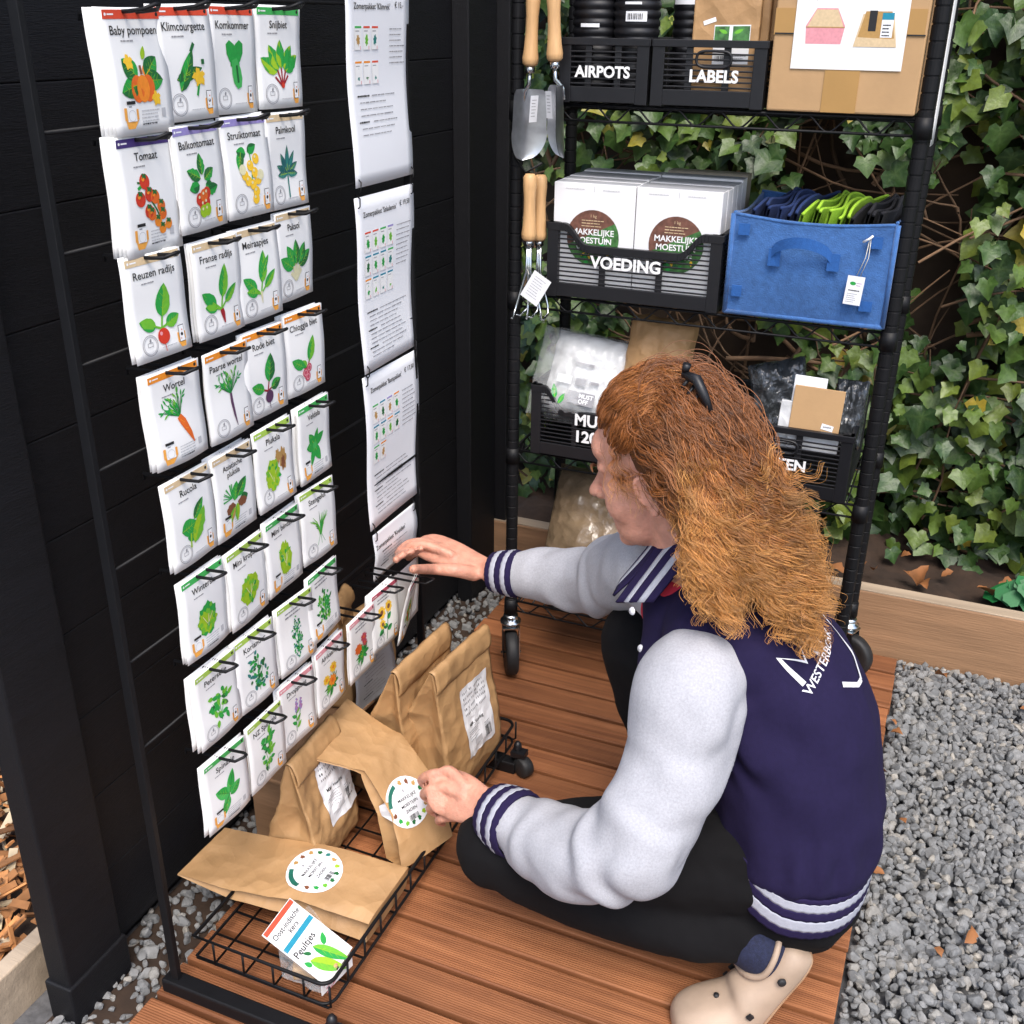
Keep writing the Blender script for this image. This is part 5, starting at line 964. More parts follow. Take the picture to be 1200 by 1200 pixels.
# ---------------------------------------------------------------- info sheets
def sheet(zt, y0, w_, h, seed, label, m='sheet_paper', title='', price='', pics=(0, 0), x=0.006, curl=0.0, cut=None, lines=(14, 0.0085), pl=''):
    a = MB(); wp = lambda u, v: Vector((x+0.004*math.sin(u*2.2+seed)*(1-v)+0.0025*math.sin(v*7+seed)+curl*(1-v)**2*(u**2), y0+u*w_, zt-h*(1-v)))
    def f(u, v): 
        if cut: v = max(v, cut*u) if v < 1 else v
        return wp(u, v)
    a.grid(f, 10, 14, m, True); o = a.build('info_sheet'); tag(o, label, 'sheet', 'printed sheets hanging on the rack'); sm = o.modifiers.new('s', 'SOLIDIFY'); sm.thickness = 0.0004; sm.offset = -1
    r = random.Random(seed); rows, cols = pics
    def lay(b, nm):
        if not b.V: return
        V = [(wp(vx/w_+0.5, vy/h+0.5).x+vz, wp(vx/w_+0.5, vy/h+0.5).y, wp(vx/w_+0.5, vy/h+0.5).z) for vx, vy, vz in b.V]; b.V = V; b.build(nm, o)
    b = Art(base=0.0012)
    if title: b.text(title, -0.022, h/2-0.030, 0.0125, 'ink', 0, 0.012, maxw=0.115)
    if price: b.text(price, 0.066, h/2-0.027, 0.012, 'ink', 0, 0.008)
    lay(b, 'heading'); b = Art(base=0.0012)
    for j in range(rows):
        for i in range(cols):
            if rows == 3 and cols == 4 and seed == 3 and j == 2 and i > 1: continue
            cx_ = -w_/2+0.034+i*0.0265; cy_ = h/2-0.075-j*0.046*(0.86 if rows > 2 else 1.1); b.rect(cx_, cy_, 0.021, 0.034, 'paper', 0); b.rect(cx_, cy_+0.0155, 0.020, 0.003, 'print_'+r.choice(('hred', 'hgrn', 'lav', 'horg', 'hteal')), 1); b.lines(cx_-0.008, cy_+0.010, 0.012, 1, 0.003, 0.0015, 'ink_grey', 1); b.blob(cx_, cy_-0.003, 0.0048, 0.0075, 'print_'+r.choice(('g2', 'g1', 'g3', 'teal2', 'tan', 'g2')), 1, amp=0.35, seed=i+j*5); b.rect(cx_+0.007, cy_-0.014, 0.002, 0.005, 'print_pink', 1)
    lay(b, 'pictures'); b = Art(base=0.0012)
    if pics[0]: b.lines(w_/2-0.070, h/2-0.062, 0.055, 7 if rows < 3 else 9, 0.0085, 0.0016, 'ink_grey', 0, seed=seed)
    lay(b, 'side_text'); b = Art(base=0.0012)
    y = h/2-(0.160 if rows == 2 else (0.195 if rows >= 3 else 0.030)); k = 0
    if rows < 1 and title: y = h/2-0.045
    while y > -h/2+(0.075 if rows == 2 else 0.018):
        if k % 4 == 0: b.lines(-w_/2+0.026, y, 0.04, 1, 0.006, 0.0026, 'ink', 0, seed=k)
        b.lines(-w_/2+(0.070 if k % 4 == 0 else 0.032), y, (w_-0.10) if k % 4 == 0 else (w_-0.062)*r.uniform(0.75, 1), 1, 0.006, 0.0016, 'ink_grey', 0, seed=k*3+seed); y -= 0.0078 if rows != 2 else 0.0098; k += 1
    lay(b, 'text_block')
    for u, v in ((0.05, 0.985), (0.95, 0.985), (0.04, 0.02), (0.96, 0.02)):
        if cut and v < 0.5: continue
        p = wp(u, v); c = MB(); c.tube([(p.x-0.005, p.y+0.004, p.z+0.010), (p.x+0.005, p.y, p.z+0.003), (p.x+0.006, p.y-0.003, p.z-0.009), (p.x+0.003, p.y-0.004, p.z-0.012)], 0.0012, 'black_steel', 5); c.build('clip', o)
    return o
sheet(1.432, 1.534, 0.205, 0.297, 1, 'uppermost printed white sheet with six small packet pictures on the rack', title="Zomerpakket 'Klimrek'", price='€ 15,-', pics=(2, 3))
sheet(1.1188, 1.534, 0.205, 0.297, 2, 'second printed white sheet from the top with three rows of small packet pictures', title="Zomerpakket 'Salademix'", price='€ 19,50', pics=(3, 4))
sheet(0.814, 1.536, 0.205, 0.297, 3, 'third printed white sheet from the top, crowded with close lines of text', title="Zomerpakket 'Basispakket'", price='€ 17,50', pics=(3, 4))
sheet(0.503, 1.548, 0.170, 0.100, 4, 'lowest small printed white sheet right above the reaching hand', title="Zomerpakket 'Kruiden'", price='', pics=(0, 0), curl=0.0)
o_ = sheet(0.300, 1.455, 0.14, 0.155, 5, 'greyish printed sheet hanging low behind the orange flower packet', m='sheet_grey', title='', pics=(0, 0), curl=0.01)
# ---------------------------------------------------------------- kraft paper bags
def gauss_noise(p, s): return noise.noise((p[0]*s, p[1]*s, p[2]*s))
def kraft_bag(name, T, W_, D_, H_, label, fold=0.05, crump=0.004, flat=0.25, labelfn=None, lean=0.0, seed=0, belly=1.0, flap=None, nu=26, nv=34):
    """gusseted bag: x width, y depth (front is -y), z up; pinches to a folded top"""
    a = MB(); ring = []
    n = nu
    per = []
    for i in range(n): per.append((-0.5+i/n, -0.5))
    for i in range(8): per.append((0.5, -0.5+i/8))
    for i in range(n): per.append((0.5-i/n, 0.5))
    for i in range(8): per.append((-0.5, 0.5-i/8))
    m_ = len(per); vs = []
    for j in range(nv+1):
        v = j/nv; z = v*H_
        dd = D_*(1-v**1.6)*(1+0.18*belly*math.sin(PI*min(1, v*1.5)))+0.004
        ww = W_*(1+0.02*math.sin(v*5+seed))
        for (px_, py) in per:
            x = px_*ww; y = py*dd
            if abs(abs(px_)-0.5) < 1e-6 and abs(py) < 0.5: x -= math.copysign(1, px_)*min(0.028, dd*0.36)*(1-2*abs(py))*min(1, v*2.2)   # gusset fold
            p = (x, y, z); nn = gauss_noise((x+seed, y, z), 16)*0.7+abs(gauss_noise((x, y+seed, z), 34))*0.9-0.3+0.35*gauss_noise((x, y+seed, z), 70)
            k = 1.1*crump*nn*(0.35+0.65*math.sin(PI*min(1, 0.15+v*0.85)))
            edge = abs(py) > 0.49
            y += (k if py < 0 else -k)*(1 if edge else 0.4); x += 0.4*k
            y += lean*v*v
            vs.append((x, y, z))
    fs = []
    for j in range(nv):
        for i in range(m_): fs.append((j*m_+i, j*m_+(i+1) % m_, (j+1)*m_+(i+1) % m_, (j+1)*m_+i))
    fs.append(tuple(range(m_-1, -1, -1)))
    a.add(vs, fs, 'kraft', False)
    for q in range(len(a.S)-1): a.S[q] = True
    o = a.build(name, T=T); tag(o, label, 'paper bag', 'brown paper bags in the rack basket')
    if fold:
        a = MB(); hh = fold; zt = H_
        def ff(u, v):
            x = (u-0.5)*W_*0.995; ang = v
            # over the top and down the front
            if v < 0.2: y, z = 0.006-0.012*(v/0.2), zt+0.003*math.sin(PI*v/0.2)
            else: y, z = -0.0062-0.004*math.sin(PI*(v-0.2)/0.8)-0.012*(v-0.2), zt-hh*(v-0.2)/0.8
            y += lean+0.0022*noise.noise((u*6+seed, v*3, 1)); return T @ Vector((x, y-0.001, z+0.0015*noise.noise((u*4, seed, 2))))
        a.grid(ff, 20, 12, 'kraft'); fo = a.build('folded_top', o); s = fo.modifiers.new('s', 'SOLIDIFY'); s.thickness = 0.0012
    return o
def surf_label(parent, T, art, fy, name='label'):
    V = []
    for x, y, z in art.V: V.append((x, fy(x, y)-z, y))
    art.V = V; return art.build(name, parent, T=T)
def bagT(c, yaw, tx=0.0, ty=0.0): return Matrix.Translation(c) @ Matrix.Rotation(yaw, 4, 'Z') @ Matrix.Rotation(tx, 4, 'X') @ Matrix.Rotation(ty, 4, 'Y')
def flat_bag_label(parent, bag_obj, T, cx, cz, art, name='label', lift=0.0018):
    """drop the print onto the bag's front by casting along +y of the bag"""
    dg = bpy.context.evaluated_depsgraph_get(); me = bag_obj.data
    bvs = [BVHTree.FromPolygons([v.co[:] for v in me.vertices], [p.vertices[:] for p in me.polygons])]
    Ti = T; R3 = T.to_3x3(); d = (R3 @ Vector((0, 1, 0))).normalized(); V = []
    # plane through four hits so that the sticker stays a sticker
    hits = {}
    def hit(x, z):
        o = Ti @ Vector((x, -0.4, z)); h = bvs[0].ray_cast(o, d); return h[0] if h[0] else Ti @ Vector((x, 0, z))
    for x, y, z in art.V:
        p = hit(cx+x, cz+y); V.append(p-d*(lift+z*1.0))
    art.V = V; return art.build(name, parent)
def address_label(w_=0.096, h=0.140):
    b = Art(base=0.0); nx, ny = 18, 26
    for j in range(ny):
        for i in range(nx): b.rect(-w_/2+w_*(i+0.5)/nx, -h/2+h*(j+0.5)/ny, w_/nx*1.001, h/ny*1.001, 'label_white', 0)
    r = random.Random(4)
    for j in range(5):
        y = h/2-0.012-j*0.0105; x = -w_/2+0.010
        while x < w_/2-0.010: b.rect(x, y, 0.0022, 0.0042, 'ink_grey' if r.random() < 0.7 else 'ink', 4); x += r.choice((0.0045, 0.0055, 0.009))
    b.text('MM- Voeding', -0.010, -0.008, 0.0085, 'ink', 5, 0.015); b.lines(-w_/2+0.008, -0.018, 0.040, 5, 0.0045, 0.0010, 'ink_grey', 4); b.rect(-0.012, -0.046, 0.024, 0.012, 'ink_pale', 4); b.barcode(0.022, -0.044, 0.022, 0.020, 'ink', 4); b.lines(0.012, -0.026, 0.02, 3, 0.004, 0.001, 'ink_grey', 4)
    return b
def round_sticker(r=0.046):
    b = Art(base=0.0); n = 28
    for k in range(6):
        r0, r1 = r*k/6, r*(k+1)/6
        for i in range(n):
            t0, t1 = 2*PI*i/n, 2*PI*(i+1)/n; b.poly([(r0*math.cos(t0), r0*math.sin(t0)), (r1*math.cos(t0), r1*math.sin(t0)), (r1*math.cos(t1), r1*math.sin(t1)), (r0*math.cos(t1), r0*math.sin(t1))] if k else [(0, 0), (r1*math.cos(t0), r1*math.sin(t0)), (r1*math.cos(t1), r1*math.sin(t1))], 'label_white', 0)
    b.ring(0, 0, r*0.90, r*0.16, 'print_seal', 5, 12, 1.9, 3.0)
    q = random.Random(6)
    for i in range(12): t = 1.55-i*0.40; b.blob(r*0.80*math.cos(t), r*0.80*math.sin(t), 0.0036, 0.0042, 'print_'+q.choice(('g1', 'g3', 'lime', 'teal2', 'brn', 'g2', 'tan')), 5, amp=0.3, seed=i, n=12)
    for i, ln in enumerate(('MAKKELIJKE', 'MOESTUIN', 'ZADEN')): b.text(ln, 0.001, r*0.22-i*r*0.26, 0.0075, 'ink', 5, 0.01, maxw=r*1.05)
    b.leaf(0, r*0.42, 1.57, 0.006, 0.003, 'ink_grey', 5); b.barcode(0.002, -r*0.60, 0.020, 0.009, 'ink', 5)
    return b
# A standing front right, B behind it, C upright under the packets, D leaning, E lying
TA = bagT((0.156, 1.505, 0.036), PI/2-0.10, 0.16); A_ = kraft_bag('paper_bag', TA, 0.195, 0.135, 0.300, 'upright brown paper bag with white text label, front one of the standing pair', 0.040, 0.0055, seed=1); flat_bag_label(A_, A_, TA, 0.022, 0.160, address_label())
TB = bagT((0.086, 1.485, 0.036), PI/2-0.05, 0.16); B_ = kraft_bag('paper_bag', TB, 0.195, 0.11, 0.295, 'upright brown paper bag with white label, rear one of the standing pair', 0.045, 0.0055, seed=4); flat_bag_label(B_, B_, TB, 0.035, 0.150, address_label())
TC = bagT((0.042, 1.235, 0.036), PI/2+0.05, 0.02); C_ = kraft_bag('paper_bag', TC, 0.150, 0.085, 0.225, 'crumpled brown paper bag standing close to the rack below the flower packets', 0.04, 0.0075, seed=7); flat_bag_label(C_, C_, TC, 0.030, 0.135, address_label())
# leaning bag D: body from the basket floor up to a ridge, its top folded over towards the wall
def slab_bag(name, pts_front, thick, label, seed, cuts=None):
    """flat filled bag given by a bilinear centre sheet (list of rows of left/right points) and a thickness"""
    rows = [(Vector(l), Vector(r_)) for l, r_ in pts_front]; a = MB(); nu, nv = 22, 14*(len(rows)-1); nn = len(rows)-1
    def cen(u, v):
        k = min(nn-1, int(v*nn)); t = v*nn-k; l = rows[k][0].lerp(rows[k+1][0], t); r_ = rows[k][1].lerp(rows[k+1][1], t); return l.lerp(r_, u)
    def nrm(u, v):
        e = 0.02; du = cen(min(1, u+e), v)-cen(max(0, u-e), v); v0, v1 = max(0, v-e*2), min(1, v+e*2); dv = cen(u, v1)-cen(u, v0); n = du.cross(dv); return n.normalized()
    def f(sg_):
        def g_(u, v):
            x = abs(2*u-1); t = thick(v)*(1-0.15*x**6); c = cen(u, v); n = nrm(u, v)
            k = 0.0042*(noise.noise((c.x*17+seed, c.y*17, c.z*17))*0.7+abs(noise.noise((c.x*36, c.y*36+seed, c.z*36)))*0.8-0.25)
            return c+n*(sg_*t/2+k*(1 if sg_ > 0 else 0.5))
        return g_
    F_, B2 = f(1), f(-1); a.grid(F_, nu, nv, 'kraft'); a.grid(lambda u, v: B2(1-u, v), nu, nv, 'kraft')
    for u in (0.0, 1.0):
        # gusset: inward fold between the faces
        def gs(s, v, u=u):
            p, q = F_(u, v), B2(u, v); m_ = p.lerp(q, s); c0 = cen(0.5, v)-cen(u, v); return m_+c0.normalized()*min(0.022, thick(v)*0.45)*(1-abs(2*s-1))
        a.grid((lambda s, v: gs(s, v)) if u == 0 else (lambda s, v: gs(1-s, v)), 6, nv, 'kraft')
    for v in (0.0, 1.0): a.grid((lambda u, s: F_(u, v).lerp(B2(u, v), s)) if v == 1 else (lambda u, s: B2(u, v).lerp(F_(u, v), s)), nu, 3, 'kraft')
    o = a.build(name); return tag(o, label, 'paper bag', 'brown paper bags in the rack basket'), cen, nrm
def lay_on(parent, obj, art, c, U, V, lift=0.0016):
    me = obj.data; bv = BVHTree.FromPolygons([v.co[:] for v in me.vertices], [p.vertices[:] for p in me.polygons]); M_ = frame(c, U, V); N = M_.to_3x3() @ Vector((0, 0, 1)); out_ = []
    for x, y, z in art.V:
        p = M_ @ Vector((x, y, 0.0)); h = bv.ray_cast(p+N*0.05, -N)[0]; out_.append((h if h else p)+N*(lift+z))
    art.V = out_; return art.build('label', parent)
d4, d3 = pZ(425, 905, 0.205), pZ(468, 862, 0.205); d6, d5 = pZ(462, 1012, 0.052), pZ(523, 978, 0.058)
d1, d2 = pZ(348, 884, 0.245), pZ(407, 820, 0.235)
D_, cD, nD = slab_bag('paper_bag', [(d6, d5), (d4.lerp(d6, 0.5)+Vector((0.012, 0, 0.012)), d3.lerp(d5, 0.5)+Vector((0.012, 0, 0.012))), (d4, d3), (d1, d2)], lambda v: 0.060*(1-min(1, max(0, v)/0.70))**0.6+0.005, 'brown paper bag with round sticker leaning on the basket rail, its top folded over', 3)
lay_on(D_, D_, round_sticker(0.043), cD(0.40, 0.335), d5-d6, d4-d6)
e1, e2 = pZ(209, 1031, 0.080), pZ(264, 976, 0.085); e4, e3 = pZ(430, 1084, 0.078), pZ(477, 1018, 0.086)
E_, cE, nE = slab_bag('paper_bag', [(e4-Vector((0, 0, 0.018)), e3-Vector((0, 0, 0.018))), (e4.lerp(e1, 0.35), e3.lerp(e2, 0.35)), (e4.lerp(e1, 0.72)+Vector((0, 0, -0.006)), e3.lerp(e2, 0.72)+Vector((0, 0, 0.004))), (e1+Vector((0, 0, 0.012)), e2+Vector((0, 0, 0.010)))], lambda v: 0.050*(1-max(0, v)**1.5)+0.004, 'brown paper bag with round sticker lying flat across the front of the basket', 8)
lay_on(E_, E_, round_sticker(0.047), cE(0.50, 0.36), (e2-e1), (e1-e4))
for i, (u, v, yw) in enumerate(((397, 700, 0.3), (430, 708, -0.2))):
    c = pX(u, v, -0.055); T = bagT((c.x, c.y, 0.16+0.0), PI/2+yw, 0.0); kraft_bag('paper_bag', T, 0.10, 0.05, c.z-0.16, ('small brown paper bag peeping out behind the rack, left one', 'small brown paper bag peeping out behind the rack, right one')[i], 0.03, 0.003, seed=20+i)
a = MB(); a.box((-0.055, 1.44, 0.15), (0.12, 0.42, 0.008), 'timber'); a.box((-0.055, 1.27, 0.058), (0.10, 0.03, 0.175), 'timber'); a.box((-0.055, 1.61, 0.058), (0.10, 0.03, 0.175), 'timber'); tag(a.build('low_shelf', bevel=0.002), 'low wooden ledge behind the rack carrying two small brown paper bags', 'ledge')
# ---------------------------------------------------------------- clear pack with the peas card
q1, q2 = pZ(309, 1094, 0.118), pZ(345, 1046, 0.128); q3, q4 = pZ(412, 1120, 0.062), pZ(376, 1156, 0.056)
cb2 = empty('seed_box', (0.2, 0.99, 0.04), 'clear plastic pack with a white Peultjes seed card in the basket corner', 'seed pack')
Tc = frame((q1+q2+q3+q4)/4, q2-q1, q1-q4); w_ = ((q2-q1).length+(q3-q4).length)/2; h = ((q1-q4).length+(q2-q3).length)/2
a = MB(); a.box((0, 0, 0), (w_, h, 0.0016), 'paper'); a.build('card', cb2, T=Tc)
b = Art(base=0.0012); b.rect(0, h/2-0.005, w_*0.96, 0.008, 'print_hred', 0); b.text('Oost-indische', 0.0, h/2-0.020, 0.0125, 'ink', 0, 0.016, maxw=w_*0.85); b.text('kers', 0.004, h/2-0.031, 0.0120, 'ink', 0, 0.016); b.rect(0, h/2-0.044, w_*0.96, 0.0085, 'print_hteal', 0); b.text('Peultjes', -0.008, h/2-0.062, 0.0155, 'ink', 0, 0.016); b.lines(-0.02, h/2-0.053, 0.035, 1, 0.003, 0.001, 'ink_pale', 0)
k = h/2-0.108
b.leaf(-0.022, k+0.026, -1.10, 0.060, 0.021, 'print_g3', 1, 'print_lime', wav=0.05); b.leaf(-0.002, k+0.036, -1.22, 0.064, 0.018, 'print_g2', 2, 'print_g3'); b.leaf(-0.026, k+0.018, 1.9, 0.014, 0.008, 'print_g2', 2); b.leaf(0.012, k+0.022, 0.8, 0.020, 0.010, 'print_g2', 2); b.leaf(-0.012, k+0.03, 2.2, 0.014, 0.006, 'print_g1', 2)
b.build('print', cb2, T=Tc)
U = (q2-q1).normalized(); dn = (q4-q1).normalized()
f0, f1 = q4, q3; dz = Vector((0, 0, -0.020))
a = MB(); a.add([f0, f1, f1+dz+U*0.0, f0+dz], [(0, 1, 2, 3)], 'paper'); fl = a.build('card_flap', cb2); s = fl.modifiers.new('s', 'SOLIDIFY'); s.thickness = 0.001
b = Art(base=0.001); b.lines(-w_*0.40, 0.004, w_*0.7, 2, 0.009, 0.0035, 'print_pink', 0, seed=4); b.disc(w_*0.05, 0.011, 0.003, 'ink', 0); b.build('flap_print', cb2, T=frame((f0+f1)/2+dz*0.4, U, (0, 0, 1)))
a = MB(); zb = 0.036
A3 = [q1.lerp(q4, 0.25), q2.lerp(q3, 0.25), q3, q4]; off = Vector((0.004, -0.004, 0.002))
top = [p+Vector((0, 0, 0.006)) for p in A3]; bot = [Vector((p.x-0.002, p.y+0.004, zb)) for p in A3]
outer = [Vector((p.x, p.y, p.z)) for p in top]+bot
a.add(outer, [(4, 5, 1, 0), (5, 6, 2, 1), (6, 7, 3, 2), (7, 4, 0, 3), (7, 6, 5, 4)], 'clear_film'); fm = a.build('clear_tray', cb2); s = fm.modifiers.new('sub', 'SUBSURF'); s.subdivision_type = 'SIMPLE'; s.levels = 4; s.render_levels = 4
tx = bpy.data.textures.new('crinkle', 'CLOUDS'); tx.noise_scale = 0.02; dpm = fm.modifiers.new('d', 'DISPLACE'); dpm.texture = tx; dpm.strength = 0.006; dpm.mid_level = 0.5
a = MB(); a.box((bot[0]+bot[2])/2+Vector((-0.004, 0.006, 0.016)), (0.07, 0.055, 0.024), 'kraft_light', Matrix.Rotation(0.5, 3, 'Z')); a.build('seeds', cb2, bevel=0.004)
# ================================================================ the crouching woman
HC = Vector((0.578, 1.400, 0.795)); YAW, PIT = math.radians(173), math.radians(20)
HF = Vector((math.cos(YAW)*math.cos(PIT), math.sin(YAW)*math.cos(PIT), -math.sin(PIT)))
HL = Vector((0, 0, 1)).cross(HF).normalized(); HU = HF.cross(HL)
HM = Matrix.Identity(4)
for i in range(3): HM[i][0], HM[i][1], HM[i][2], HM[i][3] = HF[i], HL[i], HU[i], HC[i]
h = lambda x, y, z: HM @ Vector((x, y, z))
def catmull(P, n):
    P = [np.array(p, float) for p in P]; Q = [2*P[0]-P[1]]+P+[2*P[-1]-P[-2]]; out_ = []
    for i in range(1, len(Q)-2):
        for k in range(n):
            t = k/n; a, b, c, d = Q[i-1], Q[i], Q[i+1], Q[i+2]; out_.append(0.5*((2*b)+(c-a)*t+(2*a-5*b+4*c-d)*t*t+(3*b-a-3*c+d)*t**3))
    out_.append(Q[-2]); return out_
class Org(MB):
    """overlapping closed shapes, fused afterwards into one skin by a voxel remesh"""
    def limb(s, pts, flat=1.0, hint=None, n=18, sub=6):
        D = catmull([(*p[0], p[1]) for p in pts], sub); k = len(D); vs = []; fs = []; up = Vector(hint) if hint else None
        rings = []
        for i in range(k):
            p = Vector(D[i][:3]); r = D[i][3]; t = Vector(D[min(i+1, k-1)][:3])-Vector(D[max(i-1, 0)][:3]); t.normalize(); rings.append((p, r, t))
        p, r, t = rings[0]; pre = [(p-t*r*math.cos(q), max(r*math.sin(q), 1e-4), t) for q in (0.15, 0.6, 1.1)]
        p, r, t = rings[-1]; post = [(p+t*r*math.sin(q), max(r*math.cos(q), 1e-4), t) for q in (0.45, 0.95, 1.42)]
        rings = pre+rings+post
        for p, r, t in rings:
            if up is None: up = t.orthogonal()
            u = (up-t*up.dot(t)).normalized(); sd = t.cross(u)
            if hint is None: up = u
            for j in range(n): q = 2*PI*j/n; vs.append(p+u*math.cos(q)*r*flat+sd*math.sin(q)*r)
        for i in range(len(rings)-1):
            for j in range(n): fs.append((i*n+j, i*n+(j+1) % n, (i+1)*n+(j+1) % n, (i+1)*n+j))
        fs.append(tuple(range(n-1, -1, -1))); fs.append(tuple((len(rings)-1)*n+j for j in range(n))); s.add(vs, fs, 'skin')
    def ell(s, M_, c, r, n=18):
        vs = []; fs = []; m_ = 12
        for i in range(m_+1):
            a_ = PI*i/m_
            for j in range(n): q = 2*PI*j/n; vs.append(M_ @ Vector((c[0]+r[0]*max(math.sin(a_), 1e-3)*math.cos(q), c[1]+r[1]*max(math.sin(a_), 1e-3)*math.sin(q), c[2]+r[2]*math.cos(a_))))
        for i in range(m_):
            for j in range(n): fs.append((i*n+j, (i+1)*n+j, (i+1)*n+(j+1) % n, i*n+(j+1) % n))
        fs.append(tuple(range(n))); fs.append(tuple(m_*n+j for j in range(n-1, -1, -1))); s.add(vs, fs, 'skin')
    def loft(s, secs, n=32):
        vs = []; fs = []
        for C_, A, B in secs:
            for j in range(n):
                q = 2*PI*j/n; c, sn = math.cos(q), math.sin(q); e = 0.86
                vs.append(C_+A*math.copysign(abs(c)**e, c)+B*math.copysign(abs(sn)**e, sn))
        for i in range(len(secs)-1):
            for j in range(n): fs.append((i*n+j, i*n+(j+1) % n, (i+1)*n+(j+1) % n, (i+1)*n+j))
        fs.append(tuple(range(n-1, -1, -1))); fs.append(tuple((len(secs)-1)*n+j for j in range(n))); s.add(vs, fs, 'skin')
    def fuse(s, name, m, voxel, smooth, parent=None, it=0.5):
        bm = bmesh.new(); me = bpy.data.meshes.new(name); me.from_pydata(s.V, [], s.F); bm.from_mesh(me); bmesh.ops.recalc_face_normals(bm, faces=bm.faces); bm.to_mesh(me); bm.free()
        o = bpy.data.objects.new(name, me); col.objects.link(o)
        r = o.modifiers.new('r', 'REMESH'); r.mode = 'VOXEL'; r.voxel_size = voxel
        if smooth: q = o.modifiers.new('s', 'SMOOTH'); q.factor = it; q.iterations = smooth
        bpy.context.view_layer.update(); simple_mod_mesh(o); o.data.materials.clear(); o.data.materials.append(MATS[m]); o.data.polygons.foreach_set('use_smooth', [True]*len(o.data.polygons))
        o.name = name
        if parent: o.parent = parent
        return o
def displace(o, fn):
    me = o.data; n = len(me.vertices); co_ = np.empty(n*3); me.vertices.foreach_get('co', co_); no = np.empty(n*3); me.vertices.foreach_get('normal', no); co_ = co_.reshape(-1, 3); no = no.reshape(-1, 3)
    k = np.array([fn(Vector(p)) for p in co_]); co_ += no*k[:, None]; me.vertices.foreach_set('co', co_.ravel()); me.update()
# --- joints
LSH, LEL, LWR = Vector((0.690, 1.228, 0.548)), Vector((0.645, 1.108, 0.340)), Vector((0.408, 1.203, 0.255))
RSH, REL, RWR = Vector((0.560, 1.485, 0.585)), Vector((0.42, 1.605, 0.472)), pd(578, 670, 2.005)
NB = Vector((0.655, 1.395, 0.635))
b = Org()
b.ell(HM, (-0.015, 0, 0.032), (0.096, 0.075, 0.090)); b.ell(HM, (0.034, 0, -0.030), (0.060, 0.058, 0.086)); b.ell(HM, (0.040, 0, -0.072), (0.050, 0.050, 0.044)); b.ell(HM, (0.072, 0, -0.098), (0.020, 0.022, 0.017))
for s_ in (-1, 1): b.ell(HM, (0.048, s_*0.034, -0.034), (0.032, 0.028, 0.036)); b.ell(HM, (0.097, s_*0.010, -0.026), (0.012, 0.0075, 0.0075)); b.ell(HM, (0.070, s_*0.030, -0.012), (0.014, 0.016, 0.006))
b.ell(HM, (0.064, 0, 0.022), (0.024, 0.048, 0.016)); b.ell(HM, (0.062, 0, 0.050), (0.026, 0.050, 0.030))
b.limb([(h(0.084, 0, 0.016), 0.0072), (h(0.101, 0, -0.006), 0.0080), (h(0.114, 0, -0.021), 0.0100)], sub=4); b.ell(HM, (0.086, 0, -0.054), (0.011, 0.022, 0.0065)); b.ell(HM, (0.083, 0, -0.066), (0.011, 0.019, 0.0065)); b.ell(HM, (0.074, 0, -0.082), (0.012, 0.018, 0.010))
EM = {}
for s_ in (-1, 1):
    M_ = HM @ Matrix.Translation((-0.010, s_*0.074, -0.016)) @ Matrix.Rotation(s_*0.35, 4, 'Z') @ Matrix.Rotation(0.2, 4, 'Y'); EM[s_] = M_
    b.ell(M_, (0, 0, 0), (0.016, 0.006, 0.029)); b.ell(M_, (0.002, 0, -0.027), (0.008, 0.005, 0.010)); b.limb([(M_ @ Vector((0.012, s_*0.003, -0.010)), 0.003), (M_ @ Vector((0.012, s_*0.005, 0.016)), 0.0035), (M_ @ Vector((0, s_*0.007, 0.029)), 0.004), (M_ @ Vector((-0.016, s_*0.006, 0.010)), 0.004), (M_ @ Vector((-0.010, s_*0.005, -0.018)), 0.0035), (M_ @ Vector((0.002, s_*0.004, -0.032)), 0.004)], n=8, sub=4)
b.limb([(h(-0.022, 0, -0.035), 0.058), (h(-0.020, 0, -0.085), 0.054), (NB, 0.060), (NB+Vector((0.03, 0, -0.06)), 0.056)])
b.limb([(Vector((0.69, 1.395, 0.56)), 0.055), (Vector((0.76, 1.385, 0.46)), 0.09), (Vector((0.82, 1.37, 0.33)), 0.11), (Vector((0.84, 1.36, 0.25)), 0.115)])
b.limb([(Vector((0.70, 1.36, 0.56)), 0.05), (LSH, 0.046), (LSH.lerp(LEL, 0.5), 0.040), (LEL, 0.033), (LEL.lerp(LWR, 0.4)-Vector((0, 0, 0.008)), 0.031), (LWR, 0.0265)]); b.limb([(Vector((0.68, 1.42, 0.56)), 0.05), (RSH, 0.05), (RSH.lerp(REL, 0.6), 0.042), (REL, 0.036), (REL.lerp(RWR, 0.5), 0.034), (RWR, 0.0255)])
# left hand: fist over the bag edge, seen from its back
lw = LWR; 
K = [pd(527, 904, 1.745), pd(522, 922, 1.735), pd(526, 941, 1.735), pd(534, 957, 1.745)]
Pm = [pd(505, 908, 1.755), pd(504, 926, 1.745), pd(510, 944, 1.745), pd(518, 959, 1.752)]
Dm = [pd(494, 914, 1.785), pd(497, 931, 1.778), pd(504, 948, 1.778), pd(514, 962, 1.780)]
Tp = [pd(500, 922, 1.808), pd(503, 937, 1.802), pd(510, 953, 1.800), pd(519, 965, 1.798)]
rr = [0.0088, 0.0092, 0.0088, 0.0078]
mid = (K[0]+K[3])/2
b.limb([(lw, 0.0265), (lw.lerp(mid, 0.30), 0.031), (lw.lerp(mid, 0.7), 0.039), (mid, 0.040), (mid.lerp((Pm[1]+Pm[2])/2, 0.25), 0.036)], flat=0.40, hint=(CAM-mid).normalized(), sub=5)
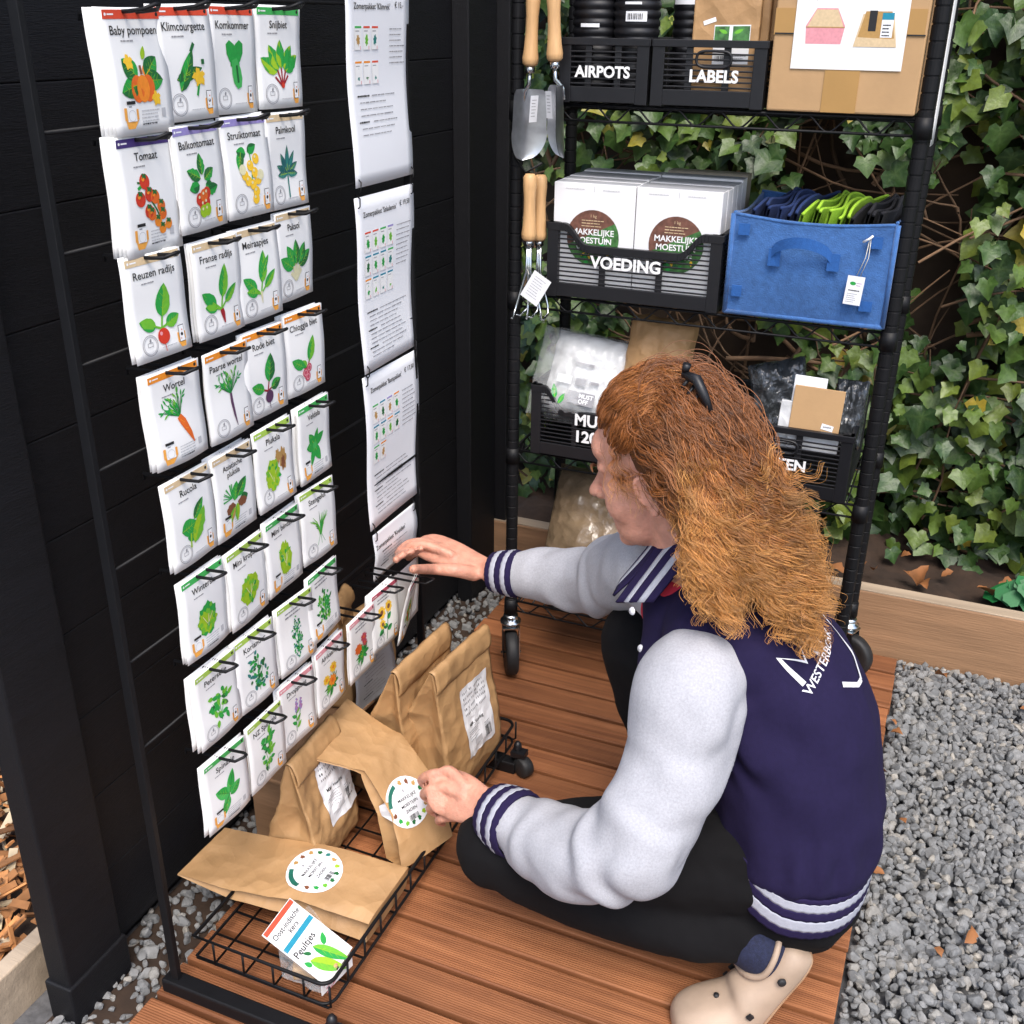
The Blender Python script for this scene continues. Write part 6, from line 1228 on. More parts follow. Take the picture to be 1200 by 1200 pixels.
for k in range(4): b.limb([(K[k].lerp(lw, 0.35), rr[k]), (K[k], rr[k]*1.15), (K[k].lerp(Pm[k], 0.5), rr[k]*0.98), (Pm[k], rr[k]*1.06), (Dm[k], rr[k]*0.95), (Tp[k], rr[k]*0.85)], n=12, sub=4)
tb = lw.lerp(K[0], 0.35)+(mid-CAM).normalized()*0.012
LT = [tb, pd(536, 915, 1.79), pd(515, 918, 1.815), pd(503, 922, 1.825)]; b.limb([(LT[0], 0.013), (LT[1], 0.012), (LT[2], 0.0105), (LT[3], 0.0085)], n=12, sub=4)
# right hand: index and thumb pinch the top of a packet, the others trail behind
rw = RWR; it_ = pX(464, 656, 0.088); tt_ = pX(484, 667, 0.128)
RK = [pd(503, 640, 2.035), pd(502, 637, 2.06), pd(505, 638, 2.085), pd(510, 642, 2.105)]
mid2 = (RK[0]+RK[3])/2
b.limb([(rw, 0.0255), (rw.lerp(mid2, 0.3), 0.029), (rw.lerp(mid2, 0.7), 0.037), (mid2, 0.037)], flat=0.45, hint=(0.25, -0.25, 1.0), sub=5)
RP = [pd(483, 639, 2.04), pd(480, 637, 2.07), pd(483, 640, 2.10), pd(490, 645, 2.12)]; RD = [pd(470, 649, 2.05), pd(467, 648, 2.08), pd(471, 650, 2.11), pd(479, 654, 2.125)]; RT_ = [it_, it_+Vector((0.004, 0.020, 0.002)), it_+Vector((0.012, 0.038, 0.002)), it_+Vector((0.024, 0.052, 0.004))]
for k in range(4): b.limb([(RK[k].lerp(rw, 0.35), rr[k]), (RK[k], rr[k]*1.1), (RP[k], rr[k]), (RD[k], rr[k]*0.9), (RT_[k], rr[k]*0.8)], n=12, sub=4)
b.limb([(rw.lerp(RK[0], 0.25)+Vector((0.0, -0.012, -0.012)), 0.015), (pd(533, 668, 1.985), 0.0135), (pd(508, 667, 1.985), 0.0108), (tt_, 0.0088)], n=12, sub=4)
# legs and feet inside the clothes
LKN, LAN = pd(584, 990, 1.70), pd(872, 1084, 1.615); RKN, RAN = pd(748, 752, 1.80), pd(800, 945, 1.90)
LHP, RHP = Vector((0.805, 1.285, 0.235)), Vector((0.79, 1.44, 0.25))
b.limb([(Vector((0.84, 1.36, 0.26)), 0.09), (LHP, 0.07), (LKN, 0.045)]); b.limb([(LKN, 0.045), (LKN.lerp(LAN, 0.4), 0.042), (LAN, 0.033)]); b.limb([(Vector((0.83, 1.38, 0.26)), 0.09), (RHP, 0.07), (RKN, 0.045)]); b.limb([(RKN, 0.045), (RKN.lerp(RAN, 0.4), 0.042), (RAN, 0.033)])
BALL = Vector((0.818, 1.192, 0.030)); HEEL = Vector((0.872, 1.226, 0.125)); TOE = Vector((0.750, 1.155, 0.028))
b.limb([(LAN, 0.032), (LAN.lerp(HEEL, 0.5), 0.030), (BALL.lerp(HEEL, 0.4), 0.020), (BALL, 0.016), (TOE, 0.012)])
RB, RT2, RH2 = Vector((0.565, 1.475, 0.03)), Vector((0.50, 1.465, 0.025)), Vector((0.70, 1.495, 0.045))
b.limb([(RAN, 0.034), (RAN.lerp(RH2, 0.5), 0.034), (RB, 0.026), (RT2, 0.018)])
body = b.fuse('person', 'skin', 0.0034, 5)
tag(body, 'crouching woman with long curly red hair in a navy and grey varsity jacket', 'person')
body.data.materials.append(MATS['skin_red']); 
# eyes, brows, nails, ring
for s_ in (-1, 1):
    e = MB(); M_ = HM @ Matrix.Translation((0.0630, s_*0.029, 0.001)) @ Matrix.Rotation(PI/2, 4, 'Y')
    e.lathe([(0.0115*math.sin(t), 0.0115*math.cos(t)) for t in [PI-0.02-(PI-0.04)*i/10 for i in range(11)]], 'eye_white', M_, 16); e.lathe([(0.0001, 0.0121), (0.004, 0.0118), (0.0055, 0.0106)], 'iris', M_, 14); e.build('eye', body)
    e = MB(); e.tube([h(0.0925-0.012*(i/6)**2, s_*(0.014+0.034*i/6), 0.021+0.006*math.sin(PI*i/6)) for i in range(7)], [0.0018, 0.0026, 0.0028, 0.0026, 0.0022, 0.0018, 0.001], 'hair_base', 6); e.build('eyebrow', body)
e = MB(); pth = [h(0.0925-0.010*abs(x)**2, x*0.022, -0.0595+0.001*abs(x)) for x in [i/4-1 for i in range(9)]]; e.tube(pth, [0.001, 0.003, 0.004, 0.0042, 0.0042, 0.0042, 0.004, 0.003, 0.001], 'lip', 8); e.build('lips', body)
ax = (Pm[2]-K[2]).normalized(); c0 = K[2].lerp(Pm[2], 0.62); u_ = ax.orthogonal().normalized(); v_ = ax.cross(u_)
e = MB(); e.tube([c0+(u_*math.cos(q)+v_*math.sin(q))*0.0099 for q in [2*PI*i/28 for i in range(28)]], 0.0016, 'gold', 8, closed=True); e.build('ring', body)
e = MB(); n_ = (CAM-tt_).normalized(); q_ = (tt_-pd(508, 667, 1.985)).normalized(); s2_ = n_.cross(q_); c_ = tt_+n_*0.0080
e.add([c_+q_*0.007*math.cos(w_)+s2_*0.0052*math.sin(w_)-n_*0.001*abs(math.sin(w_)) for w_ in [2*PI*i/14 for i in range(14)]], [tuple(range(14))], 'nail'); e.build('nail', body)
# --- trousers
t = Org()
t.limb([(LHP+Vector((0.02, 0.01, 0.02)), 0.098), (LHP.lerp(LKN, 0.45), 0.090), (LKN.lerp(LHP, 0.06), 0.068)]); t.limb([(LKN, 0.068), (pd(700, 1046, 1.66), 0.061), (pd(800, 1076, 1.63), 0.058), (LAN, 0.055)])
t.limb([(RHP, 0.105), (RHP.lerp(RKN, 0.5)+Vector((0, 0, 0.02)), 0.088), (RKN, 0.066)]); t.limb([(RKN, 0.066), (pd(770, 850, 1.85), 0.056), (RAN, 0.048)])
t.limb([(pd(922, 1025, 1.645), 0.118), (Vector((0.84, 1.36, 0.22)), 0.125), (pd(940, 945, 1.78), 0.11)])
tr = t.fuse('trousers', 'trouser_black', 0.007, 8, body)
displace(tr, lambda p: 0.0045*noise.noise((p.x*9, p.y*16, p.z*20))+0.0030*math.exp(-((p-LKN).length/0.12)**2)*math.sin(85*(p.x*0.8+p.z*0.5)+3*noise.noise(p*11))+0.0050*max(0, noise.noise((p.x*22+p.z*14, p.y*9, p.z*18)))**1.0)
for s_ in (LAN, RAN): pass
# --- socks and clogs
def clog(heel, ball, toe, name, up0):
    o = None; a = MB()
    secs = []   # (point on the sole line, half width, height, up)
    d1 = (ball-heel).normalized(); d2 = (toe-ball).normalized(); side = d2.cross(Vector((0, 0, 1))).normalized()
    upA = side.cross(d1).normalized(); upA = upA if upA.z > 0 else -upA
    upB = Vector((0, 0, 1))
    L = [(heel-d1*0.028, 0.018, 0.034, upA), (heel-d1*0.020, 0.030, 0.046, upA), (heel, 0.037, 0.052, upA), (heel.lerp(ball, 0.3), 0.037, 0.050, upA), (heel.lerp(ball, 0.55), 0.039, 0.058, upA), (heel.lerp(ball, 0.80), 0.044, 0.070, (upA*0.8+upB*0.2).normalized()), (ball, 0.049, 0.066, (upA+upB).normalized()), (ball.lerp(toe, 0.30), 0.050, 0.056, (upB*2+upA*0.5).normalized()), (ball.lerp(toe, 0.7), 0.048, 0.052, upB), (toe, 0.042, 0.047, upB), (toe+d2*0.016, 0.033, 0.040, upB), (toe+d2*0.027, 0.018, 0.028, upB)]
    n = 24; vs = []; fs = []
    for p, w_, hh, up in L:
        p = p-Vector((0, 0, 0.0)) - up*0.026
        for j in range(n):
            q = 2*PI*j/n; c, s = math.cos(q), math.sin(q)
            x = w_*math.copysign(abs(c)**0.75, c); z = hh*(0.5+0.5*math.copysign(abs(s)**(0.45 if s < 0 else 0.85), s)); 
            if s > 0: x *= 1-0.18*s
            vs.append(p+side*x+up*z)
    for i in range(len(L)-1):
        for j in range(n): fs.append((i*n+j, i*n+(j+1) % n, (i+1)*n+(j+1) % n, (i+1)*n+j))
    fs.append(tuple(range(n-1, -1, -1))); fs.append(tuple((len(L)-1)*n+j for j in range(n))); a.add(vs, fs, 'clog', True)
    o = a.build(name, body); sb = o.modifiers.new('s', 'SUBSURF'); sb.levels = 1; sb.render_levels = 2
    a = MB(); vs = []; fs = []
    for p, w_, hh, up in L:
        p = p-up*0.0275
        for x, z in ((-1.03, 0), (1.03, 0), (1.05, 0.011), (-1.05, 0.011)): vs.append(p+side*x*w_*0.93+up*z)
    for i in range(len(L)-1):
        for j in range(4): fs.append((i*4+j, i*4+(j+1) % 4, (i+1)*4+(j+1) % 4, (i+1)*4+j))
    fs.append((3, 2, 1, 0)); k = (len(L)-1)*4; fs.append((k, k+1, k+2, k+3)); a.add(vs, fs, 'clog_sole', True); so_ = a.build('sole', o); sb = so_.modifiers.new('s', 'SUBSURF'); sb.levels = 1; sb.render_levels = 2
    def ptl(f, x, z): 
        p = heel.lerp(ball, f); return p+side*x+upA*z
    # rim of the opening and dark vent holes
    rim = []
    for i in range(26):
        q = 2*PI*i/26; rim.append(ptl(0.30+0.46*math.cos(q), 0.0375*math.sin(q), 0.027+0.008*math.cos(q)*math.cos(q)))
    for sg in (-1, 1):
        r = MB(); c_ = ptl(0.16, sg*0.0405, 0.012); r.lathe([(0.0, 0.0022), (0.0048, 0.0022), (0.0062, 0.0008), (0.0065, -0.003)], 'rubber', Matrix.Translation(c_) @ (side*sg).to_track_quat('Z', 'Y').to_matrix().to_4x4(), 18, caps=False); r.build('rivet', o)
        for f, z in ((0.78, 0.018), (0.95, 0.012)):
            r = MB(); c_ = ptl(f, sg*(0.046 if f < 0.9 else 0.0505), z); r.box(c_, (0.004, 0.0085, 0.0085), 'ink', (side*sg).to_track_quat('X', 'Z').to_matrix() @ Matrix.Rotation(0.78, 3, 'X')); r.build('vent', o)
    for f, s_ in ((0.15, 0.5), (0.35, 0.62), (0.55, 0.5), (0.15, -0.5), (0.35, -0.62), (0.55, -0.5), (0.25, 0), (0.5, 0)):
        p = ball.lerp(toe, f)+side*s_*0.042; zt = 0.052-0.016*abs(s_)*2*0.8-0.026+0.002; r = MB(); r.lathe([(0.0042, -0.003), (0.0042, 0.0035)], 'ink', Matrix.Translation(p+Vector((0, 0, zt))), 10); r.build('vent', o)
    return o
cg = clog(HEEL, BALL, TOE, 'clog', None); clog(RH2, RB, RT2, 'clog', None)
s = Org(); s.limb([(LAN+Vector((-0.02, 0, 0.01)), 0.046), (LAN, 0.050), (LAN.lerp(HEEL.lerp(BALL, 0.24), 0.55), 0.049), (HEEL.lerp(BALL, 0.36), 0.028)]); sk_ = s.fuse('sock', 'sock_navy', 0.005, 4, body)
d1_ = (BALL-HEEL).normalized(); sd_ = (TOE-BALL).cross(Vector((0, 0, 1))).normalized(); up_ = sd_.cross(d1_).normalized(); up_ = up_ if up_.z > 0 else -up_
bvs_ = BVHTree.FromPolygons([v.co[:] for v in sk_.data.vertices], [p.vertices[:] for p in sk_.data.polygons]); rim = []
for i in range(30):
    q = 2*PI*i/30; dr = d1_*math.cos(q)+sd_*math.sin(q); hit = bvs_.ray_cast(HEEL.lerp(BALL, 0.26)+up_*(0.030+0.006*math.cos(q)**2), dr, 0.09)[0]
    if hit: rim.append(hit+dr*0.0025)
if len(rim) > 12: a = MB(); a.tube(rim, 0.0050, 'clog', 8, closed=True); a.build('rim', cg)
s = Org(); s.limb([(RAN, 0.042), (RAN.lerp(RH2, 0.6), 0.040), (RH2.lerp(RB, 0.4), 0.034)]); s.fuse('sock', 'sock_navy', 0.006, 4, body)
# --- jacket torso
def sec(c, hw, hd, sp, L):
    sp = Vector(sp).normalized(); L = Vector(L); L = (L-sp*L.dot(sp)).normalized(); B = L.cross(sp).normalized(); B = B if B.x > 0 else -B
    return Vector(c), L*hw, B*hd
SEC = [sec((0.843, 1.362, 0.252), 0.166, 0.118, (0.05, 0, 1), (0.15, -0.99, 0)), sec((0.843, 1.364, 0.275), 0.172, 0.124, (0.0, 0, 1), (0.15, -0.99, 0)), sec((0.836, 1.37, 0.33), 0.174, 0.132, (-0.15, 0, 1), (0.15, -0.99, 0)), sec((0.812, 1.378, 0.42), 0.170, 0.132, (-0.40, 0, 1), (0.2, -0.98, 0)), sec((0.772, 1.388, 0.505), 0.168, 0.124, (-0.55, 0, 1), (0.32, -0.95, 0)), sec((0.712, 1.388, 0.578), 0.158, 0.108, (-0.7, 0, 1), (0.45, -0.89, 0)), sec((0.672, 1.39, 0.620), 0.115, 0.086, (-0.7, 0, 1), (0.5, -0.87, 0)), sec((0.650, 1.393, 0.642), 0.076, 0.074, (-0.6, 0, 1), (0.5, -0.87, 0))]
J = Org(); J.loft([sec((0.843, 1.362, 0.228), 0.150, 0.104, (0.05, 0, 1), (0.15, -0.99, 0)), sec((0.843, 1.362, 0.250), 0.162, 0.115, (0.05, 0, 1), (0.15, -0.99, 0)), sec((0.843, 1.364, 0.272), 0.176, 0.128, (0.0, 0, 1), (0.15, -0.99, 0))]+SEC[2:])
J.limb([(Vector((0.655, 1.40, 0.590)), 0.065), (Vector((0.685, 1.31, 0.592)), 0.060), (Vector((0.700, 1.255, 0.565)), 0.058)], sub=6, n=24)
J.limb([(pd(793, 690, 1.60), 0.055), (pd(802, 735, 1.60), 0.068), (pd(812, 790, 1.60), 0.078), (pd(850, 860, 1.63), 0.09)], sub=6, n=24)
LS = [(Vector((0.712, 1.300, 0.556)), 0.060), (LSH, 0.0775), (Vector((0.690, 1.180, 0.462)), 0.0725), (Vector((0.668, 1.132, 0.390)), 0.0700), (LEL, 0.0685), (Vector((0.575, 1.130, 0.292)), 0.0655), (Vector((0.50, 1.162, 0.270)), 0.061), (Vector((0.442, 1.188, 0.260)), 0.047)]
RS = [(Vector((0.620, 1.430, 0.590)), 0.075), (RSH, 0.074), (Vector((0.49, 1.555, 0.525)), 0.067), (REL, 0.061), (Vector((0.34, 1.617, 0.457)), 0.054), (RWR.lerp(REL, 0.22), 0.039)]
jk = J.fuse('jacket', 'navy_cloth', 0.0055, 10, body)
def wr(p):
    # folds: across the elbow and armpit, and long soft ones down the back
    k = 0.0
    for c_, ax_, r_, f_, a_ in ((LEL, (0.75, -0.1, 0.66), 0.15, 80, 0.0080), (Vector((0.72, 1.20, 0.48)), (0.3, -0.5, 0.8), 0.12, 70, 0.0085), (REL, (0.9, -0.35, 0.2), 0.13, 85, 0.006), (Vector((0.47, 1.165, 0.265)), (0.95, -0.2, 0), 0.10, 110, 0.0050)):
        d_ = (p-c_).length
        if d_ < r_*1.6: k += a_*math.exp(-(d_/r_*1.5)**2)*math.sin(f_*p.dot(Vector(ax_).normalized())+4*noise.noise(p*14))
    k += 0.006*noise.noise((p.x*10, p.y*10, p.z*7))+0.0035*noise.noise((p.x*26, p.y*26, p.z*18))
    return k
def wr_body(p):
    k = wr(p); an = math.atan2(p.y-1.37, p.x-0.835)
    g_ = max(0.0, 1-abs(p.z-0.305)/0.06); k += 0.0032*g_*math.sin(an*21+2*math.sin(an*5))
    s_ = (p-Vector((0.74, 1.22, 0.47))); d_ = s_.length
    if d_ < 0.30: k += 0.0045*math.exp(-(d_/0.14)**2)*math.sin(70*(s_.z*0.75+s_.x*0.55)+1.5*noise.noise(p*9))
    k += 0.003*noise.noise((p.x*6+p.z*5, p.y*13, p.z*5))
    return k
displace(jk, wr_body)
# split the sleeves off along clean seam planes
def split_sleeve(o, p0, nrm, c_, rad, m, name):
    nrm = Vector(nrm).normalized(); bm = bmesh.new(); bm.from_mesh(o.data)
    near = [f for f in bm.faces if (f.calc_center_median()-c_).length < rad]
    gg = set(near)
    for f in near: gg.update(f.verts); gg.update(f.edges)
    bmesh.ops.bisect_plane(bm, geom=list(gg), plane_co=p0, plane_no=nrm, dist=1e-6)
    # flood from the wrist end
    bm.faces.ensure_lookup_table(); side_ = {f for f in bm.faces if (f.calc_center_median()-p0).dot(nrm) > 0}
    seed = min(side_, key=lambda f: (f.calc_center_median()-c_).length); st = [seed]; got = {seed}
    while st:
        f = st.pop()
        for e_ in f.edges:
            for g_ in e_.link_faces:
                if g_ in side_ and g_ not in got: got.add(g_); st.append(g_)
    bm2 = bm.copy(); ids = {f.index for f in got}; bm.faces.index_update(); ids = {f.index for f in got}; bm2.faces.ensure_lookup_table()
    bmesh.ops.delete(bm2, geom=[f for i, f in enumerate(bm2.faces) if i not in ids], context='FACES'); bmesh.ops.delete(bm, geom=list(got), context='FACES')
    bm.to_mesh(o.data); bm.free(); me = bpy.data.meshes.new(name); bm2.to_mesh(me); bm2.free(); me.materials.append(MATS[m]); s_ = bpy.data.objects.new(name, me); col.objects.link(s_); s_.parent = o; return s_
q_ = Org(); q_.limb(LS, sub=8, n=26); sl = q_.fuse('sleeve', 'grey_marl', 0.005, 8, jk); q_ = Org(); q_.limb(RS, sub=8, n=26); sr = q_.fuse('sleeve', 'grey_marl', 0.005, 8, jk)
displace(sl, wr); displace(sr, wr)
# striped ribs: cuffs, waistband, collar
def rib(name, path, parent, stripes, n=40, ribs=0.0, thick=0.0):
    """path: list of rings (each a list of points); stripes: list of (from, to, material)"""
    k = len(path)-1; a = MB()
    for f0, f1, m_ in stripes:
        vs = []; fs = []; steps = max(2, int((f1-f0)*24))
        for i in range(steps+1):
            t_ = (f0+(f1-f0)*i/steps)*k; i0 = min(k-1, int(t_)); w_ = t_-i0
            for j in range(len(path[0])): vs.append(path[i0][j].lerp(path[i0+1][j], w_))
        N = len(path[0])
        for i in range(steps):
            for j in range(N if name != 'collar' else N-1): fs.append((i*N+j, i*N+(j+1) % N, (i+1)*N+(j+1) % N, (i+1)*N+j))
        a.add(vs, fs, m_, True)
    o = a.build(name, parent); sm = o.modifiers.new('s', 'SOLIDIFY'); sm.thickness = 0.004; sm.offset = 0; return o
def tube_rings(P, R_, n=44, hint=(0, 0, 1), fl=1.0):
    D = catmull([(*p, r) for p, r in zip(P, R_)], 6); out_ = []
    for i, d in enumerate(D):
        p = Vector(d[:3]); t_ = (Vector(D[min(i+1, len(D)-1)][:3])-Vector(D[max(i-1, 0)][:3])).normalized(); u = Vector(hint); u = (u-t_*u.dot(t_)).normalized(); s2 = t_.cross(u)
        out_.append([p+(u*math.cos(2*PI*j/n)*fl+s2*math.sin(2*PI*j/n))*(d[3]+0.0007*(1 if j % 2 else -1)) for j in range(n)])
    return out_
ST = [(0, 0.24, 'navy_rib'), (0.24, 0.40, 'grey_rib'), (0.40, 0.58, 'navy_rib'), (0.58, 0.74, 'grey_rib'), (0.74, 1.0, 'navy_rib')]
d_ = (Vector((0.46, 1.180, 0.263))-LWR).normalized()
rib('cuff', tube_rings([LWR+d_*-0.004, LWR+d_*0.010, LWR+d_*0.028, LWR+d_*0.046, LWR+d_*0.058], [0.0425, 0.0470, 0.0500, 0.0520, 0.0500]), sl, ST)
d_ = (REL-RWR).normalized()
rib('cuff', tube_rings([RWR+d_*0.000, RWR+d_*0.012, RWR+d_*0.030, RWR+d_*0.046, RWR+d_*0.056], [0.0345, 0.0380, 0.0405, 0.0425, 0.0410]), sr, ST)
def ring_of(c, A, B, n=120, grow=0.0, lo=0.0):
    out_ = []
    for j in range(n):
        q = 2*PI*j/n; c_, s_ = math.cos(q), math.sin(q); v = A*math.copysign(abs(c_)**0.86, c_)+B*math.copysign(abs(s_)**0.86, s_); out_.append(c+v*(1+grow+0.004*(1 if j % 2 else -1))+Vector((0, 0, lo)))
    return out_
c, A, B = SEC[0]
tl_ = Vector((0.10, 0, 0))
wb = [ring_of(Vector((0.840, 1.356, 0.195)), A*0.985, B*0.99-Vector((0, 0, 0.0)), grow=0.0), ring_of(Vector((0.842, 1.358, 0.212)), A, B, grow=0.005), ring_of(Vector((0.843, 1.360, 0.235)), A, B, grow=0.015), ring_of(Vector((0.843, 1.362, 0.256)), A, B, grow=0.018), ring_of(Vector((0.843, 1.363, 0.268)), A, B, grow=0.02)]
# the front of the band rides up over the thighs
F_ = -B.normalized()
def ride(p): 
    f = max(0.0, (p-Vector((0.843, 1.36, 0.23))).dot(F_))/0.118; return p+Vector((0, 0, 0.065))*f**1.5
wb = [[ride(p) for p in r_] for r_ in wb]
rib('waistband', wb, jk, [(0, 0.22, 'navy_rib'), (0.22, 0.44, 'grey_rib'), (0.44, 0.62, 'navy_rib'), (0.62, 0.84, 'grey_rib'), (0.84, 1.0, 'navy_rib')])
def lift(p): return ride(p)-p
# collar: a striped rib band from behind the neck down to the two front ends
cl = Vector((0.5, -0.866, 0)).normalized()
bk_ = Vector((0.866, 0.5, 0))
hiL = [NB+bk_*0.072+Vector((0, 0, 0.050)), NB+bk_*0.055+cl*0.050+Vector((0, 0, 0.044)), pd(800, 622, 1.535), pd(776, 634, 1.555), pd(750, 668, 1.570), pd(722, 706, 1.575)]
loL = [NB+bk_*0.105+Vector((0, 0, 0.004)), NB+bk_*0.085+cl*0.078+Vector((0, 0, -0.002)), pd(838, 640, 1.490), pd(808, 656, 1.500), pd(790, 676, 1.512), pd(766, 706, 1.530)]
hiL = [Vector(v) for v in catmull(hiL, 6)]; loL = [Vector(v) for v in catmull(loL, 6)]
O_ = hiL[-1]-cl*0.010
mir = lambda p: p-cl*2*((p-O_).dot(cl))
mir_b = lambda p: p-cl*2*((p-NB).dot(cl))
def mirror(L):
    out_ = []
    for i, p in enumerate(L): f = i/(len(L)-1); out_.append(mir_b(p).lerp(mir(p), f))
    return out_
hi = mirror(hiL)[::-1][:-1]+hiL; lo = mirror(loL)[::-1][:-1]+loL
mid_ = [a_.lerp(b_, 0.5)+((a_+b_)/2-NB-Vector((0, 0, -0.05))).normalized()*0.006 for a_, b_ in zip(lo, hi)]
rib('collar', [lo, mid_, hi], jk, [(0, 0.20, 'navy_rib'), (0.20, 0.36, 'grey_rib'), (0.36, 0.56, 'navy_rib'), (0.56, 0.72, 'grey_rib'), (0.72, 1.0, 'navy_rib')])
s = Org(); s.limb([(NB+Vector((-0.03, -0.005, -0.06)), 0.056), (NB+Vector((-0.016, -0.004, -0.022)), 0.061), (NB+Vector((-0.016, 0, -0.004)), 0.0585)]); s.fuse('shirt', 'shirt_red', 0.005, 3, body)
# snaps down the front edge
bvj = BVHTree.FromPolygons([v.co[:] for v in jk.data.vertices], [p.vertices[:] for p in jk.data.polygons])
for (u, v) in ((751, 760), (741, 716)):
    hit = bvj.ray_cast(CAM, _ray(u, v))[0]
    p = hit if hit else pd(u, v, 1.55)
    n_ = (Vector((-0.6, -0.8, 0.2))).normalized(); a = MB(); a.lathe([(0.0, 0.003), (0.005, 0.0025), (0.0062, 0.0)], 'print_white', Matrix.Translation(p) @ n_.to_track_quat('Z', 'Y').to_matrix().to_4x4(), 14, caps=False); a.build('snap', jk)
# print on the back, dropped onto the cloth along the back's own normal
Nb = Vector((0.74, -0.18, 0.65)).normalized(); Ub = Vector((0.24, 0.97, 0.0)); Ub = (Ub-Nb*Ub.dot(Nb)).normalized(); Vb = Nb.cross(Ub); Cb = Vector((0.86, 1.395, 0.565))-Ub*0.092+Vb*0.032; ca_, sa_ = math.cos(0.36), math.sin(0.36); Ub, Vb = Ub*ca_+Vb*sa_, Vb*ca_-Ub*sa_
def on_back(art, name):
    # refine long edges so that the print follows the cloth
    tris = []
    for f in art.F:
        for i in range(1, len(f)-1): tris.append([Vector(art.V[f[0]]), Vector(art.V[f[i]]), Vector(art.V[f[i+1]])])
    done = []
    while tris:
        t_ = tris.pop(); ls = [(t_[(i+1) % 3]-t_[i]).length for i in range(3)]; k = ls.index(max(ls))
        if ls[k] < 0.007: done.append(t_); continue
        p, q, r_ = t_[k], t_[(k+1) % 3], t_[(k+2) % 3]; m_ = (p+q)/2; tris += [[p, m_, r_], [m_, q, r_]]
    bm = bmesh.new()
    for t_ in done: bm.faces.new([bm.verts.new(v) for v in t_])
    for v in bm.verts:
        p = Cb+Ub*v.co.x+Vb*v.co.y; r_ = bvj.ray_cast(p+Nb*0.25, -Nb); v.co = (r_[0] if r_[0] else p)+Nb*0.0016
    me = bpy.data.meshes.new(name); bm.to_mesh(me); bm.free(); me.materials.append(MATS['print_white']); o = bpy.data.objects.new(name, me); col.objects.link(o); o.parent = jk; return o
# --- back print
a = Art(base=0)
a.line([(-0.056, -0.010), (-0.050, 0.040), (-0.030, 0.004), (-0.010, 0.040), (-0.004, -0.010)], 0.0072, 'print_white', 0); a.line([(0.012, -0.010), (0.013, 0.040)], 0.0072, 'print_white', 0)
on_back(a, 'lettering')
a = Art(base=0); a.text('WESTERBORK', -0.004, -0.020, 0.0190, 'print_white', 0, 0.012); on_back(a, 'lettering')
a = Art(base=0)
sh_ = [(0.066, 0.105), (0.082, 0.060), (0.088, 0.010), (0.080, -0.040), (0.058, -0.078), (0.030, -0.098)]
P_ = [tuple(q[:2]) for q in catmull([(x, y, 0) for x, y in sh_], 6)]; a.line(P_, 0.0075, 'print_white', 0); a.line([(0.030, -0.098), (0.012, -0.092), (-0.018, -0.060)], 0.0075, 'print_white', 0)
on_back(a, 'shield_outline')
# --- hair ---------------------------------------------------------
HR = (0.104, 0.084, 0.099); HO = Vector((-0.018, 0, 0.034))
def scalp(dv, k=1.0): dv = Vector(dv).normalized(); return h(HO.x+dv.x*HR[0]*k, HO.y+dv.y*HR[1]*k, HO.z+dv.z*HR[2]*k)
CLIPW = pd(818, 462, 1.462)
cd = (HM.inverted() @ CLIPW)-HO; CLD = Vector((cd.x/HR[0], cd.y/HR[1], cd.z/HR[2])).normalized()
o_ = Org(); o_.ell(HM, (-0.030, 0, 0.036), (0.086, 0.080, 0.088))
MID = [pd(832, 520, 1.54), pd(850, 590, 1.50), pd(868, 645, 1.475), pd(880, 685, 1.46)]
o_.limb([(MID[0], 0.060), (MID[1], 0.060), (MID[2], 0.056), (MID[3], 0.030)], flat=0.5, hint=(CAM-MID[2]).normalized())
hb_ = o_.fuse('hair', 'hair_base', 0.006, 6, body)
locks = []
def bez(P, n): 
    P = [np.array(p) for p in P]; out_ = []
    for i in range(n):
        t_ = i/(n-1); k = len(P)-1; Q = P
        while len(Q) > 1: Q = [Q[j]*(1-t_)+Q[j+1]*t_ for j in range(len(Q)-1)]
        out_.append(Q[0])
    return np.array(out_)
def rdir(cond):
    while True:
        v = rng.normal(size=3); v /= np.linalg.norm(v)
        if cond(v): return v
vcam = (CAM-HC).normalized()
# swept back to the clip
for i in range(520):
    v = rdir(lambda v: v[2] > -0.25 and v[0] > -0.60 and v[0] < (0.72 if v[2] > 0.55 else 0.28+0.62*v[2]) and v[0]*0.8+v[2] > -0.05 and not (abs(v[1]) > 0.5 and v[2] < 0.12 and v[0] > -0.30))
    tgt = Vector(CLD)+Vector(rng.normal(0, 0.16, 3)); tgt.normalize(); v = Vector(v); pts_ = []
    if v.z < 0.15: tgt = (tgt*0.6+Vector((-0.6, 0.55 if v.y > 0 else -0.75, -0.25))).normalized()
    ph_ = 7*noise.noise(v*3.2)
    for k in range(24):
        t_ = k/23; w_ = v.lerp(tgt, t_); w_.normalize(); pts_.append(scalp(w_, 1.035+0.085*math.sin(PI*min(1, t_*1.1))**0.8+rng.uniform(0, 0.006))[:])
    locks.append((np.array(pts_), 24, 0.0036, 0.0062, 0.040, 0, ph_+rng.normal(0, 0.35), 1.0))
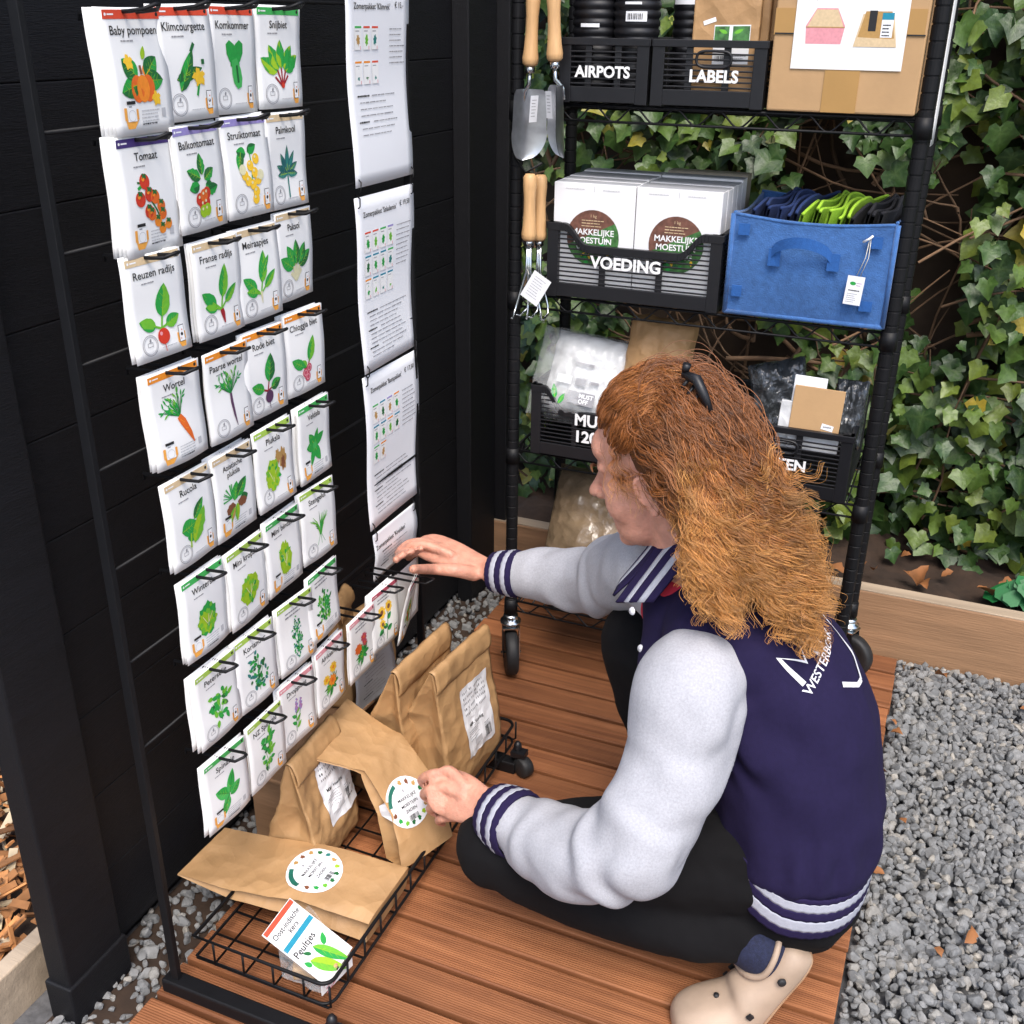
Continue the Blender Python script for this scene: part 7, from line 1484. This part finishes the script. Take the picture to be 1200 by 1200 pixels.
# hanging mass: bunches with their own length
NBN = 15; bun = [((i+0.5)/NBN+rng.normal(0, 0.012), rng.normal(0, 15)-8+(30 if i in (4, 5) else 0)+(-16 if i in (7, 8) else 0), rng.random(), rng.uniform(0.74, 1.24)) for i in range(NBN)]
for i in range(900):
    bi = bun[rng.integers(NBN)]; s_ = float(np.clip(bi[0]+rng.normal(0, 0.016), 0, 1)); dep = rng.random()**1.3
    if i < 520: v = rdir(lambda v: v[0] < -0.05 and v[2] > -0.55 and (v[1] > -0.55)); root = scalp(v, 1.02)
    else: v = rdir(lambda v: Vector(v).dot(CLD) > 0.80); root = scalp(v, 1.07); dep *= 0.5
    vv = Vector(v); outn = (scalp(vv, 1.25)-scalp(vv, 1.0)).normalized()
    ex = 800+172*s_+rng.normal(0, 5); ey = 702+62*s_+bi[1]-64*rng.random()**1.3+14*rng.random()**3
    if rng.random() < 0.38: ey -= rng.uniform(20, 120)
    E_ = pd(ex, ey, 1.385+0.080*dep+0.02*s_); mx = 788+122*(0.10+0.90*s_)+rng.normal(0, 7); M2 = pd(mx, 590+rng.normal(0, 14), 1.405+0.115*dep); M1 = root+outn*0.045+Vector((0.015, -0.01, 0.0))
    locks.append((bez([root[:], M1[:], M2[:], M2.lerp(E_, 0.6)[:], E_[:]], 84), 19, 0.0046, 0.0066, 0.046, 1, 5*noise.noise(M2*15)+rng.normal(0, 1.0), (1.12-0.36*s_)*bi[3]))
for i in range(7):
    v = Vector((rng.uniform(0.20, 0.40), 0.85, rng.uniform(-0.2, 0.3))); root = scalp(v, 1.03); E_ = h(rng.uniform(-0.01, 0.035), 0.082, rng.uniform(-0.05, 0.0)); locks.append((bez([root[:], (root+HL*0.012)[:], E_[:]], 18), 9, 0.003, 0.004, 0.03, 1, rng.uniform(0, 6), 0.9))
pos = []; rad = []; cnt = []; shd = []
for P_, ns, spread, amp, wl, hang, ph0, tone in locks:
    n = len(P_); T_ = np.gradient(P_, axis=0); T_ /= np.linalg.norm(T_, axis=1)[:, None]+1e-9
    N_ = (P_-np.array(HC[:])) if not hang else np.tile(np.array([0.45, -0.75, 0.45]), (n, 1)); N_ = N_/np.linalg.norm(N_, axis=1)[:, None]
    A_ = np.cross(T_, N_); A_ /= np.linalg.norm(A_, axis=1)[:, None]+1e-9; B_ = np.cross(A_, T_)
    sl_ = np.concatenate([[0], np.cumsum(np.linalg.norm(np.diff(P_, axis=0), axis=1))]); tt = np.linspace(0, 1, n)
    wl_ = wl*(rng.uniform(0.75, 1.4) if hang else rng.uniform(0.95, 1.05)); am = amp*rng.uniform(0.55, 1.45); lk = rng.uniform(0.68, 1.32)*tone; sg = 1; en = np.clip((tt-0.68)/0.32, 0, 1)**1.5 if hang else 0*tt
    curl = rng.uniform(0.2, 1.0) if hang else 0.25; wob = rng.uniform(4, 10)
    for k in range(ns):
        stray = rng.random() < (0.12 if hang else 0.05); jit = rng.normal(0, 0.22)+(rng.normal(0, 0.7) if stray else 0)
        o1, o2 = rng.normal(0, spread)*((2.4 if hang else 1.6) if stray else 1), rng.normal(0, spread*0.55)*((2.4 if hang else 1.4) if stray else 1); sp_ = (1.15-0.75*tt) if hang else (0.6+0.8*np.sin(PI*tt))
        a_ = am*(0.30+0.70*np.minimum(1, tt*1.25))*(1+0.35*en)*rng.uniform(0.85, 1.15) if hang else am*0.75*np.sin(PI*np.minimum(1, tt*1.02))**0.4
        w_ = 2*PI*np.concatenate([[0], np.cumsum(np.diff(sl_)/(wl_*((1-0.15*en[1:]) if hang else 1)))])*rng.uniform(0.985, 1.015)+ph0+jit+(0.5*np.sin(tt*wob+ph0) if hang else 0)
        fl = rng.normal(0, 0.0022, 2)*0.5
        Q = P_+A_*((o1*sp_+a_*np.cos(w_)+fl[0]*tt*6)[:, None])+B_*((o2*sp_+a_*np.maximum(curl, 0.8*en)*np.sin(w_)+abs(fl[1])*tt*4)[:, None])
        m_ = n if rng.random() < 0.5 else int(n*rng.uniform(0.72, 1)); Q = Q[:m_]
        pos.append(Q); cnt.append(m_); shd.append(lk*rng.uniform(0.75, 1.25)); r0 = rng.uniform(0.00032, 0.00050); rad.append(r0*(1-0.55*np.linspace(0, 1, m_)**2))
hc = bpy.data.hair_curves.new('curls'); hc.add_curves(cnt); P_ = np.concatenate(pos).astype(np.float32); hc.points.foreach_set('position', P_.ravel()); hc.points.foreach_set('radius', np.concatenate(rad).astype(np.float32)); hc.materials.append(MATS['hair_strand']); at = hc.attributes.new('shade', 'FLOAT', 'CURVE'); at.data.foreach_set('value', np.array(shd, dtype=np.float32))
ho = bpy.data.objects.new('curls', hc); col.objects.link(ho); ho.parent = hb_
# --- hair clip
ca = MB(); cn = (scalp(CLD, 1.3)-scalp(CLD, 1.0)).normalized(); q0 = pd(801, 438, 1.432); q1_ = pd(822, 466, 1.418); q2_ = pd(836, 490, 1.420)
ca.tube([q0, q0.lerp(q1_, 0.5)+cn*0.012, q1_+cn*0.006, q2_], [0.0052, 0.0075, 0.0068, 0.003], 'black_plastic', 10); ca.tube([q0+cn*0.004, q0+cn*0.010+Vector((0, 0, 0.006))], [0.005, 0.006], 'black_plastic', 10)
for i in range(5):
    p = q0.lerp(q2_, 0.15+0.17*i); ca.tube([p+cn*0.004, p-cn*0.010+HL*0.008, p-cn*0.022+HL*0.004], [0.003, 0.0026, 0.0015], 'black_plastic', 6)
ca.build('hair_clip', body)
# ================================================================ light
w = bpy.data.worlds.new('World'); scene.world = w; w.use_nodes = True; nt = w.node_tree
bg = nt.nodes['Background']; sk = nt.nodes.new('ShaderNodeTexSky'); sk.sky_type = 'NISHITA'; sk.sun_disc = False
EL, AZ = math.radians(58), math.radians(150)
sk.sun_elevation = EL; sk.sun_rotation = AZ; sk.air_density = 1.0; sk.dust_density = 3.0
nt.links.new(sk.outputs['Color'], bg.inputs['Color']); bg.inputs['Strength'].default_value = 0.13
su = bpy.data.lights.new('sun', 'SUN'); su.energy = 1.2; su.angle = math.radians(28); su.color = (1.0, 0.96, 0.90)
so = bpy.data.objects.new('sun', su); col.objects.link(so)
dirv = Vector((math.sin(AZ)*math.cos(EL), math.cos(AZ)*math.cos(EL), math.sin(EL)))
so.rotation_euler = dirv.to_track_quat('Z', 'Y').to_euler()
vs = scene.view_settings; vs.view_transform = 'Standard'; vs.look = 'None'; vs.exposure = 1.2; vs.gamma = 1
